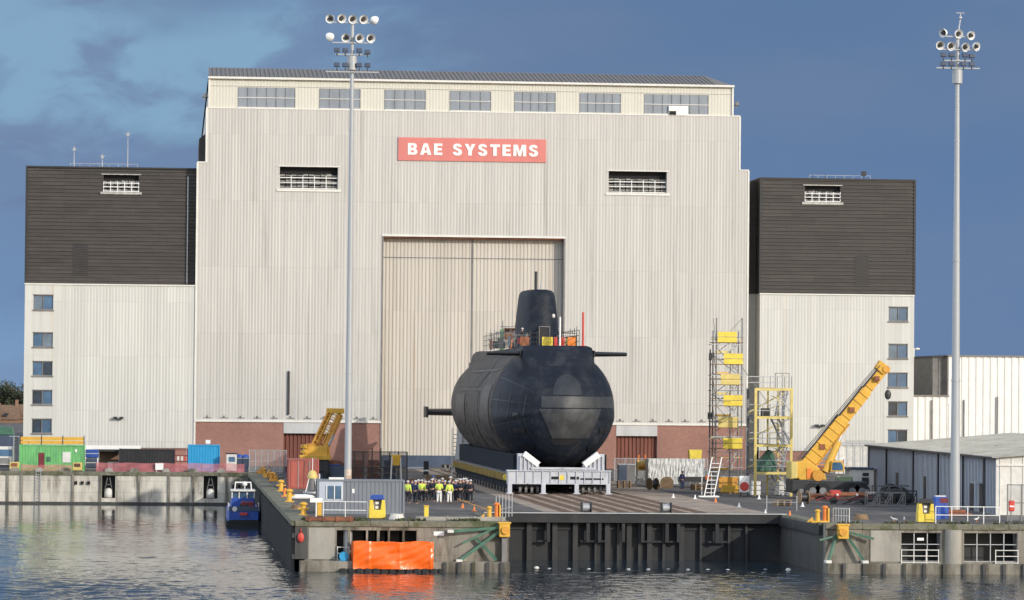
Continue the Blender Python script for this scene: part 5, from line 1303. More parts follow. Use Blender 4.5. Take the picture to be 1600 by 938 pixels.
# left edge: lorry cab, skip, tarpaulin store
xa = on(8, 715, yq + 2).x; e = empty('parked_lorry', (xa, yq + 2, 0), label='white lorry cab with blue windscreen at the left edge of the far quay', cat='lorry')
part(e, o, 'cab', 'offw', lambda b: b.prism([(-1.1, .4), (1.0, .4), (1.0, 1.7), (.8, 2.5), (-.9, 2.5), (-1.1, 1.7)], 'y', -.9, .9), bevel=.05); part(e, o, 'windscreen', 'glass', lambda b: b.box(-.8, .75, -.95, -.89, 1.5, 2.2)); part(e, o, 'bumper', 'blacksteel', lambda b: b.box(-1.1, 1.0, -1.0, -.85, .35, .6)); part(e, o, 'grille', 'galv_dark', lambda b: b.box(-.6, .5, -.94, -.89, .7, 1.3))
for s in (-.85, .75): part(e, o, 'wheel', 'rubber', lambda b: b.tube((s - .14, 0, .42), (s + .14, 0, .42), .42, n=16), smooth='angle')
xa = on(6, 690, yq + 16).x; e = empty('covered_store', (xa, yq + 16, 0), label='dark blue store with green sheeted top at the left edge', cat='store')
part(e, o, 'body', 'navy', lambda b: b.box(-3, 1.1, -1.5, 1.5, 0, 3.6), bevel=.05); part(e, o, 'cover', 'dgreen', lambda b: b.prism([(-3.1, 3.6), (1.15, 3.6), (.9, 4.4), (-2.8, 4.6)], 'y', -1.6, 1.6)); part(e, o, 'door', 'blacksteel', lambda b: b.box(-1.6, -.2, -1.54, -1.49, .1, 2.3))
mb = MB(); xa = on(21, 715, yq).x
e = empty('pipe_gantry', (xa, yq + .5, 0), label='thin grey pipe gantry left of the green container', cat='gantry')
for dx in (0, .55): part(e, o, 'upright', 'steel', lambda b: b.bar((dx, 0, 0), (dx, 0, 3.6), .07))
for k in range(8): part(e, o, 'rung', 'galv_dark', lambda b: b.bar((0, 0, .5 + k * .4), (.55, 0, .5 + k * .4), .05))
part(e, o, 'crossbar', 'steel', lambda b: b.bar((-.5, 0, 3.6), (.7, 0, 3.6), .07))
# low white wall with rail behind the containers
xa, xb = on(133, 700, YF - 4).x, on(300, 700, YF - 4).x
e = empty('low_white_wall', (xa, YF - 4, 0), label='low white wall with thin rail at the foot of the left tower block', cat='wall')
part(e, o, 'wall', 'white', lambda b: b.box(0, (xb - xa) * .52, 0, .3, 0, 2.3)); part(e, o, 'rail', 'steel', lambda b: b.bar((0, .15, 2.75), ((xb - xa) * .95, .15, 2.75), .05))
for k in range(9): part(e, o, 'rail_post', 'steel', lambda b: b.bar(((xb - xa) * .95 * k / 8, .15, 0), ((xb - xa) * .95 * k / 8, .15, 2.75), .05))
# houses and trees beyond, at the far left
for i, (px0, px1, ye, yr, Y, lab) in enumerate(((-90, 0, 652, 630, 900, 'brick house with brown roof at the left edge, partly out of view'), (-6, 30, 656, 633, 905, 'brick house with brown roof and dark rooflight at the left edge'), (28, 62, 655, 632, 910, 'brick house with brown roof half hidden by the left tower block'))):
    xa, xb = on(px0, 650, Y).x, on(px1, 650, Y).x; ze, zr = Zz(20, ye, Y), Zz(20, yr, Y); e = empty('terraced_house', ((xa + xb) / 2, Y, 0), label=lab, cat='house'); w_ = (xb - xa) / 2
    part(e, o, 'wall', 'housebrick', lambda b: b.box(-w_, w_, 0, 9, 0, ze)); rf = part(e, o, 'roof', 'houseroof', lambda b: b.prism([(-.4, ze), (9.4, ze), (4.5, zr)], 'x', -w_, w_))
    part(rf, o, 'chimney', 'housebrick', lambda b: b.box(w_ - 1.2, w_ - .4, 3.8, 5.0, zr - 1, zr + 1.3))
    part(rf, o, 'rooflight', 'blacksteel', lambda b: b.add([(-w_ * .6, .35, ze + .75), (-w_ * .1, .35, ze + .75), (w_ * .3, 3.3, ze + (zr - ze) * .7), (-w_ * .0, 3.3, ze + (zr - ze) * .7)], [(0, 1, 2, 3)]))
    for k in range(2): part(e, o, 'window', 'glass', lambda b: b.box(-w_ * .6 + k * w_ * .9, -w_ * .3 + k * w_ * .9, -.06, .02, ze - 2.2, ze - .8))
def tree(label, x, Y, hgt, wid, seed):
    rnd = random.Random(seed); e = empty('tree', (x, Y, 0), label=label, cat='tree')
    mb = MB(); mb.tube((0, 0, 0), (.2, 0, hgt * .55), .35, .18, n=8)
    for k in range(6): a = rnd.uniform(0, 6.28); mb.tube((.1, 0, hgt * rnd.uniform(.3, .5)), (wid * .35 * math.cos(a), wid * .35 * math.sin(a), hgt * rnd.uniform(.65, .9)), .12, .03, n=6)
    mb.build('trunk', M['bark'], e)
    mb = MB(); cl = [(rnd.uniform(-.4, .4) * wid, rnd.uniform(-.4, .4) * wid, hgt * rnd.uniform(.45, .92), rnd.uniform(.12, .22) * wid) for _ in range(16)]
    for (cx, cy, cz, r) in cl:
        for _ in range(110):
            v = Vector((rnd.gauss(0, 1), rnd.gauss(0, 1), rnd.gauss(0, .8))).normalized() * r * rnd.uniform(.5, 1.08); c = Vector((cx, cy, cz)) + v; s = .26
            a = Vector((rnd.uniform(-1, 1), rnd.uniform(-1, 1), rnd.uniform(-1, 1))).normalized() * s; b = a.cross(Vector((rnd.uniform(-1, 1), .3, rnd.uniform(-1, 1)))).normalized() * s
            mb.add([c - a, c - b, c + a, c + b], [(0, 1, 2, 3)])
    mb.build('crown', M['leaf'], e)
for i, (px, py, w_, lab) in enumerate(((-12, 606, 9, 'russet tree at the left edge behind the houses'), (6, 598, 8, 'dark tree crown at the far left behind the brown roof'), (24, 603, 8, 'low dark tree beside the pale tower block at the far left'), (40, 612, 8, 'dark tree half hidden behind the left tower block'))):
    Y = 960; p = on(px, py, Y); tree(lab, p.x, Y, p.z, w_, 11 + i)
hill = MB(); pts = []
for k in range(41): x = -1500 + 75 * k; pts.append((x, 5 + 3 * math.sin(k * .7) + 2 * math.sin(k * 1.9)))
hill.prism([(-1500, -1)] + pts + [(1500, -1)], 'y', 1900, 2100); tag(hill.build('hills', M['leaf']), kind='structure')

# ---------------------------------------------------------------- blue workboat
P = at(381, 823, ZW); bx, by = P.x, P.y + 1; e = empty('workboat', (bx, by, ZW), label='blue and white workboat moored against the dark pier side', cat='boat')
L_, B_ = 12.0, 1.5
def hullrings():
    out = []
    for (y, hw, z1, z0_) in ((0, 1.28, 1.35, -.2), (.4, 1.42, 1.35, -.5), (4, 1.5, 1.4, -.6), (8, 1.35, 1.6, -.6), (10.6, .8, 1.9, -.4), (12, .08, 2.15, .1)):
        out.append([(-hw, y, z1), (-hw * 1.0, y, .75), (-hw * .92, y, .1), (-hw * .5, y, z0_), (hw * .5, y, z0_), (hw * .92, y, .1), (hw, y, .75), (hw, y, z1)])
    return out
part(e, o, 'hull', 'blue', lambda b: b.loft(hullrings()), bevel=.02)
part(e, o, 'rubbing_strip', 'rubber', lambda b: b.box(-1.52, 1.52, -.12, 8, .0, .42)); part(e, o, 'stern_fender', 'rubber', lambda b: b.box(-1.3, 1.3, -.25, 0, -.1, .55))
part(e, o, 'boot_stripe', 'red', lambda b: b.box(-.35, .3, -.16, -.02, .95, 1.2)); 
wh = part(e, o, 'wheelhouse', 'blue', lambda b: b.prism([(-1.1, 1.38), (1.1, 1.38), (1.0, 2.4), (-1.0, 2.4)], 'y', 3.5, 7), bevel=.05)
part(wh, o, 'roof', 'offw', lambda b: b.box(-1.1, 1.1, 3.3, 7.3, 2.95, 3.08), bevel=.03)
for x in (-.98, -.35, .35, .98): part(wh, o, 'window_post', 'offw', lambda b: b.bar((x, 3.55, 2.35), (x, 3.55, 3.0), .1))
part(wh, o, 'window', 'glass', lambda b: b.box(-.95, .95, 3.6, 3.64, 2.4, 2.95)); part(wh, o, 'searchlight', 'white', lambda b: (b.ball((.15, 4, 3.62), .22), b.bar((.15, 4, 3.05), (.15, 4, 3.5), .08)), smooth=True)
for s in (-.75, .75): part(wh, o, 'mast_leg', 'white', lambda b: b.bar((s, 4, 3.05), (s * .9, 4, 3.75), .09))
part(wh, o, 'mast_bar', 'white', lambda b: b.bar((-.72, 4, 3.75), (.72, 4, 3.75), .1))
for s in (-1, 1):
    part(e, o, 'deck_rail', 'white', lambda b: (b.bar((s * 1.3, .1, 1.95), (s * 1.35, 3.4, 1.95), .05), b.bar((s * 1.3, .1, 1.35), (s * 1.3, .1, 1.95), .05), b.bar((s * 1.35, 1.7, 1.35), (s * 1.35, 1.7, 1.95), .05)))
part(e, o, 'engine_box', 'maroon', lambda b: b.box(-.2, .9, 1.2, 2.6, 1.35, 2.1), bevel=.05); part(e, o, 'towing_bitt', 'blacksteel', lambda b: (b.bar((-.25, .7, 1.3), (-.25, .7, 1.95), .14), b.bar((.25, .7, 1.3), (.25, .7, 1.95), .14), b.bar((-.4, .7, 1.75), (.4, .7, 1.75), .12)))
part(e, o, 'bulwark', 'navy', lambda b: b.box(-1.3, 1.3, .0, .1, 1.3, 1.72)); part(e, o, 'life_ring', 'offw', lambda b: b.tube((-.8, -.04, 1.5), (-.8, .02, 1.5), .22, n=16))
for k in range(4):
    mb = MB(); mb.tube((0, -.45, 0), (0, .45, 0), .28, n=14); mb.tube((0, .45, 0), (0, .6, .25), .05)
    tag(mb.build('tyre_fender', M['rubber'], loc=(XP - .55, by + 1.5 + k * 2.6, ZW + .9), smooth='angle'), 'black fender between the blue workboat and the pier', 'fender', 'fenders of the moored workboat')
# ---------------------------------------------------------------- orange tarpaulin raft
tx0, tx1 = X(552, 870, YQ - 1.2), X(677, 870, YQ - 1.2); ty = YQ - 1.3; ztop = Zz(610, 846, ty)
o3 = ((tx0 + tx1) / 2, ty, ZW)
e = empty('covered_raft', o3, label='raft wrapped in a bright orange tarpaulin against the pier head', cat='raft'); mb = MB()
rnd = random.Random(3); n, m_ = 110, 30; P = []; hw = (tx1 - tx0) / 2; hh = ztop - ZW
for j in range(m_ + 1):
    for i in range(n + 1):
        u = i / n; v = j / m_; x = -hw + 2 * hw * u; z_ = .22 + (hh - .22) * v
        y = -.08 + .10 * math.sin(u * 9 + v * 5) * (1 - v) + .035 * math.sin((u * 1.9 - v * .55) * 13 + 2.5 * math.sin(v * 4 + u * 3)) * math.sin(u * 3.1) ** 2 + .012 * math.sin((u * .4 - v * .5) * 47 + 3 * math.sin(u * 7)) - .07 * (1 - abs(2 * ((u * 2.6) % 1) - 1)) ** 8
        if j == m_: z_ += .03 * math.sin(u * 17) - (.05 if .38 < u < .63 else 0)
        P.append((x, y, z_))
F = [(j * (n + 1) + i, j * (n + 1) + i + 1, (j + 1) * (n + 1) + i + 1, (j + 1) * (n + 1) + i) for j in range(m_) for i in range(n)]
mb.add(P, F); mb.add([(-hw, 0, .22), (-hw - .12, 1.1, .22), (-hw - .1, 1.1, hh - .05), (-hw, 0, hh)], [(0, 1, 2, 3)]); mb.add([(hw, 0, .22), (hw + .05, 1.1, .22), (hw + .05, 1.1, hh - .05), (hw, 0, hh)], [(0, 3, 2, 1)])
mb.add([(-hw, 0, hh), (hw, 0, hh), (hw + .05, 1.1, hh - .05), (-hw - .1, 1.1, hh - .05)], [(0, 1, 2, 3)])
mb.build('tarpaulin', M['tarp'], e, smooth=True)
part(e, (0, 0, 0), 'pontoon', 'pile', lambda b: b.box(-hw - .9, hw + .9, .1, 1.2, -.5, .22), bevel=.05)
for k in range(13): part(e, (0, 0, 0), 'float_block', 'rubber', lambda b: b.box(-hw - .85 + k * (2 * hw + 1.2) / 12, -hw - .5 + k * (2 * hw + 1.2) / 12, -.06, .12, -.2, .26), bevel=.04)

# ================================================================== pier head objects
# tracked crane behind the red container
Yc = 345.0; q = lambda px, py, Y=Yc: on(px, py, Y)
cx = (q(470, 717).x + q(518, 717).x) / 2; o = Vector((cx, Yc, 0)); e = empty('tracked_crane', o, label='old yellow crane with raised lattice boom behind the red container and left mast', cat='crane')
zb = q(490, 717).z; zt_ = q(490, 697).z; x0, x1 = q(468, 717).x, q(517, 717).x
part(e, o, 'superstructure', 'yellow', lambda b: (b.box(x0 + .45, x1 - .3, Yc, Yc + 3.4, zb, zt_)), bevel=.08)
part(e, o, 'counterweight', 'yellow', lambda b: (b.box(x0, x1, Yc - .5, Yc + .3, zb - .1, zb + .35), b.box(x0 + .1, x0 + .7, Yc - .4, Yc + .3, zb + .55, zb + .85), b.box(x0 + .1, x0 + .7, Yc - .4, Yc + .3, zb + 1.0, zb + 1.35)), bevel=.05)
part(e, o, 'winch_frame', 'ochre', lambda b: (b.box(x0 + .7, x0 + 1.6, Yc, Yc + 2.5, zt_, zt_ + .2), b.box(x1 - .3, x1 - .1, Yc, Yc + 2, zb + .1, zt_)))
part(e, o, 'undercarriage', 'blacksteel', lambda b: (b.box(x0 + .2, x1 - .2, Yc - .3, Yc + 3.5, .9, zb - .1),), bevel=.05)
for s in (x0 + .1, x1 - .7): part(e, o, 'track', 'rubber', lambda b: b.box(s, s + .6, Yc - .6, Yc + 4.2, .05, 1.0), bevel=.25)
def lattice(e, o, p, qq, w0, w1, name, m, n=9, top=None, chord=.13):
    p, qq = Vector(p), Vector(qq); d = (qq - p).normalized(); a = Vector((0, 1, 0)); b = d.cross(a).normalized()
    def cn(t, i): w = (w0 + (w1 - w0) * t) / 2; s = ((-1, -1), (1, -1), (1, 1), (-1, 1))[i]; return p + (qq - p) * t + b * w * s[0] + a * w * s[1] * .8
    bm_ = part(e, o, name, m, lambda k: [k.bar(cn(0, i), cn(1, i), chord) for i in range(4)])
    for f in range(4):
        mb = MB(o)
        for k in range(n): mb.bar(cn(k / n, f), cn((k + 1) / n, (f + 1) % 4), .07); mb.bar(cn((k + 1) / n, f), cn((k + 1) / n, (f + 1) % 4), .07)
        mb.build('lacing', M[m], bm_)
    return bm_
B0, B1 = q(499, 700), q(525, 645)
bm_ = lattice(e, o, B0 + Vector((0, .6, 0)), B1 + Vector((.1, 3, 0)), 1.5, 1.35, 'boom', 'ochre', 7)
part(bm_, o, 'boom_plate', 'ochre', lambda b: b.add([tuple(B0 + Vector((-.75, .2, .2))), tuple(B0 + Vector((-.25, .2, -.2))), tuple(B1 + Vector((-.2, 2.5, -.1))), tuple(B1 + Vector((-.7, 2.5, .25)))], [(0, 1, 2, 3)]))
part(bm_, o, 'boom_plate', 'ochre', lambda b: b.add([tuple(B0 + Vector((.35, .1, .2))), tuple(B0 + Vector((.75, .1, .1))), tuple(B1 + Vector((.65, 2.4, -.1))), tuple(B1 + Vector((.4, 2.4, .2)))], [(0, 1, 2, 3)]))
part(bm_, o, 'boom_head', 'yellow', lambda b: b.box(B1.x - .8, B1.x + .9, Yc + 2.2, Yc + 3.6, B1.z - .1, B1.z + .4), bevel=.05)
part(bm_, o, 'ram', 'steel', lambda b: b.bar(B0 + Vector((.9, 0, .2)), B1 + Vector((.3, 2.2, -1.2)), .16))
for k in (-.25, .3): part(bm_, o, 'hoist_rope', 'yellow', lambda b: b.bar(B0 + Vector((k, -.1, .4)), B1 + Vector((k, 2, .2)), .06))
# containers and cabin
c, w_ = C(453, 496, 764); container('rusty red container standing end-on on the pier before the yellow crane', (c.x, c.y + 3, 0), R(90), 6.0, w_, 2.6, 'redc')
c, w_ = C(500, 632, 806)
CG = container('long grey container with a window cabin end behind the left light mast', (c.x, c.y + 3.4, 0), 0, w_, 2.4, 2.45, 'greyc', doors=False); o = (0, 0, 0)
part(CG, o, 'cabin_panel', 'shed', lambda b: b.box(-w_ / 2 + .05, -w_ / 2 + 1.75, -1.27, -1.2, .95, 2.3)); wnd = part(CG, o, 'window', 'glass', lambda b: b.box(-w_ / 2 + .62, -w_ / 2 + 1.65, -1.31, -1.26, 1.1, 2.0))
for x in (.6, 1.14, 1.66): part(wnd, o, 'frame', 'white', lambda b: b.bar((-w_ / 2 + x, -1.32, 1.06), (-w_ / 2 + x, -1.32, 2.04), .06))
part(CG, o, 'roof_board', 'white', lambda b: b.box(-w_ / 2 + .75, -w_ / 2 + 1.8, -1.3, -1.1, 2.45, 2.6)); part(CG, o, 'notice', 'white', lambda b: b.box(-.62, -.45, -1.24, -1.2, 1.5, 1.8))
# dark skip and generator beyond
c, w_ = C(497, 540, 752); e = empty('skip', c + Vector((0, 1, 0)), label='dark grey skip with a blue cover edge beside the red container', cat='skip')
part(e, o, 'body', 'navy', lambda b: b.prism([(-w_ / 2 + .2, 0), (w_ / 2 - .2, 0), (w_ / 2, 1.5), (-w_ / 2, 1.5)], 'y', -.8, .8)); part(e, o, 'cover', 'blue', lambda b: b.box(-w_ / 2 + .4, w_ / 2 - .6, -.85, .7, 1.5, 1.62), bevel=.04); part(e, o, 'load', 'rust', lambda b: b.ball((.3, 0, 1.5), 1.0, .6, .5), smooth=True)
# dark mesh fence with rusty stacks
xa, xb = on(540, 730, 325).x, on(636, 730, 325).x; zz0, zz1 = 0, Zz(580, 706, 325); e = empty('mesh_fence', ((xa + xb) / 2, 325, 0), label='tall dark mesh fence behind the grey container', cat='fence'); w_ = xb - xa
for k in range(8): part(e, o, 'post', 'blacksteel', lambda b: b.bar((-w_ / 2 + w_ * k / 7, 0, 0), (-w_ / 2 + w_ * k / 7, 0, zz1 + (.35 if k in (3, 4) else 0)), .11))
for z_ in (.4, zz1 * .55, zz1): part(e, o, 'rail', 'blacksteel', lambda b: b.bar((-w_ / 2, 0, z_), (w_ / 2, 0, z_), .07))
part(e, o, 'mesh', 'darkmesh', lambda b: b.add([(-w_ / 2, .06, 0), (w_ / 2, .06, 0), (w_ / 2, .06, zz1), (-w_ / 2, .06, zz1)], [(0, 1, 2, 3)]))
for i, (px, m, lab) in enumerate(((558, 'rust', 'rusty steel frame stack behind the mesh fence, just right of the left mast'), (583, 'rust', 'brown rusty frame stack in the middle behind the mesh fence'), (608, 'navy', 'dark blue grey crate behind the mesh fence beside the yellow hopper'))):
    x = on(px, 740, 327).x; e = empty('steel_stack', (x, 327, 0), label=lab, cat='stack')
    for k in range(4): part(e, o, 'frame', m, lambda b: (b.box(-.62 + .05 * k, .6, -.5, .5, .05 + .6 * k, .4 + .6 * k), b.box(-.5, .5, -.45, .45, .4 + .6 * k, .6 + .6 * k)))
x = on(619, 720, 322).x; zt_ = Zz(619, 711, 322); e = empty('hopper', (x, 322, 0), label='small yellow hopper on white legs at the right end of the mesh fence', cat='hopper')
part(e, o, 'bin', 'yellow', lambda b: b.loft([[(-.28, -.3, zt_ - .95), (.28, -.3, zt_ - .95), (.28, .3, zt_ - .95), (-.28, .3, zt_ - .95)], [(-.42, -.45, zt_), (.42, -.45, zt_), (.42, .45, zt_), (-.42, .45, zt_)]]), bevel=.03)
for s in (-.38, .38):
    for y in (-.35, .35): part(e, o, 'leg', 'offw', lambda b: b.bar((s * 1.3, y, 0), (s, y, zt_ - .2), .08))
# wire fence panels at the root of the pier
def wire_fence(label, p0, p1, h, n, m='mesh', posts='galv_dark', name='wire_fence'):
    p0, p1 = Vector(p0), Vector(p1); e = empty(name, p0, label=label, cat='fence'); d = p1 - p0
    for k in range(n + 1): part(e, o, 'post', posts, lambda b: b.bar(d * k / n, d * k / n + Vector((0, 0, h)), .08))
    for z_ in (.1, h * .5, h - .05): part(e, o, 'rail', posts, lambda b: b.bar(Vector((0, 0, z_)), d + Vector((0, 0, z_)), .05))
    for k in range(n): part(e, o, 'panel', m, lambda b: b.add([d * k / n + Vector((0, .03, .1)), d * (k + 1) / n + Vector((0, .03, .1)), d * (k + 1) / n + Vector((0, .03, h)), d * k / n + Vector((0, .03, h))], [(0, 1, 2, 3)]))
p = at(388, 737); wire_fence('pale wire fence panels at the landward end of the pier', (p.x, YFQ + 3, 0), (on(447, 730, YFQ + 3).x, YFQ + 3, 0), 2.4, 6, posts='steel')
wire_fence('grey mesh fence before the brick wall, right of the submarine', (on(960, 740, 352).x, 352, 0), (on(1105, 740, 352).x, 352, 0), 2.3, 9, posts='steel')
wire_fence('grey wire fence before the white outbuilding behind the crane', (on(1322, 740, 372).x, 372, 0), (on(1366, 740, 372).x, 372, 0), 4.0, 4, posts='steel')
# bollards on the pier edge
def bollard_mesh(o, e, m='yellow', k=1.0):
    part(e, o, 'base', m, lambda b: b.box(-.38 * k, .38 * k, -.38 * k, .38 * k, 0, .1 * k), bevel=.02)
    part(e, o, 'column', m, lambda b: b.tube((0, 0, .1 * k), (0, 0, .85 * k), .22 * k, .19 * k, n=16), smooth='angle')
    part(e, o, 'head', m, lambda b: (b.ball((0, 0, .92 * k), .32 * k, .3 * k, .17 * k, 16, 8), b.tube((-.42 * k, 0, .55 * k), (.42 * k, 0, .55 * k), .08 * k, n=10)), smooth='angle')
for (px, py, k, m, lab) in ((439, 768, 1.15, 'yellow', 'yellow mooring bollard on the pier edge left of the red container'), (452, 785, 1.2, 'yellow', 'yellow mooring bollard on the pier edge with an orange fitting beside it'), (474, 806, 1.1, 'yellow', 'yellow mooring bollard nearest the pier head corner'),
                            (424, 752, 1.0, 'ochre', 'ochre mooring bollard farther along the pier edge'), (414, 744, .9, 'ochre', 'ochre mooring bollard farthest along the pier edge')):
    P = at(px, py); e = empty('mooring_bollard', P, label=lab, cat='bollard', group='mooring bollards along the pier edge'); bollard_mesh(o, e, m, k * .8)
P = at(444, 777); mb = MB(); mb.box(-.25, .25, -.2, .2, 0, .12); mb.bar((0, 0, .1), (.1, 0, .75), .16); mb.bar((-.2, 0, .5), (.25, 0, .5), .1); tag(mb.build('quay_fitting', M['orange'], loc=P, bevel=.02), 'small orange quay fitting between two yellow bollards', 'fitting')
for (px, py, lab) in ((499, 807, 'short yellow square post on the pier head left of the mast'), (666, 812, 'short yellow square post at the quay edge right of the yellow kiosk')):
    P = at(px, py); e = empty('marker_post', P, label=lab, cat='post'); part(e, o, 'shaft', 'lemon' if px > 600 else 'yellow', lambda b: b.box(-.15, .15, -.15, .15, .05, .9), bevel=.02); part(e, o, 'foot', 'blacksteel', lambda b: b.box(-.22, .22, -.22, .22, 0, .05)); part(e, o, 'cap', 'yellow', lambda b: b.box(-.18, .18, -.18, .18, .9, .96))
# orange spare gear heap near the pier root
for i, (px, py) in enumerate(((408, 741), (420, 747), (430, 752))):
    P = at(px, py); mb = MB(); mb.box(-.5, .4, -.3, .3, 0, .25); mb.bar((-.4, 0, .2), (.3, .1, .8), .14); mb.tube((.2, -.2, .3), (.2, .3, .3), .25, n=10)
    tag(mb.build('mooring_gear', M['ochre'], loc=P, rz=i * .7), 'ochre mooring gear lying near the landward end of the pier', 'gear', 'mooring gear at the pier root')
# lit buoy on a cradle
P = at(488, 772); e = empty('navigation_buoy', P, label='buoy with pale yellow dome and thin aerial on a frame before the red container', cat='buoy')
part(e, o, 'dome', 'pyellow', lambda b: (b.ball((0, 0, 1.45), .42, .42, .55, 16, 8, math.pi / 2, 0), b.tube((0, 0, 1.3), (0, 0, 1.46), .42, n=16)), smooth='angle'); part(e, o, 'aerial', 'white', lambda b: b.tube((0, 0, 1.9), (0, 0, 3.0), .03)); part(e, o, 'body', 'galv_dark', lambda b: b.tube((0, 0, .35), (0, 0, 1.3), .35, n=14), smooth='angle')
for k in range(4): a = k * 1.57 + .6; part(e, o, 'frame_leg', 'offw', lambda b: b.bar((.75 * math.cos(a), .75 * math.sin(a), 0), (.35 * math.cos(a), .35 * math.sin(a), 1.3), .08))
part(e, o, 'base_ring', 'steel', lambda b: b.tube((0, 0, .05), (0, 0, .2), .8, n=18), smooth='angle')
P = at(469, 781); mb = MB(); mb.loft([[(x, r * math.cos(a), .22 + r * math.sin(a)) for a in [2 * math.pi * i / 12 for i in range(12)]] for x, r in ((-1.1, .03), (-.9, .14), (-.3, .2), (.5, .2), (1.0, .12), (1.15, .02))]); tag(mb.build('float_tube', M['white'], loc=P + Vector((0, .3, 0)), smooth=True), 'long white float lying on the pier beside the yellow bollards', 'float')
P = at(496, 788); mb = MB(); mb.ball((0, 0, .25), .18, .18, .25); mb.tube((0, 0, 0), (0, 0, .05), .14); tag(mb.build('white_buoy', M['white'], loc=P, smooth=True), 'small white buoy standing behind the yellow post on the pier', 'buoy')
for (px, py, wd, m, lab) in ((470, 748, 1.3, 'rust', 'rusty machinery heap left of the red container'), (455, 742, 1.5, 'blacksteel', 'dark machinery behind the ochre bollards'), (505, 770, 1.2, 'galv_dark', 'grey machinery heap between the buoy and the grey cabin')):
    P = at(px, py); e = empty('machinery', P, rz=.3, label=lab, cat='machinery')
    part(e, o, 'housing', m, lambda b: b.box(-wd / 2, wd * .3, -.4, .4, .15, .9), bevel=.05); part(e, o, 'drum', 'steel', lambda b: b.tube((wd * .1, -.5, .8), (wd * .1, .5, .8), .35, n=14), smooth='angle'); part(e, o, 'skid', 'blacksteel', lambda b: b.box(-wd / 2, wd / 2, -.5, .5, 0, .15)); part(e, o, 'exhaust', 'steel', lambda b: b.bar((-wd * .3, 0, .9), (-wd * .3, 0, 1.6), .1))
# kiosk: yellow crane-like power unit with blue top ; second with dark cover
def kiosk(px0, px1, py, topm, label, open_=True):
    c, w_ = C(px0, px1, py); k = w_ / 1.15; e = empty('power_kiosk', c, label=label, cat='kiosk', group='yellow quayside power kiosks')
    part(e, o, 'body', 'lemon', lambda b: b.box(-.56 * k, .56 * k, -.4, .4, .05, .62 * k), bevel=.03)
    for s in (-1, 1): part(e, o, 'side_cheek', 'lemon', lambda b: b.prism([(s * .56 * k, .62 * k), (s * .22 * k, .62 * k), (s * .30 * k, 1.3 * k), (s * .50 * k, 1.3 * k)], 'y', -.38, .38), bevel=.03)
    part(e, o, 'control_panel', 'galv_dark', lambda b: b.box(-.26 * k, .26 * k, -.1, .3, .62 * k, 1.3 * k)); part(e, o, 'dial', 'white', lambda b: (b.box(-.12 * k, .1 * k, -.14, -.1, .7 * k, .85 * k), b.box(-.12 * k, .1 * k, -.14, -.1, 1.0 * k, 1.15 * k)))
    part(e, o, 'hood', topm, lambda b: b.prism([(-.5 * k, 1.3 * k), (.5 * k, 1.3 * k), (.42 * k, 1.62 * k), (-.42 * k, 1.62 * k)], 'y', -.42, .42), bevel=.05); part(e, o, 'plinth', 'blacksteel', lambda b: b.box(-.5 * k, .5 * k, -.36, .36, 0, .05))
kiosk(576, 602, 811, 'blue', 'yellow power kiosk with a blue hood at the quay edge right of the left mast')
kiosk(1433, 1458, 817, 'blacksteel', 'yellow power kiosk with a black hood at the quay edge left of the right mast')
# railings on the pier head
def railing(label, pts, h=1.0, m='white', step=1.8, rails=(1.0, .5)):
    p0 = Vector(pts[0]); e = empty('railing', p0, label=label, cat='railing')
    for a, b_ in zip(pts, pts[1:]):
        a, b_ = Vector(a) - p0, Vector(b_) - p0; n = max(1, round((b_ - a).length / step))
        for r in rails: part(e, o, 'rail', m, lambda k: k.bar(a + Vector((0, 0, h * r)), b_ + Vector((0, 0, h * r)), .05))
        for i in range(n + 1): part(e, o, 'post', m, lambda k: k.bar(a + (b_ - a) * i / n, a + (b_ - a) * i / n + Vector((0, 0, h)), .05))
railing('thin white railing along the pier head before the grey container', [at(505, 810), at(574, 811)], 1.15)
railing('thin white railing along the quay edge before the right mast', [at(1462, 818), at(1562, 819)], 1.15, step=1.2)
railing('thin grey railing on the quay right of the submarine track', [at(1198, 797), at(1245, 798)], 1.1, 'steel', 1.9, (.55,))
railing('short white barrier of close bars beside the orange bollard', [at(1302, 817), at(1327, 818)], 1.0, 'offw', .25)
railing('rail at the top of the gate recess left corner', [at(775, 812), at(800, 807)], 1.6, 'steel', 1.4, (.4,))
P = at(494, 812); e = empty('notice_board', P, label='blank white notice board on a thin post before the grey container', cat='sign'); part(e, o, 'board', 'white', lambda b: b.box(-.42, .42, -.03, .03, 1.15, 1.45)); part(e, o, 'post', 'white', lambda b: b.bar((0, .05, 0), (0, .05, 1.2), .07))
# life-belt under the coping on the dark corner panel, blue drum in the opening
p = on(470, 840, YQ - .1); mb = MB(); mb.ball((0, 0, 0), .22, .1, .33, 14, 8); mb.bar((0, .05, .3), (0, .05, .6), .05); tag(mb.build('red_fender', M['red'], loc=(p.x, YQ - .16, p.z), smooth=True), 'red fender hanging on the dark corner of the pier head', 'fender')
p = on(537, 868, YQ - .5); mb = MB(); mb.tube((0, -.2, .32), (0, .35, .32), .3, n=18); mb.box(-.25, .25, -.15, .3, 0, .08); tag(mb.build('blue_drum', M['bluec'], loc=(p.x, YQ - .55, -2.6), smooth='angle'), 'blue drum lying on the ledge beside the orange tarpaulin', 'drum')
p = on(686, 834, YQ - .1); mb = MB(); mb.box(-.35, .35, 0, .03, -.14, .14); tag(mb.build('wall_notice', M['white'], loc=(p.x, YQ - .035, p.z)), 'small white notice on the pier head wall right of the tarpaulin', 'sign')
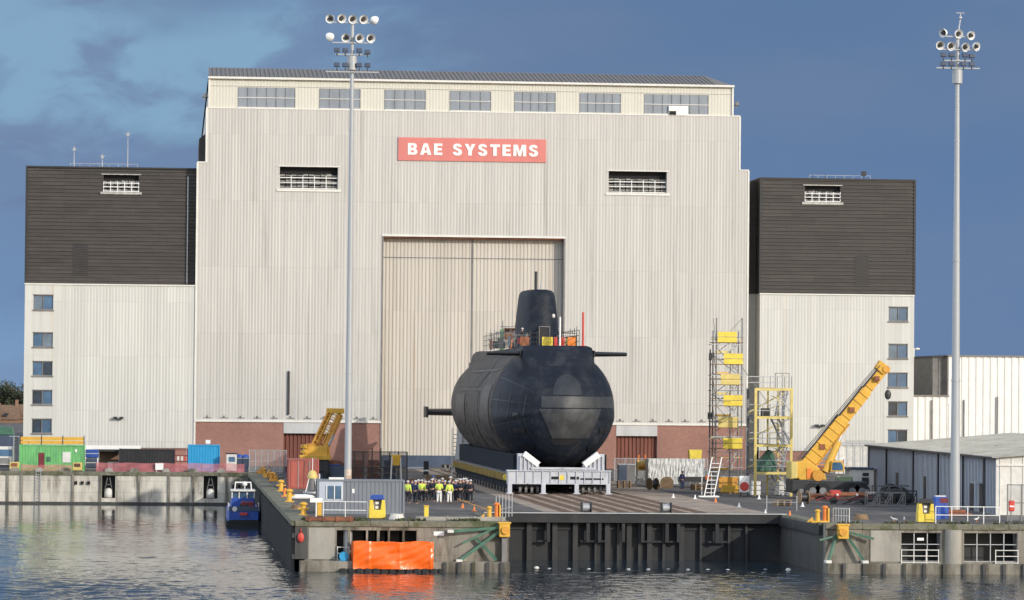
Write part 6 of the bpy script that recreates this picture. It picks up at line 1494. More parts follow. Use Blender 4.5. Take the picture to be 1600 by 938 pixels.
# clutter line along the pier head edge: weeds and boards
mb = MB(); rnd = random.Random(5)
for k in range(900):
    u = rnd.random(); x = (XP + .5 + u * (XL - XP - 1)) if k % 2 else (XR + 1 + u * 22); y = YQ + rnd.uniform(-.05, .9) ; s = rnd.uniform(.05, .16)
    if math.sin(x * 1.7) + rnd.uniform(-.6, .6) < 0: continue
    a = rnd.uniform(0, 3.14); v = Vector((math.cos(a) * s, math.sin(a) * s, 0)); c_ = Vector((x, y, .03)); mb.add([c_ - v, c_ + v, c_ + v * .3 + Vector((0, 0, s * 1.6)), c_ - v * .6 + Vector((0, 0, s * 1.2))], [(0, 1, 2, 3)])
M['weed'] = mat('weed', (.05, .06, .025), .9, var=.4, scale=3); tag(mb.build('weeds', M['weed']), 'low weeds and moss growing on the quay copings', 'weeds', kind='stuff')
P = on(770 * 1.0, 818, YQ + .3); mb = MB(); 
for i, (px, w_, m, lab) in enumerate(((515, 3.2, 'rust', 'low rusty steel bench plates under the left mast'), (720, 6.0, 'concrete_l', 'long pale kerb beam on the pier head edge right of the yellow post'))):
    P = at(px, 815); mb = MB(); mb.box(-w_ / 2, w_ / 2, -.25, .25, .04, .3)
    for k in range(4): mb.box(-w_ / 2 + .2 + k * (w_ - .5) / 3, -w_ / 2 + .35 + k * (w_ - .5) / 3, -.3, .3, 0, .33)
    tag(mb.build('edge_beam', M[m], loc=(P.x, P.y + .2, 0), bevel=.02), lab, 'beam')
# winch brackets either side of the recess
def winch_bracket(side, label):
    px = 787 if side < 0 else 1315; cx = on(px, 830, YQ).x; o = Vector((cx, YQ, 0)); e = empty('gate_winch', o, label=label, cat='winch', group='yellow headed winches on green struts beside the gate')
    s = side
    part(e, o, 'head_plate', 'yellow', lambda b: (b.box(cx - .35, cx + .35, YQ - .75, YQ - .1, -.95, .0), b.box(cx - .42, cx + .42, YQ - .8, YQ - .05, -.08, .04)), bevel=.03)
    part(e, o, 'sheave', 'ochre', lambda b: b.tube((cx - .05 * s, YQ - .9, -.5), (cx - .05 * s, YQ - .7, -.5), .26, n=18), smooth='angle')
    if s < 0:
        rods = (((cx - .2, -.5), (cx - 3.0, -2.55), .2), ((cx - .3, -.35), (cx - 3.6, -.6), .18), ((cx - 1.9, -1.0), (cx - .5, -2.5), .16), ((cx - .3, -.2), (cx - 2.8, -1.4), .12)); post = (cx + .1, .3)
    else:
        rods = (((cx + .2, -.6), (cx + 1.5, -2.5), .17), ((cx - .4, -.7), (cx - 1.0, -2.5), .16), ((cx + .3, -.5), (cx + 2.1, -.95), .14), ((cx - .4, -.75), (cx - 1.6, -1.05), .12)); post = None
    for (a, b_, w_) in rods: part(e, o, 'strut', 'dgreen', lambda k: k.bar((a[0], YQ - .3, a[1]), (b_[0], YQ - .55, b_[1]), w_))
    for (a, b_, w_) in rods[:2]: part(e, o, 'strut_foot', 'offw', lambda k: k.box(b_[0] - .2, b_[0] + .2, YQ - .8, YQ - .02, b_[1] - .1, b_[1] + .1), bevel=.03)
    if post: part(e, o, 'post', 'galv_dark', lambda k: k.box(cx - .15, cx + .2, YQ - .5, YQ - .05, -2.6, -.95))
winch_bracket(-1, 'yellow winch head with dark green struts on the pier corner left of the steel gate'); winch_bracket(1, 'yellow winch head with dark green struts on the quay corner right of the steel gate')
def fairlead(px, py, label):
    P = at(px, py); e = empty('fairlead', P, label=label, cat='fairlead', group='orange twin fairleads on the quay edge')
    part(e, o, 'base', 'yellow', lambda b: b.box(-.65, .6, -.3, .3, 0, .14), bevel=.03)
    for dx, hh in ((-.15, .8), (.35, 1.05)): part(e, o, 'horn', 'yellow' if dx < 0 else 'orange', lambda b: (b.tube((dx, 0, .14), (dx, 0, hh), .16, .13, n=14), b.ball((dx, 0, hh), .2, .2, .12)), smooth='angle')
    part(e, o, 'cheek', 'yellow', lambda b: b.box(.5, .62, -.25, .25, .1, 1.0), bevel=.02); part(e, o, 'toe', 'yellow', lambda b: b.prism([(-.9, .05), (-.5, .05), (-.5, .4)], 'y', -.15, .15))
fairlead(768, 812, 'orange twin fairlead on the pier head beside the gate corner'); fairlead(1281, 817, 'orange twin fairlead on the quay corner right of the gate')
# rope between cones
pts = [at(*p) for p in ((716, 787), (727, 791), (741, 796), (756, 801), (765, 806))]
for i, (px, py) in enumerate(((723, 794), (741, 799), (905, 771), (937, 768), (1052, 778), (1086, 780), (1118, 785), (1155, 793), (1196, 804), (1234, 806), (1254, 792), (1186, 780))):
    P = at(px, py); mb = MB(); mb.box(-.16, .16, -.16, .16, 0, .04); mb.tube((0, 0, .04), (0, 0, .36), .11, .03, n=10)
    tag(mb.build('traffic_cone', M['white'] if i > 1 and i % 3 else M['orange'], loc=P, smooth='angle'), ('small orange cone' if not (i > 1 and i % 3) else 'small white cone') + ' standing on the open quay', 'cone', 'small ' + ('orange' if not (i > 1 and i % 3) else 'white') + ' cones on the open quay')
mb = MB()
for a, b_ in zip(pts, pts[1:]): mb.bar(a + Vector((0, 0, .35)), b_ + Vector((0, 0, .3)), .05)
tag(mb.build('barrier_rope', M['ochre']), 'ochre rope strung from the crowd to the orange fairlead', 'rope')

# ================================================================== right hand yard
# scaffold tower with yellow panels
Ys = 312.0; xa, xb = on(1118, 740, Ys).x, on(1158, 740, Ys).x; wS = xb - xa; o = Vector((0, 0, 0)); e = empty('scaffold_tower', ((xa + xb) / 2, Ys, 0), label='tall thin scaffold tower with yellow toe boards right of the submarine', cat='scaffold')
hT = Zz(1138, 497, Ys)
stn = [(-wS / 2, 0), (wS / 2, 0), (-wS / 2, 2.0), (wS / 2, 2.0), (-wS / 2 - .4, 1.0), (wS * .05, .0)]
for i, (x, y) in enumerate(stn): part(e, o, 'standard', 'galv_dark', lambda b: b.tube((x, y, 0), (x, y, hT if i in (0, 1) else hT * (.93 if i < 4 else .82)), .06, n=8))
lv_ = [Zz(1138, py, Ys) for py in (763, 702, 669, 635, 602, 570, 536)]
for i, z_ in enumerate(lv_):
    dk = part(e, o, 'platform', 'wood', lambda b: b.box(-wS / 2 - .3, wS / 2 + .1, -.1, 2.1, z_, z_ + .07))
    sh = (0, .35, -.1, .35, .1, .35, -.2)[i]; wide = 1.75
    pm = ('ochre', 'lemon', 'pyellow', 'lemon', 'orange', 'lemon', 'lemon')[i]
    if i == 4: pm = 'pyellow'
    part(dk, o, 'toe_board', pm, lambda b: (b.box(-.85 + sh, .85 + sh, -.16, -.10, z_ + .05, z_ + .5), b.box(-.85 + sh, .85 + sh, -.16, -.10, z_ + .55, z_ + .98)))
    for hh in (.5, 1.0):
        for yy in (0, 2): part(dk, o, 'guard_rail', 'steel' if hh > .6 else 'galv_dark', lambda b: b.bar((-wS / 2 - .2, yy, z_ + hh), (wS / 2 + .1, yy, z_ + hh), .055))
    part(dk, o, 'ladder', 'steel', lambda b: (b.bar((.1, .6, z_ - 1.8), (.5, .9, z_), .05), b.bar((.4, .6, z_ - 1.8), (.8, .9, z_), .05), [b.bar((.1 + .4 * k / 6, .6 + .3 * k / 6, z_ - 1.8 + 1.8 * k / 6), (.4 + .4 * k / 6, .6 + .3 * k / 6, z_ - 1.8 + 1.8 * k / 6), .04) for k in range(6)]) if z_ > 1 else b.bar((.1, .6, 0), (.5, .9, z_), .05))
for k in range(6):
    z0_, z1_ = hT * k / 6, hT * (k + 1) / 6; s = 1 if k % 2 else -1
    part(e, o, 'brace', 'galv_dark', lambda b: b.bar((-s * wS / 2, 0, z0_), (s * wS / 2, 0, z1_), .05)); part(e, o, 'brace', 'galv_dark', lambda b: b.bar((-wS / 2, 0, z0_), (-wS / 2, 2, z1_), .05))
part(e, o, 'raking_tube', 'galv_dark', lambda b: b.bar((wS / 2, 0, hT * .72), (wS / 2 + 2.6, .5, hT * .50), .05)); part(e, o, 'side_load', 'blacksteel', lambda b: (b.bar((-wS / 2 - .5, .3, hT * .32), (-wS / 2 - .5, .3, hT * .82), .12), b.box(-wS / 2 - .65, -wS / 2 - .3, .1, .6, hT * .42, hT * .46), b.box(-wS / 2 - .6, -wS / 2 - .35, .1, .5, hT * .76, hT * .8)), bevel=.02)
for k in range(10):
    z_ = .9 + k * 1.35
    if z_ < hT * .93: part(e, o, 'ledger', 'steel' if k % 2 else 'galv_dark', lambda b: (b.bar((-wS / 2 - .45, -.05, z_), (wS / 2 + .15, -.05, z_), .06), b.bar((-wS / 2 - .4, -.05, z_), (-wS / 2 - .4, 2, z_), .06)))
for i, z_ in enumerate([Zz(1138, py, Ys) for py in (735, 686, 652, 618, 586, 553)]):
    mid = part(e, o, 'half_platform', 'wood', lambda b: b.box(-wS / 2 - .1, wS * .15, .1, 1.6, z_, z_ + .06))
    part(mid, o, 'toe_board', 'pyellow' if i % 2 else 'yellow', lambda b: b.box(-wS / 2 - .1, wS * .1, .02, .08, z_ + .04, z_ + .24))
for k in range(8):
    z0_, z1_ = hT * .9 * k / 8, hT * .9 * (k + 1) / 8; s = 1 if k % 2 else -1
    part(e, o, 'brace', 'steel', lambda b: b.bar((-wS / 2 * s, 2, z0_), (wS / 2 * s, 2, z1_), .06)); part(e, o, 'brace', 'steel', lambda b: b.bar((-wS * .1 * s, -.03, z0_), (wS * .45 * s, -.03, z1_), .055))
    part(e, o, 'cross_tube', 'pyellow', lambda b: b.bar((-wS / 2 - .35, .9, z1_ - .35), (wS / 2 + .3, .9, z1_ - .35), .07))
# yellow stair tower
Ys2 = 303.0; xa, xb = on(1180, 740, Ys2).x, on(1236, 740, Ys2).x; wS = xb - xa; e = empty('stair_tower', ((xa + xb) / 2, Ys2, 0), label='yellow steel frame stair tower between the scaffold and the crane', cat='stair tower'); 
zs = [Zz(1208, py, Ys2) for py in (738, 695, 651, 607)]; ztp = zs[-1]
for x in (-wS / 2, wS / 2):
    for y in (0, 4.2): part(e, o, 'column', 'pyellow' if y == 0 else 'galv_dark', lambda b: b.box(x - .11, x + .11, y - .11, y + .11, 0, ztp))
for z_ in zs:
    lv = part(e, o, 'floor_frame', 'pyellow', lambda b: (b.box(-wS / 2, wS / 2, -.12, .12, z_ - .2, z_ + .02),)); part(lv, o, 'side_beam', 'galv_dark', lambda b: (b.box(-wS / 2 - .1, -wS / 2 + .1, 0.12, 4.2, z_ - .2, z_), b.box(wS / 2 - .1, wS / 2 + .1, .12, 4.2, z_ - .2, z_), b.box(-wS / 2, wS / 2, 4.1, 4.3, z_ - .2, z_)))
    part(lv, o, 'deck_grating', 'blacksteel', lambda b: (b.box(-wS / 2 + .1, .1, .2, 4.1, z_ - .02, z_ + .04)))
    for hh in (.5, 1.0):
        for yy in (0, 4.2): part(lv, o, 'guard_rail', 'steel', lambda b: b.bar((-wS / 2 - (.5 if yy == 0 else 0), yy, z_ + hh), (wS / 2, yy, z_ + hh), .055))
    for k in range(6): part(lv, o, 'guard_post', 'galv_dark', lambda b: b.bar((-wS / 2 + wS * k / 5, 0, z_), (-wS / 2 + wS * k / 5, 0, z_ + 1.05), .05))
for x in (-.15, .75):
    part(e, o, 'inner_column', 'pyellow', lambda b: b.box(x - .07, x + .07, 2.0, 2.14, 0, ztp))
for i in range(4):
    z_ = (0 if i == 0 else zs[i - 1]) + 1.1; part(e, o, 'cross_brace', 'pyellow', lambda b: b.bar((-wS / 2, 4.1, z_ - .8), (wS / 2, 4.1, z_ + .9), .09)); part(e, o, 'cross_brace', 'steel', lambda b: b.bar((wS / 2, .1, z_ - .8), (wS / 2 - 1.2, .1, z_ + .9), .07))
for i in range(4):
    z0_ = 0 if i == 0 else zs[i - 1]; z1_ = zs[i]; s = 1 if i % 2 else -1
    st = part(e, o, 'stair_flight', 'steel', lambda b: (b.bar((.65 - s * .35, 1, z0_), (.65 + s * .45, 3.0, z1_), .12), b.bar((1.3 - s * .35, 1, z0_), (1.3 + s * .45, 3.0, z1_), .12)))
    part(st, o, 'tread', 'steel', lambda b: [b.box(.65 - s * .35 + s * .8 * k / 8, 1.3 - s * .35 + s * .8 * k / 8, 1 + 2 * k / 8, 1.3 + 2 * k / 8, z0_ + (z1_ - z0_) * k / 8, z0_ + (z1_ - z0_) * k / 8 + .05) for k in range(1, 8)])
part(e, o, 'green_machine', 'dgreen', lambda b: (b.prism([(-1.2, zs[0] + .05), (.5, zs[0] + .05), (.3, zs[0] + 1.5), (-.1, zs[0] + 1.9), (-1.0, zs[0] + .9)], 'y', 1, 2.6)), bevel=.05)
part(e, o, 'tool_chest', 'blacksteel', lambda b: b.box(-.9, -.2, .6, 1.4, zs[2] + .04, zs[2] + .7), bevel=.04)
part(e, o, 'top_frame', 'galv_dark', lambda b: (b.bar((.3, 1, ztp), (.3, 1, ztp + 1.3), .06), b.bar((1.5, 1, ztp), (1.5, 1, ztp + 1.3), .06), b.bar((.3, 1, ztp + 1.3), (1.5, 1, ztp + 1.3), .06), b.bar((.9, 1, ztp), (.9, 1, ztp + 1.3), .05)))
for (px, m, lab) in ((1185, 'white', 'white sack stack under the stair tower, left bay'), (1222, 'offw', 'cream crates under the stair tower, right bay')):
    x = on(px, 765, Ys2).x; mb = MB()
    for k in range(3): mb.box(-.4 + .04 * k, .4, -.4, .4, .05 + k * .42, .43 + k * .42)
    tag(mb.build('crate_stack', M[m], loc=(x, Ys2 + 1.6, 0), bevel=.06), lab, 'crates')
for k in range(9):
    z_ = .6 + k * 1.1
    if z_ < ztp:
        part(e, o, 'handrail', 'steel', lambda b: b.bar((.3, .6, z_), (wS / 2 - .1, .6, z_ + .5 * (1 if k % 2 else -1)), .06)); part(e, o, 'handrail', 'pyellow', lambda b: b.bar((.3, 3.2, z_ + .3), (wS / 2 - .1, 3.2, z_ + .3 - .5 * (1 if k % 2 else -1)), .06))
# white sheeted stack, yellow bin, stool with orange jacket, ladder stand
xa, xb = on(1013, 740, 330).x, on(1101, 740, 330).x; w_ = xb - xa; hA = Zz(1050, 717, 330); e = empty('sheeted_stack', ((xa + xb) / 2, 330, 0), label='long stack wrapped in dull white sheeting right of the submarine bow', cat='stack')
mb = MB(); P = []; n = 40; rnd = random.Random(2)
for j in range(6):
    for i in range(n + 1): P.append((-w_ / 2 + w_ * i / n, rnd.uniform(-.10, .06), (.3 if i < 22 else 1.0) + (hA - (.3 if i < 22 else 1.0)) * j / 5 + (rnd.uniform(-.05, .05) if j == 5 else 0)))
mb.add(P, [(j * (n + 1) + i, j * (n + 1) + i + 1, (j + 1) * (n + 1) + i + 1, (j + 1) * (n + 1) + i) for j in range(5) for i in range(n)]); mb.box(-w_ / 2, w_ / 2, .1, 2.2, 1.0, hA - .03); mb.box(-w_ / 2, w_ * .04, .1, 2.2, .3, 1.0); mb.build('sheeting', M['sheet'], e)
part(e, o, 'bearers', 'wood', lambda b: [b.box(-w_ / 2 + .2 + k * .9, -w_ / 2 + .5 + k * .9, 0, 2, 0, .3) for k in range(3)]); part(e, o, 'trailer_bed', 'blacksteel', lambda b: b.box(w_ * .04, w_ / 2 + .4, -.2, 2.2, .55, 1.0)); part(e, o, 'trailer_leg', 'offw', lambda b: b.box(w_ / 2 - .5, w_ / 2 - .3, 0, .2, 0, .55))
P = Vector((on(1086, 712, 336).x, 336, 0)); e = empty('yellow_hopper', P, label='small bright yellow hopper showing above the white sheeted stack', cat='hopper'); zh = Zz(1088, 703, 336); part(e, o, 'bin', 'lemon', lambda b: b.prism([(-.55, zh - 1.0), (.5, zh - 1.0), (.6, zh), (-.65, zh)], 'y', -.5, .5), bevel=.03)
for s in (-.45, .4): part(e, o, 'leg', 'galv_dark', lambda b: b.bar((s, 0, 0), (s, 0, zh - 1.0), .1))
P = at(1109, 778); e = empty('step_stand', P, label='white wheeled step stand before the foot of the scaffold tower', cat='steps')
part(e, o, 'base_bar', 'white', lambda b: (b.box(-.9, .75, -.35, -.2, .05, .17), b.box(-.9, .75, .5, .65, .05, .17)))
for s in (-.5, .3): part(e, o, 'rail', 'white', lambda b: b.bar((s, -.2, .1), (s + .75, .4, 3.4), .08)); part(e, o, 'back_leg', 'offw', lambda b: b.bar((s - .1, .5, .1), (s - .1, .5, 2.2), .07))
for k in range(8): part(e, o, 'tread', 'white', lambda b: b.box(-.5 + .75 * k / 8 + .05, .35 + .75 * k / 8, -.15 + .07 * k, .1 + .07 * k, .4 + .35 * k, .45 + .35 * k))
person(at(1110, 771) + Vector((0, 1.2, 0)), .2, 'person in orange jacket and dark trousers beside the white step stand', 'folded', 'cloth_orange', 'cloth_dark', h=1.2 / 1.15)
x = on(1003, 740, 333).x; e = empty('pump_unit', (x, 333, 0), label='cream and orange pump unit on legs left of the white sheeted stack', cat='machinery')
part(e, o, 'body', 'pyellow', lambda b: b.box(-.5, .5, -.4, .4, 1.5, 2.4), bevel=.05); part(e, o, 'tank', 'ochre', lambda b: b.tube((-.35, -.45, 1.9), (.35, -.45, 1.9), .25, n=14), smooth='angle')
for s in (-.45, .45):
    for y in (-.3, .3): part(e, o, 'leg', 'offw', lambda b: b.bar((s * 1.2, y, 0), (s, y, 1.5), .08))
    part(e, o, 'horn', 'orange', lambda b: b.bar((s * .8, 0, 2.4), (s * .6, 0, 2.95), .1))
for (px, m, lab) in ((972, 'navy', 'dark blue tool crate standing just right of the cradle'), (985, 'galv_dark', 'grey tool crate beside the dark blue crate right of the cradle')):
    x = on(px, 740, 338).x; e = empty('tool_crate', (x, 338, 0), label=lab, cat='crate'); part(e, o, 'box', m, lambda b: b.box(-.4, .4, -.4, .4, .1, 1.9), bevel=.03); part(e, o, 'lid', 'steel', lambda b: b.box(-.43, .43, -.43, .43, 1.9, 2.0)); part(e, o, 'skid', 'wood', lambda b: b.box(-.4, .4, -.35, .35, 0, .1))
# round red hazard board
P = at(1163, 776); e = empty('hazard_board', P, label='round red disc board on a white panel at the scaffold foot', cat='sign')
part(e, o, 'panel', 'white', lambda b: b.box(-.42, .42, 0, .06, .35, 1.75)); part(e, o, 'disc', 'red', lambda b: b.tube((0, -.05, .85), (0, 0, .85), .38, n=24)); part(e, o, 'stand', 'blacksteel', lambda b: (b.bar((-.3, 0, 0), (-.3, .03, .4), .07), b.bar((.3, 0, 0), (.3, .03, .4), .07), b.box(-.5, .5, -.3, .3, 0, .06)))
P = at(1140, 772); e = empty('pallet_load', P, label='low yellow pallet load at the foot of the scaffold tower', cat='pallet'); part(e, o, 'load', 'yellow', lambda b: b.prism([(-.85, .15), (.7, .15), (.85, .7), (-.6, .8)], 'y', -.4, .4), bevel=.04); part(e, o, 'pallet', 'wood', lambda b: b.box(-.8, .8, -.45, .45, 0, .14))
# mobile crane
Yr = 296.0; q = lambda px, py, Y=Yr: on(px, py, Y); o = Vector((q(1285, 780).x, Yr, 0)); e = empty('mobile_crane', o, label='yellow mobile crane with long raised telescopic boom before the right tower block', cat='crane')
cxr = o.x
part(e, o, 'chassis', 'blacksteel', lambda b: (b.box(q(1238, 770).x, q(1355, 770).x, Yr - .2, Yr + 2.4, .85, 1.45), b.box(q(1236, 770).x, q(1262, 770).x, Yr - .5, Yr + 2.6, .5, 1.6)), bevel=.05)
for px in (1268, 1284, 1330, 1345):
    w = part(e, o, 'wheel', 'rubber', lambda b: b.tube((q(px, 770).x, Yr - .55, .68), (q(px, 770).x, Yr - .05, .68), .68, n=22), smooth='angle'); part(w, o, 'rim', 'galv_dark', lambda b: b.tube((q(px, 770).x, Yr - .6, .68), (q(px, 770).x, Yr - .5, .68), .3, n=14))
for px in (1248, 1350): part(e, o, 'outrigger', 'galv_dark', lambda b: (b.box(q(px, 770).x - .15, q(px, 770).x + .15, Yr - 1.4, Yr - .2, .55, .85), b.bar((q(px, 770).x, Yr - 1.3, 0.05), (q(px, 770).x, Yr - 1.3, .7), .16), b.box(q(px, 770).x - .3, q(px, 770).x + .3, Yr - 1.6, Yr - 1.0, .01, .08)))
def V2(*pp): return [(q(a, b).x, q(a, b).z) for a, b in pp]
part(e, o, 'turntable', 'yellow', lambda b: b.prism(V2((1243, 722), (1262, 720), (1288, 736), (1292, 750), (1250, 750), (1241, 740)), 'y', Yr + .1, Yr + 2.2), bevel=.05)
part(e, o, 'winch_drum', 'ochre', lambda b: b.tube((q(1278, 743).x, Yr - .2, q(1278, 743).z), (q(1278, 743).x, Yr + .2, q(1278, 743).z), .48, n=20), smooth='angle')
part(e, o, 'access_panel', 'orange', lambda b: b.box(q(1261, 740).x, q(1268, 740).x, Yr + .02, Yr + .12, q(1265, 748).z, q(1265, 732).z))
part(e, o, 'counterweight', 'pyellow', lambda b: b.box(q(1236, 740).x, q(1246, 740).x, Yr - .1, Yr + 2.4, q(1240, 748).z, q(1240, 722).z), bevel=.06)
cb = part(e, o, 'cab', 'yellow', lambda b: b.prism(V2((1297, 737), (1318, 737), (1319, 728), (1314, 720), (1299, 720)), 'y', Yr - .3, Yr + .8), bevel=.04)
part(cb, o, 'window', 'dgreen' if 0 else 'glass', lambda b: b.prism(V2((1299, 735), (1316, 735), (1316, 729), (1313, 722.5), (1300, 722.5)), 'y', Yr - .33, Yr - .29))
a0, a1 = q(1262, 729), q(1384, 577); d_ = (a1 - a0).normalized(); nn = Vector((-d_.z, 0, d_.x))
def sec(t0, t1, h0, h1, m, name, yw):
    p, r = a0 + (a1 - a0) * t0, a0 + (a1 - a0) * t1
    def fn(b):
        for y0_, y1_ in ((Yr + 1.0 - yw, Yr + 1.0 + yw),): b.prism([(p.x - nn.x * h0, p.z - nn.z * h0), (r.x - nn.x * h1, r.z - nn.z * h1), (r.x + nn.x * h1, r.z + nn.z * h1), (p.x + nn.x * h0, p.z + nn.z * h0)], 'y', y0_, y1_)
    return part(e, o, name, m, fn, bevel=.03)
b1 = sec(0, .48, .60, .56, 'yellow', 'boom_base', .48); b2 = sec(.47, .78, .46, .46, 'yellow', 'boom_middle', .40); b3 = sec(.77, 1.0, .38, .38, 'yellow', 'boom_tip', .33)
for t0, t1, h in ((.02, .48, .64), (.48, .78, .53), (.78, .97, .45)):
    p, r = a0 + (a1 - a0) * t0 + nn * h, a0 + (a1 - a0) * t1 + nn * h
    part(b1, o, 'hose_guard', 'blacksteel', lambda b: b.bar(p + Vector((0, .6, 0)), r + Vector((0, .6, 0)), .14))
for k in range(12):
    t = .06 + k * .075; p = a0 + (a1 - a0) * t; h = .62 if t < .48 else .5 if t < .78 else .42
    part((b1 if t < .48 else b2 if t < .78 else b3), o, 'stiffener', 'yellow', lambda b: b.bar(p - nn * h + Vector((0, 1.0 - (.51 if t < .48 else .43 if t < .78 else .36), 0)), p + nn * h + Vector((0, 1.0 - (.51 if t < .48 else .43 if t < .78 else .36), 0)), .07))
for k in range(3):
    part(b1, o, 'hoist_rope', 'blacksteel', lambda b: b.bar(a0 + nn * (.78 + .1 * k) + Vector((0, .4 + .2 * k, 0)), a1 + nn * (.5 + .08 * k) + Vector((0, .4 + .2 * k, 0)), .045))
part(b1, o, 'shade_strip', 'ochre', lambda b: b.bar(a0 - nn * .62 + Vector((0, .5, 0)), a0 + (a1 - a0) * .48 - nn * .6 + Vector((0, .5, 0)), .16, .1))  # darker ochre strip paints the shade under the boom
for t in (.2, .58, .9): p = a0 + (a1 - a0) * t; part(b1, o, 'pivot_box', 'rust', lambda b: b.box(p.x - .22, p.x + .22, Yr + .4, Yr + .53, p.z - .22, p.z + .22))
part(b3, o, 'boom_head', 'yellow', lambda b: b.prism([(a1.x - .75, a1.z + .1), (a1.x - .1, a1.z - .45), (a1.x + .45, a1.z - .25), (a1.x + .5, a1.z + .1), (a1.x - .35, a1.z + .75)], 'y', Yr + .5, Yr + 1.5), bevel=.04)
for y_ in (Yr + .45, Yr + 1.55): part(b3, o, 'sheave', 'ochre', lambda b: b.tube((a1.x + .15, y_ - .05, a1.z), (a1.x + .15, y_ + .05, a1.z), .3, n=16), smooth='angle')
h0, h1, h2 = q(1290, 738), q(1312, 690), q(1326, 662)
part(e, o, 'lift_ram', 'yellow', lambda b: b.tube(h0 + Vector((0, .2, 0)), h1 + Vector((0, .5, 0)), .33, .27, n=16), smooth='angle'); part(e, o, 'ram_rod', 'steel', lambda b: b.tube(h1 + Vector((0, .5, 0)), h2 + Vector((0, .9, 0)), .13, n=12), smooth='angle'); part(e, o, 'ram_pivot', 'rust', lambda b: b.box(h0.x - .5, h0.x - .1, Yr + .1, Yr + .6, h0.z - .4, h0.z + .5), bevel=.04)
part(e, o, 'hook_block', 'blacksteel', lambda b: (b.ball((q(1391, 617).x, Yr + 1, q(1391, 617).z), .28, .12, .42), b.bar((a1.x + .4, Yr + 1, a1.z - .2), (q(1391, 617).x, Yr + 1, q(1391, 617).z), .04)), smooth='angle')
# machinery in front of the crane
o = Vector((0, 0, 0)); P = at(1318, 788); e = empty('red_trailer', P, label='low dark red trailer loaded with pipes in front of the mobile crane', cat='trailer')
part(e, o, 'bed', 'maroon', lambda b: (b.box(-1.5, 2.2, -.5, .6, .35, .6), b.bar((-1.5, 0, .5), (-2.2, 0, .3), .14)), bevel=.03)
for x in (-.9, 1.6): part(e, o, 'wheel', 'rubber', lambda b: b.tube((x, -.6, .3), (x, -.35, .3), .3, n=14), smooth='angle')
part(e, o, 'load', 'rust', lambda b: [b.tube((-1.4, -.3 + .25 * k, .75 + .08 * (k % 2)), (2.0, -.3 + .25 * k, .75 + .08 * (k % 2)), .12, n=8) for k in range(4)]); part(e, o, 'motor', 'red', lambda b: b.box(-1.1, -.3, -.4, .4, .6, 1.1), bevel=.06)
for k in range(2): part(e, o, 'lamp', 'white', lambda b: b.ball((-.6 + k * 1.6, -.55, .75), .1), smooth=True)
P = at(1323, 777); e = empty('tipping_hopper', P + Vector((0, 1.5, 0)), label='pale green tapered hopper on a frame between the crane and the grey shed', cat='hopper')
part(e, o, 'bin', 'seat_green', lambda b: b.loft([[(-.35, -.3, .9), (.55, -.3, .9), (.55, .3, .9), (-.35, .3, .9)], [(-.65, -.6, 1.75), (.7, -.6, 1.75), (.7, .6, 1.75), (-.65, .6, 1.75)]]), bevel=.02)
for s in (-.6, .65): part(e, o, 'leg', 'galv_dark', lambda b: (b.bar((s, -.5, 0), (s, -.5, 1.7), .08), b.bar((s, .5, 0), (s, .5, 1.7), .08)))
part(e, o, 'frame', 'blacksteel', lambda b: b.box(-.65, .7, -.55, -.45, .5, .6)); 
P = at(1325, 765) ; e = empty('guard_frame', P + Vector((-.6, 4.5, 0)), label='orange guard rails stacked behind the pale green hopper', cat='frame')
for z_ in (1.9, 2.2, 2.5): part(e, o, 'bar', 'orange', lambda b: b.bar((-1.7, 0, z_), (1.0, 0, z_), .1))
for s in (-1.6, -.7, .2, 1.0): part(e, o, 'post', 'galv_dark', lambda b: b.bar((s, 0, 0), (s, 0, 2.7), .09))
c, w_ = C(1334, 1364, 776); e = empty('site_cabin', c + Vector((0, 2.5, 0)), label='pale grey site cabin with dark shutters against the near end of the long shed', cat='cabin')
part(e, o, 'body', 'shed' if 0 else 'offw', lambda b: b.box(-w_ / 2, w_ / 2 + .3, -1, 1.4, .1, 2.3), bevel=.03); part(e, o, 'roof', 'navy', lambda b: b.box(-w_ / 2 - .3, w_ / 2 + .3, -1.15, 1.5, 2.3, 2.45)); part(e, o, 'shutter', 'blacksteel', lambda b: (b.box(.15, .75, -1.06, -.99, 1.0, 1.6), b.box(.2, .75, -1.06, -.99, 1.72, 2.0)))
# stacked dark trusses
for i, (px, py, L_) in enumerate(((1383, 792, 3.0), (1404, 789, 2.8), (1396, 780, 3.6))):
    P = at(px, py); e = empty('truss_frame', P, rz=.15 * i, label=('near dark lattice frame on the quay before the grey shed', 'dark lattice frame heaped with netting beside the black hooded kiosk', 'rear long dark lattice frame along the foot of the grey shed')[i], cat='frame', group=None)
    m = ('galv_dark', 'pile', 'galv_dark')[i]
    for y in (-.4, .4):
        for z_ in (.1, 1.1): part(e, o, 'chord', m, lambda b: b.bar((-L_ / 2, y, z_), (L_ / 2, y, z_), .1))
        part(e, o, 'web', m, lambda b: [b.bar((-L_ / 2 + L_ * k / 6, y, .1), (-L_ / 2 + L_ * (k + (1 if k % 2 else 0)) / 6, y, 1.1), .07) for k in range(7)])
    for k in range(3): part(e, o, 'cross_tie', m, lambda b: b.bar((-L_ / 2 + L_ * k / 2, -.4, 1.1), (-L_ / 2 + L_ * k / 2, .4, 1.1), .08))
    if i: part(e, o, 'load', 'blacksteel', lambda b: (b.ball((-.3, .1, .7), .9, .4, .6), b.ball((.7, 0, .5), .7, .4, .5)), smooth=True)
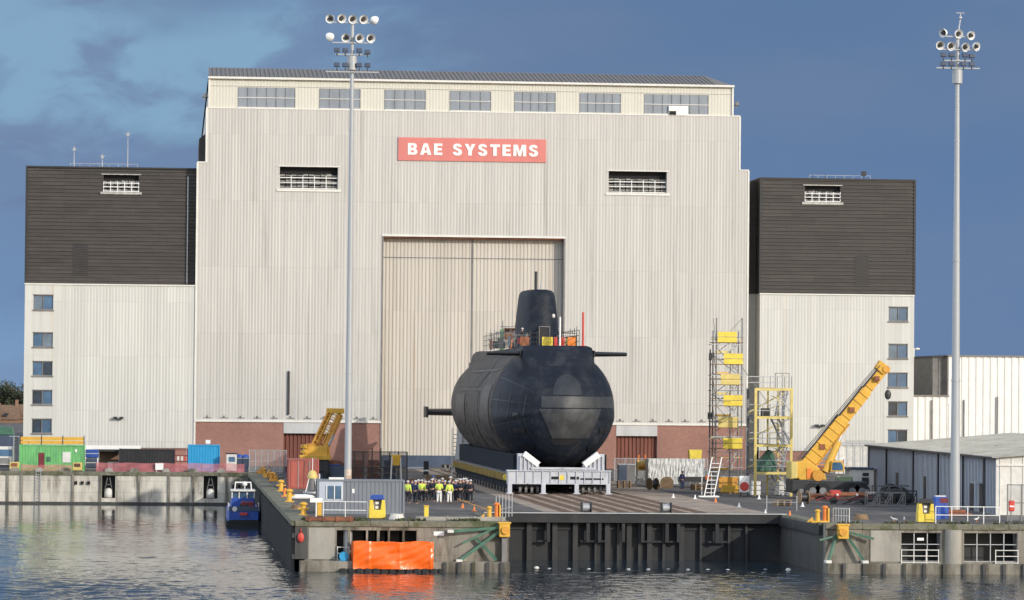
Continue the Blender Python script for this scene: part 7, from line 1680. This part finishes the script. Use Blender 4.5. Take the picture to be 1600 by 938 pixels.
for (px, py, m, lab) in ((1465, 812, 'blue', 'blue plastic drum on the quay between the kiosk and right mast'), (1477, 811, 'blue', 'blue plastic drum beside the right mast')):
    P = at(px, py); mb = MB(); mb.tube((0, 0, 0), (0, 0, .88), .3, n=18); mb.tube((0, 0, .28), (0, 0, .33), .32, n=18); mb.tube((0, 0, .58), (0, 0, .63), .32, n=18); tag(mb.build('plastic_drum', M[m], loc=P + Vector((0, .3, 0)), smooth='angle'), lab, 'drum')
P = at(1472, 803); e = empty('drum_rack', P + Vector((0, .6, 0)), label='navy tank with red band standing behind the blue drums', cat='tank'); part(e, o, 'tank', 'blue', lambda b: b.box(-.5, .45, -.4, .4, .1, 1.25), bevel=.06); part(e, o, 'band', 'maroon', lambda b: b.box(-.1, .47, -.42, -.39, .8, 1.15)); part(e, o, 'lid', 'offw', lambda b: b.box(-.4, .35, -.35, .35, 1.25, 1.33))
# gate panels at the right edge
wire_fence('tall grey palisade gate at the right edge before the shed gable', at(1574, 815), at(1640, 816), 2.6, 3, m='mesh', posts='galv_dark', name='palisade_gate')
P = at(1579, 816); e = empty('extinguisher_box', P + Vector((0, -.25, 0)), label='red extinguisher case on a post at the right edge', cat='case'); part(e, o, 'case', 'red', lambda b: b.box(-.2, .2, -.15, .1, .75, 1.5), bevel=.07); part(e, o, 'post', 'galv_dark', lambda b: b.bar((0, .12, 0), (0, .12, 1.4), .07)); part(e, o, 'band', 'white', lambda b: b.box(-.16, .16, -.17, -.14, 1.05, 1.15))
# gulls
def gull(loc, rz, label):
    mb = MB(); mb.loft([[(x, r * math.cos(a), .2 + zz_ + r * math.sin(a)) for a in [2 * math.pi * i / 10 for i in range(10)]] for x, r, zz_ in ((-.26, .01, -.01), (-.15, .05, 0), (0, .075, 0), (.1, .06, .03), (.15, .035, .08), (.17, .035, .12), (.2, .04, .14), (.235, .02, .135), (.27, .006, .125))])
    g_ = mb.build('gull', M['white'], loc=loc, rz=rz, smooth=True); tag(g_, label, 'bird')
    for y in (-.03, .03): q_ = MB(); q_.bar((0, y, 0), (0, y, .15), .015); q_.bar((0, y, .005), (.05, y, .005), .02); q_.build('leg', M['orange'], g_)
    for y in (-1, 1): q_ = MB(); q_.loft([[(.08, y * .068, .22), (-.1, y * .07, .25), (-.28, y * .02, .2), (-.1, y * .075, .19)], [(.08, y * .08, .22), (-.1, y * .085, .25), (-.28, y * .03, .2), (-.1, y * .09, .19)]]); q_.build('wing', M['steel'], g_)
gull(at(1397, 816), 2.8, 'white gull standing on the quay, the left of two before the kiosk'); gull(at(1413, 816), 1.4, 'white gull standing on the quay, the one nearer the yellow kiosk'); gull(at(1526, 816), .6, 'white gull standing on the quay beyond the white railing')
# gull camera on tower bracket
p = on(1436, 546, YF + 5); mb = MB(); mb.bar((-.6, 0, -.9), (-.6, 0, .1), .1); mb.bar((-1.2, 0, .0), (-.3, 0, 0), .08); mb.ball((-.2, 0, .05), .3, .2, .14); tag(mb.build('camera_arm', M['white'], loc=p), 'white security camera on an arm beside the right tower block', 'camera')

# things standing behind the crowd
for i, (px, Y_, wd, hh, m, lab) in enumerate(((655, 318, 2.2, .9, 'rust', 'brown timber and rust coloured stack behind the left part of the crowd'), (684, 330, 2.6, 1.0, 'wood', 'brown board stack behind the right part of the crowd'))):
    e = empty('board_stack', (on(px, 745, Y_).x, Y_, 0), label=lab, cat='stack')
    for k in range(4): part(e, (0, 0, 0), 'layer', m, lambda b: (b.box(-wd / 2 + .1 * (k % 2), wd / 2 - .07 * k, -.5, .5, k * hh / 4 + .04, (k + 1) * hh / 4), b.box(-wd / 3, wd / 3, -.52, -.48, k * hh / 4, (k + 1) * hh / 4 - .05)))
x = on(652, 735, 350).x; e = empty('road_barrier', (x, 350, 0), label='white horizontal barrier arm on a black box before the hall door', cat='barrier')
part(e, (0, 0, 0), 'arm', 'white', lambda b: b.box(-1.2, .9, -.05, .05, 1.15, 1.3)); part(e, (0, 0, 0), 'drive_box', 'blacksteel', lambda b: b.box(.6, 1.1, -.25, .25, 0, 1.9), bevel=.04); part(e, (0, 0, 0), 'box_band', 'white', lambda b: b.box(.58, 1.12, -.27, .27, .9, 1.05)); part(e, (0, 0, 0), 'arm_rest', 'steel', lambda b: b.bar((-1.1, 0, 0), (-1.1, 0, 1.15), .07))

# quay clutter: mooring ropes, cable reels, pallets, skips of scrap
def coil(P, m, label, r=.5):
    mb = MB(); 
    for j in range(4):
        rr = r - .04 * j; n = 18
        for k in range(n): a, b_ = 2 * math.pi * k / n, 2 * math.pi * (k + 1) / n; mb.bar((rr * math.cos(a), rr * math.sin(a), .06 + .09 * j), (rr * math.cos(b_), rr * math.sin(b_), .06 + .09 * j), .10)
    tag(mb.build('rope_coil', M[m], loc=P), label, 'rope')
coil(at(620, 812), 'offw', 'pale rope coil at the quay edge right of the yellow kiosk'); coil(at(465, 797), 'wood', 'brown rope coil between the yellow bollards on the pier'); coil(at(1345, 812), 'wood', 'brown rope coil on the quay before the lattice frames')
def reel(P, rz, label, m='wood'):
    e = empty('cable_reel', P, rz, label, 'cable reel')
    for s in (-.35, .35): part(e, (0, 0, 0), 'flange', m, lambda b: b.tube((s - .03, 0, .55), (s + .03, 0, .55), .55, n=20), smooth='angle')
    part(e, (0, 0, 0), 'drum', 'blacksteel', lambda b: b.tube((-.33, 0, .55), (.33, 0, .55), .34, n=16), smooth='angle')
reel(at(1020, 766), .4, 'wooden cable reel on the quay before the white sheeted stack'); reel(at(1042, 764), 1.2, 'dark wooden cable reel left of the walking worker'); reel(at(1255, 788), .2, 'wooden cable reel before the mobile crane outriggers')
def pallets(P, n, label, rz=0):
    e = empty('pallet_stack', P, rz, label, 'pallets')
    for k in range(n):
        part(e, (0, 0, 0), 'pallet', 'wood', lambda b: ([b.box(-.6, .6, y, y + .12, .14 * k + .10, .14 * k + .13) for y in (-.5, -.25, 0, .25, .45)], [b.box(x, x + .1, -.5, .57, .14 * k, .14 * k + .10) for x in (-.6, -.05, .5)]))
pallets(at(975, 763), 5, 'stack of wooden pallets just right of the cradle front'); pallets(at(1092, 766), 4, 'low wooden pallet stack left of the white step stand', .3); pallets(at(1222, 790), 3, 'low pallet stack before the yellow stair tower', .2)
def low_pile(P, wd, m, label, seed):
    rnd = random.Random(seed); mb = MB()
    for k in range(14): x = rnd.uniform(-wd / 2, wd / 2); y = rnd.uniform(-.4, .4); a = rnd.uniform(-.6, .6); l = rnd.uniform(.5, 1.3); z = rnd.uniform(.05, .5); mb.bar((x - l / 2, y, z), (x + l / 2, y + a, z + rnd.uniform(-.04, .25)), rnd.uniform(.06, .16))
    tag(mb.build('scrap_pile', M[m], loc=P), label, 'scrap')
low_pile(at(1290, 783), 2.6, 'rust', 'rusty scrap pile under the mobile crane', 1); low_pile(at(1010, 756), 3.0, 'galv_dark', 'grey scrap pile at the foot of the white sheeted stack', 2); low_pile(at(1350, 789), 3.0, 'pile', 'dark scrap pile between the red trailer and lattice frames', 3); low_pile(at(560, 742), 3.4, 'rust', 'rusty scrap pile behind the grey container roof', 4); low_pile(at(445, 748), 2.2, 'galv_dark', 'grey scrap pile by the ochre bollards', 5); low_pile(at(1150, 771), 2.0, 'wood', 'timber scrap pile at the foot of the scaffold tower', 6)
for i, (px, w_) in enumerate(((20, .5), (60, .35), (100, .6), (170, .4), (210, .5), (260, .35), (300, .6), (345, .45))):
    P = at(px, 738); mb = MB(); mb.box(-w_, w_, -.2, .2, 0, .28); mb.box(-w_ * .6, w_ * .7, -.15, .15, .28, .42); tag(mb.build('kerb_block', M['concrete_l' if i % 2 else 'concrete'], loc=(P.x, YFQ + .75, 0)), 'concrete block on the far quay edge below the netting', 'block', 'concrete blocks on the far quay edge')
# warm rust and tyre marks are in the paving; puddles and patches of newer asphalt
M['patchasphalt'] = mat('patch_asphalt', (.045, .045, .046), .8, var=.3, scale=1.5)
for i, (px, py, a, b_) in enumerate(((700, 803, 4, 1.6), (1130, 797, 5, 2.0), (1330, 800, 3.5, 1.2), (620, 770, 3, 5), (1000, 760, 5, 4), (730, 768, 3, 4))):
    P = at(px, py); mb = MB(); n = 18; mb.add([(a / 2 * math.cos(2 * math.pi * k / n) * (1 + .2 * math.sin(k * 2.3)), b_ / 2 * math.sin(2 * math.pi * k / n) * (1 + .25 * math.sin(k * 1.7)), 0) for k in range(n)], [tuple(range(n))])
    tag(mb.build('paving_patch', M['patchasphalt'], loc=(P.x, P.y, .0045)), kind='structure')
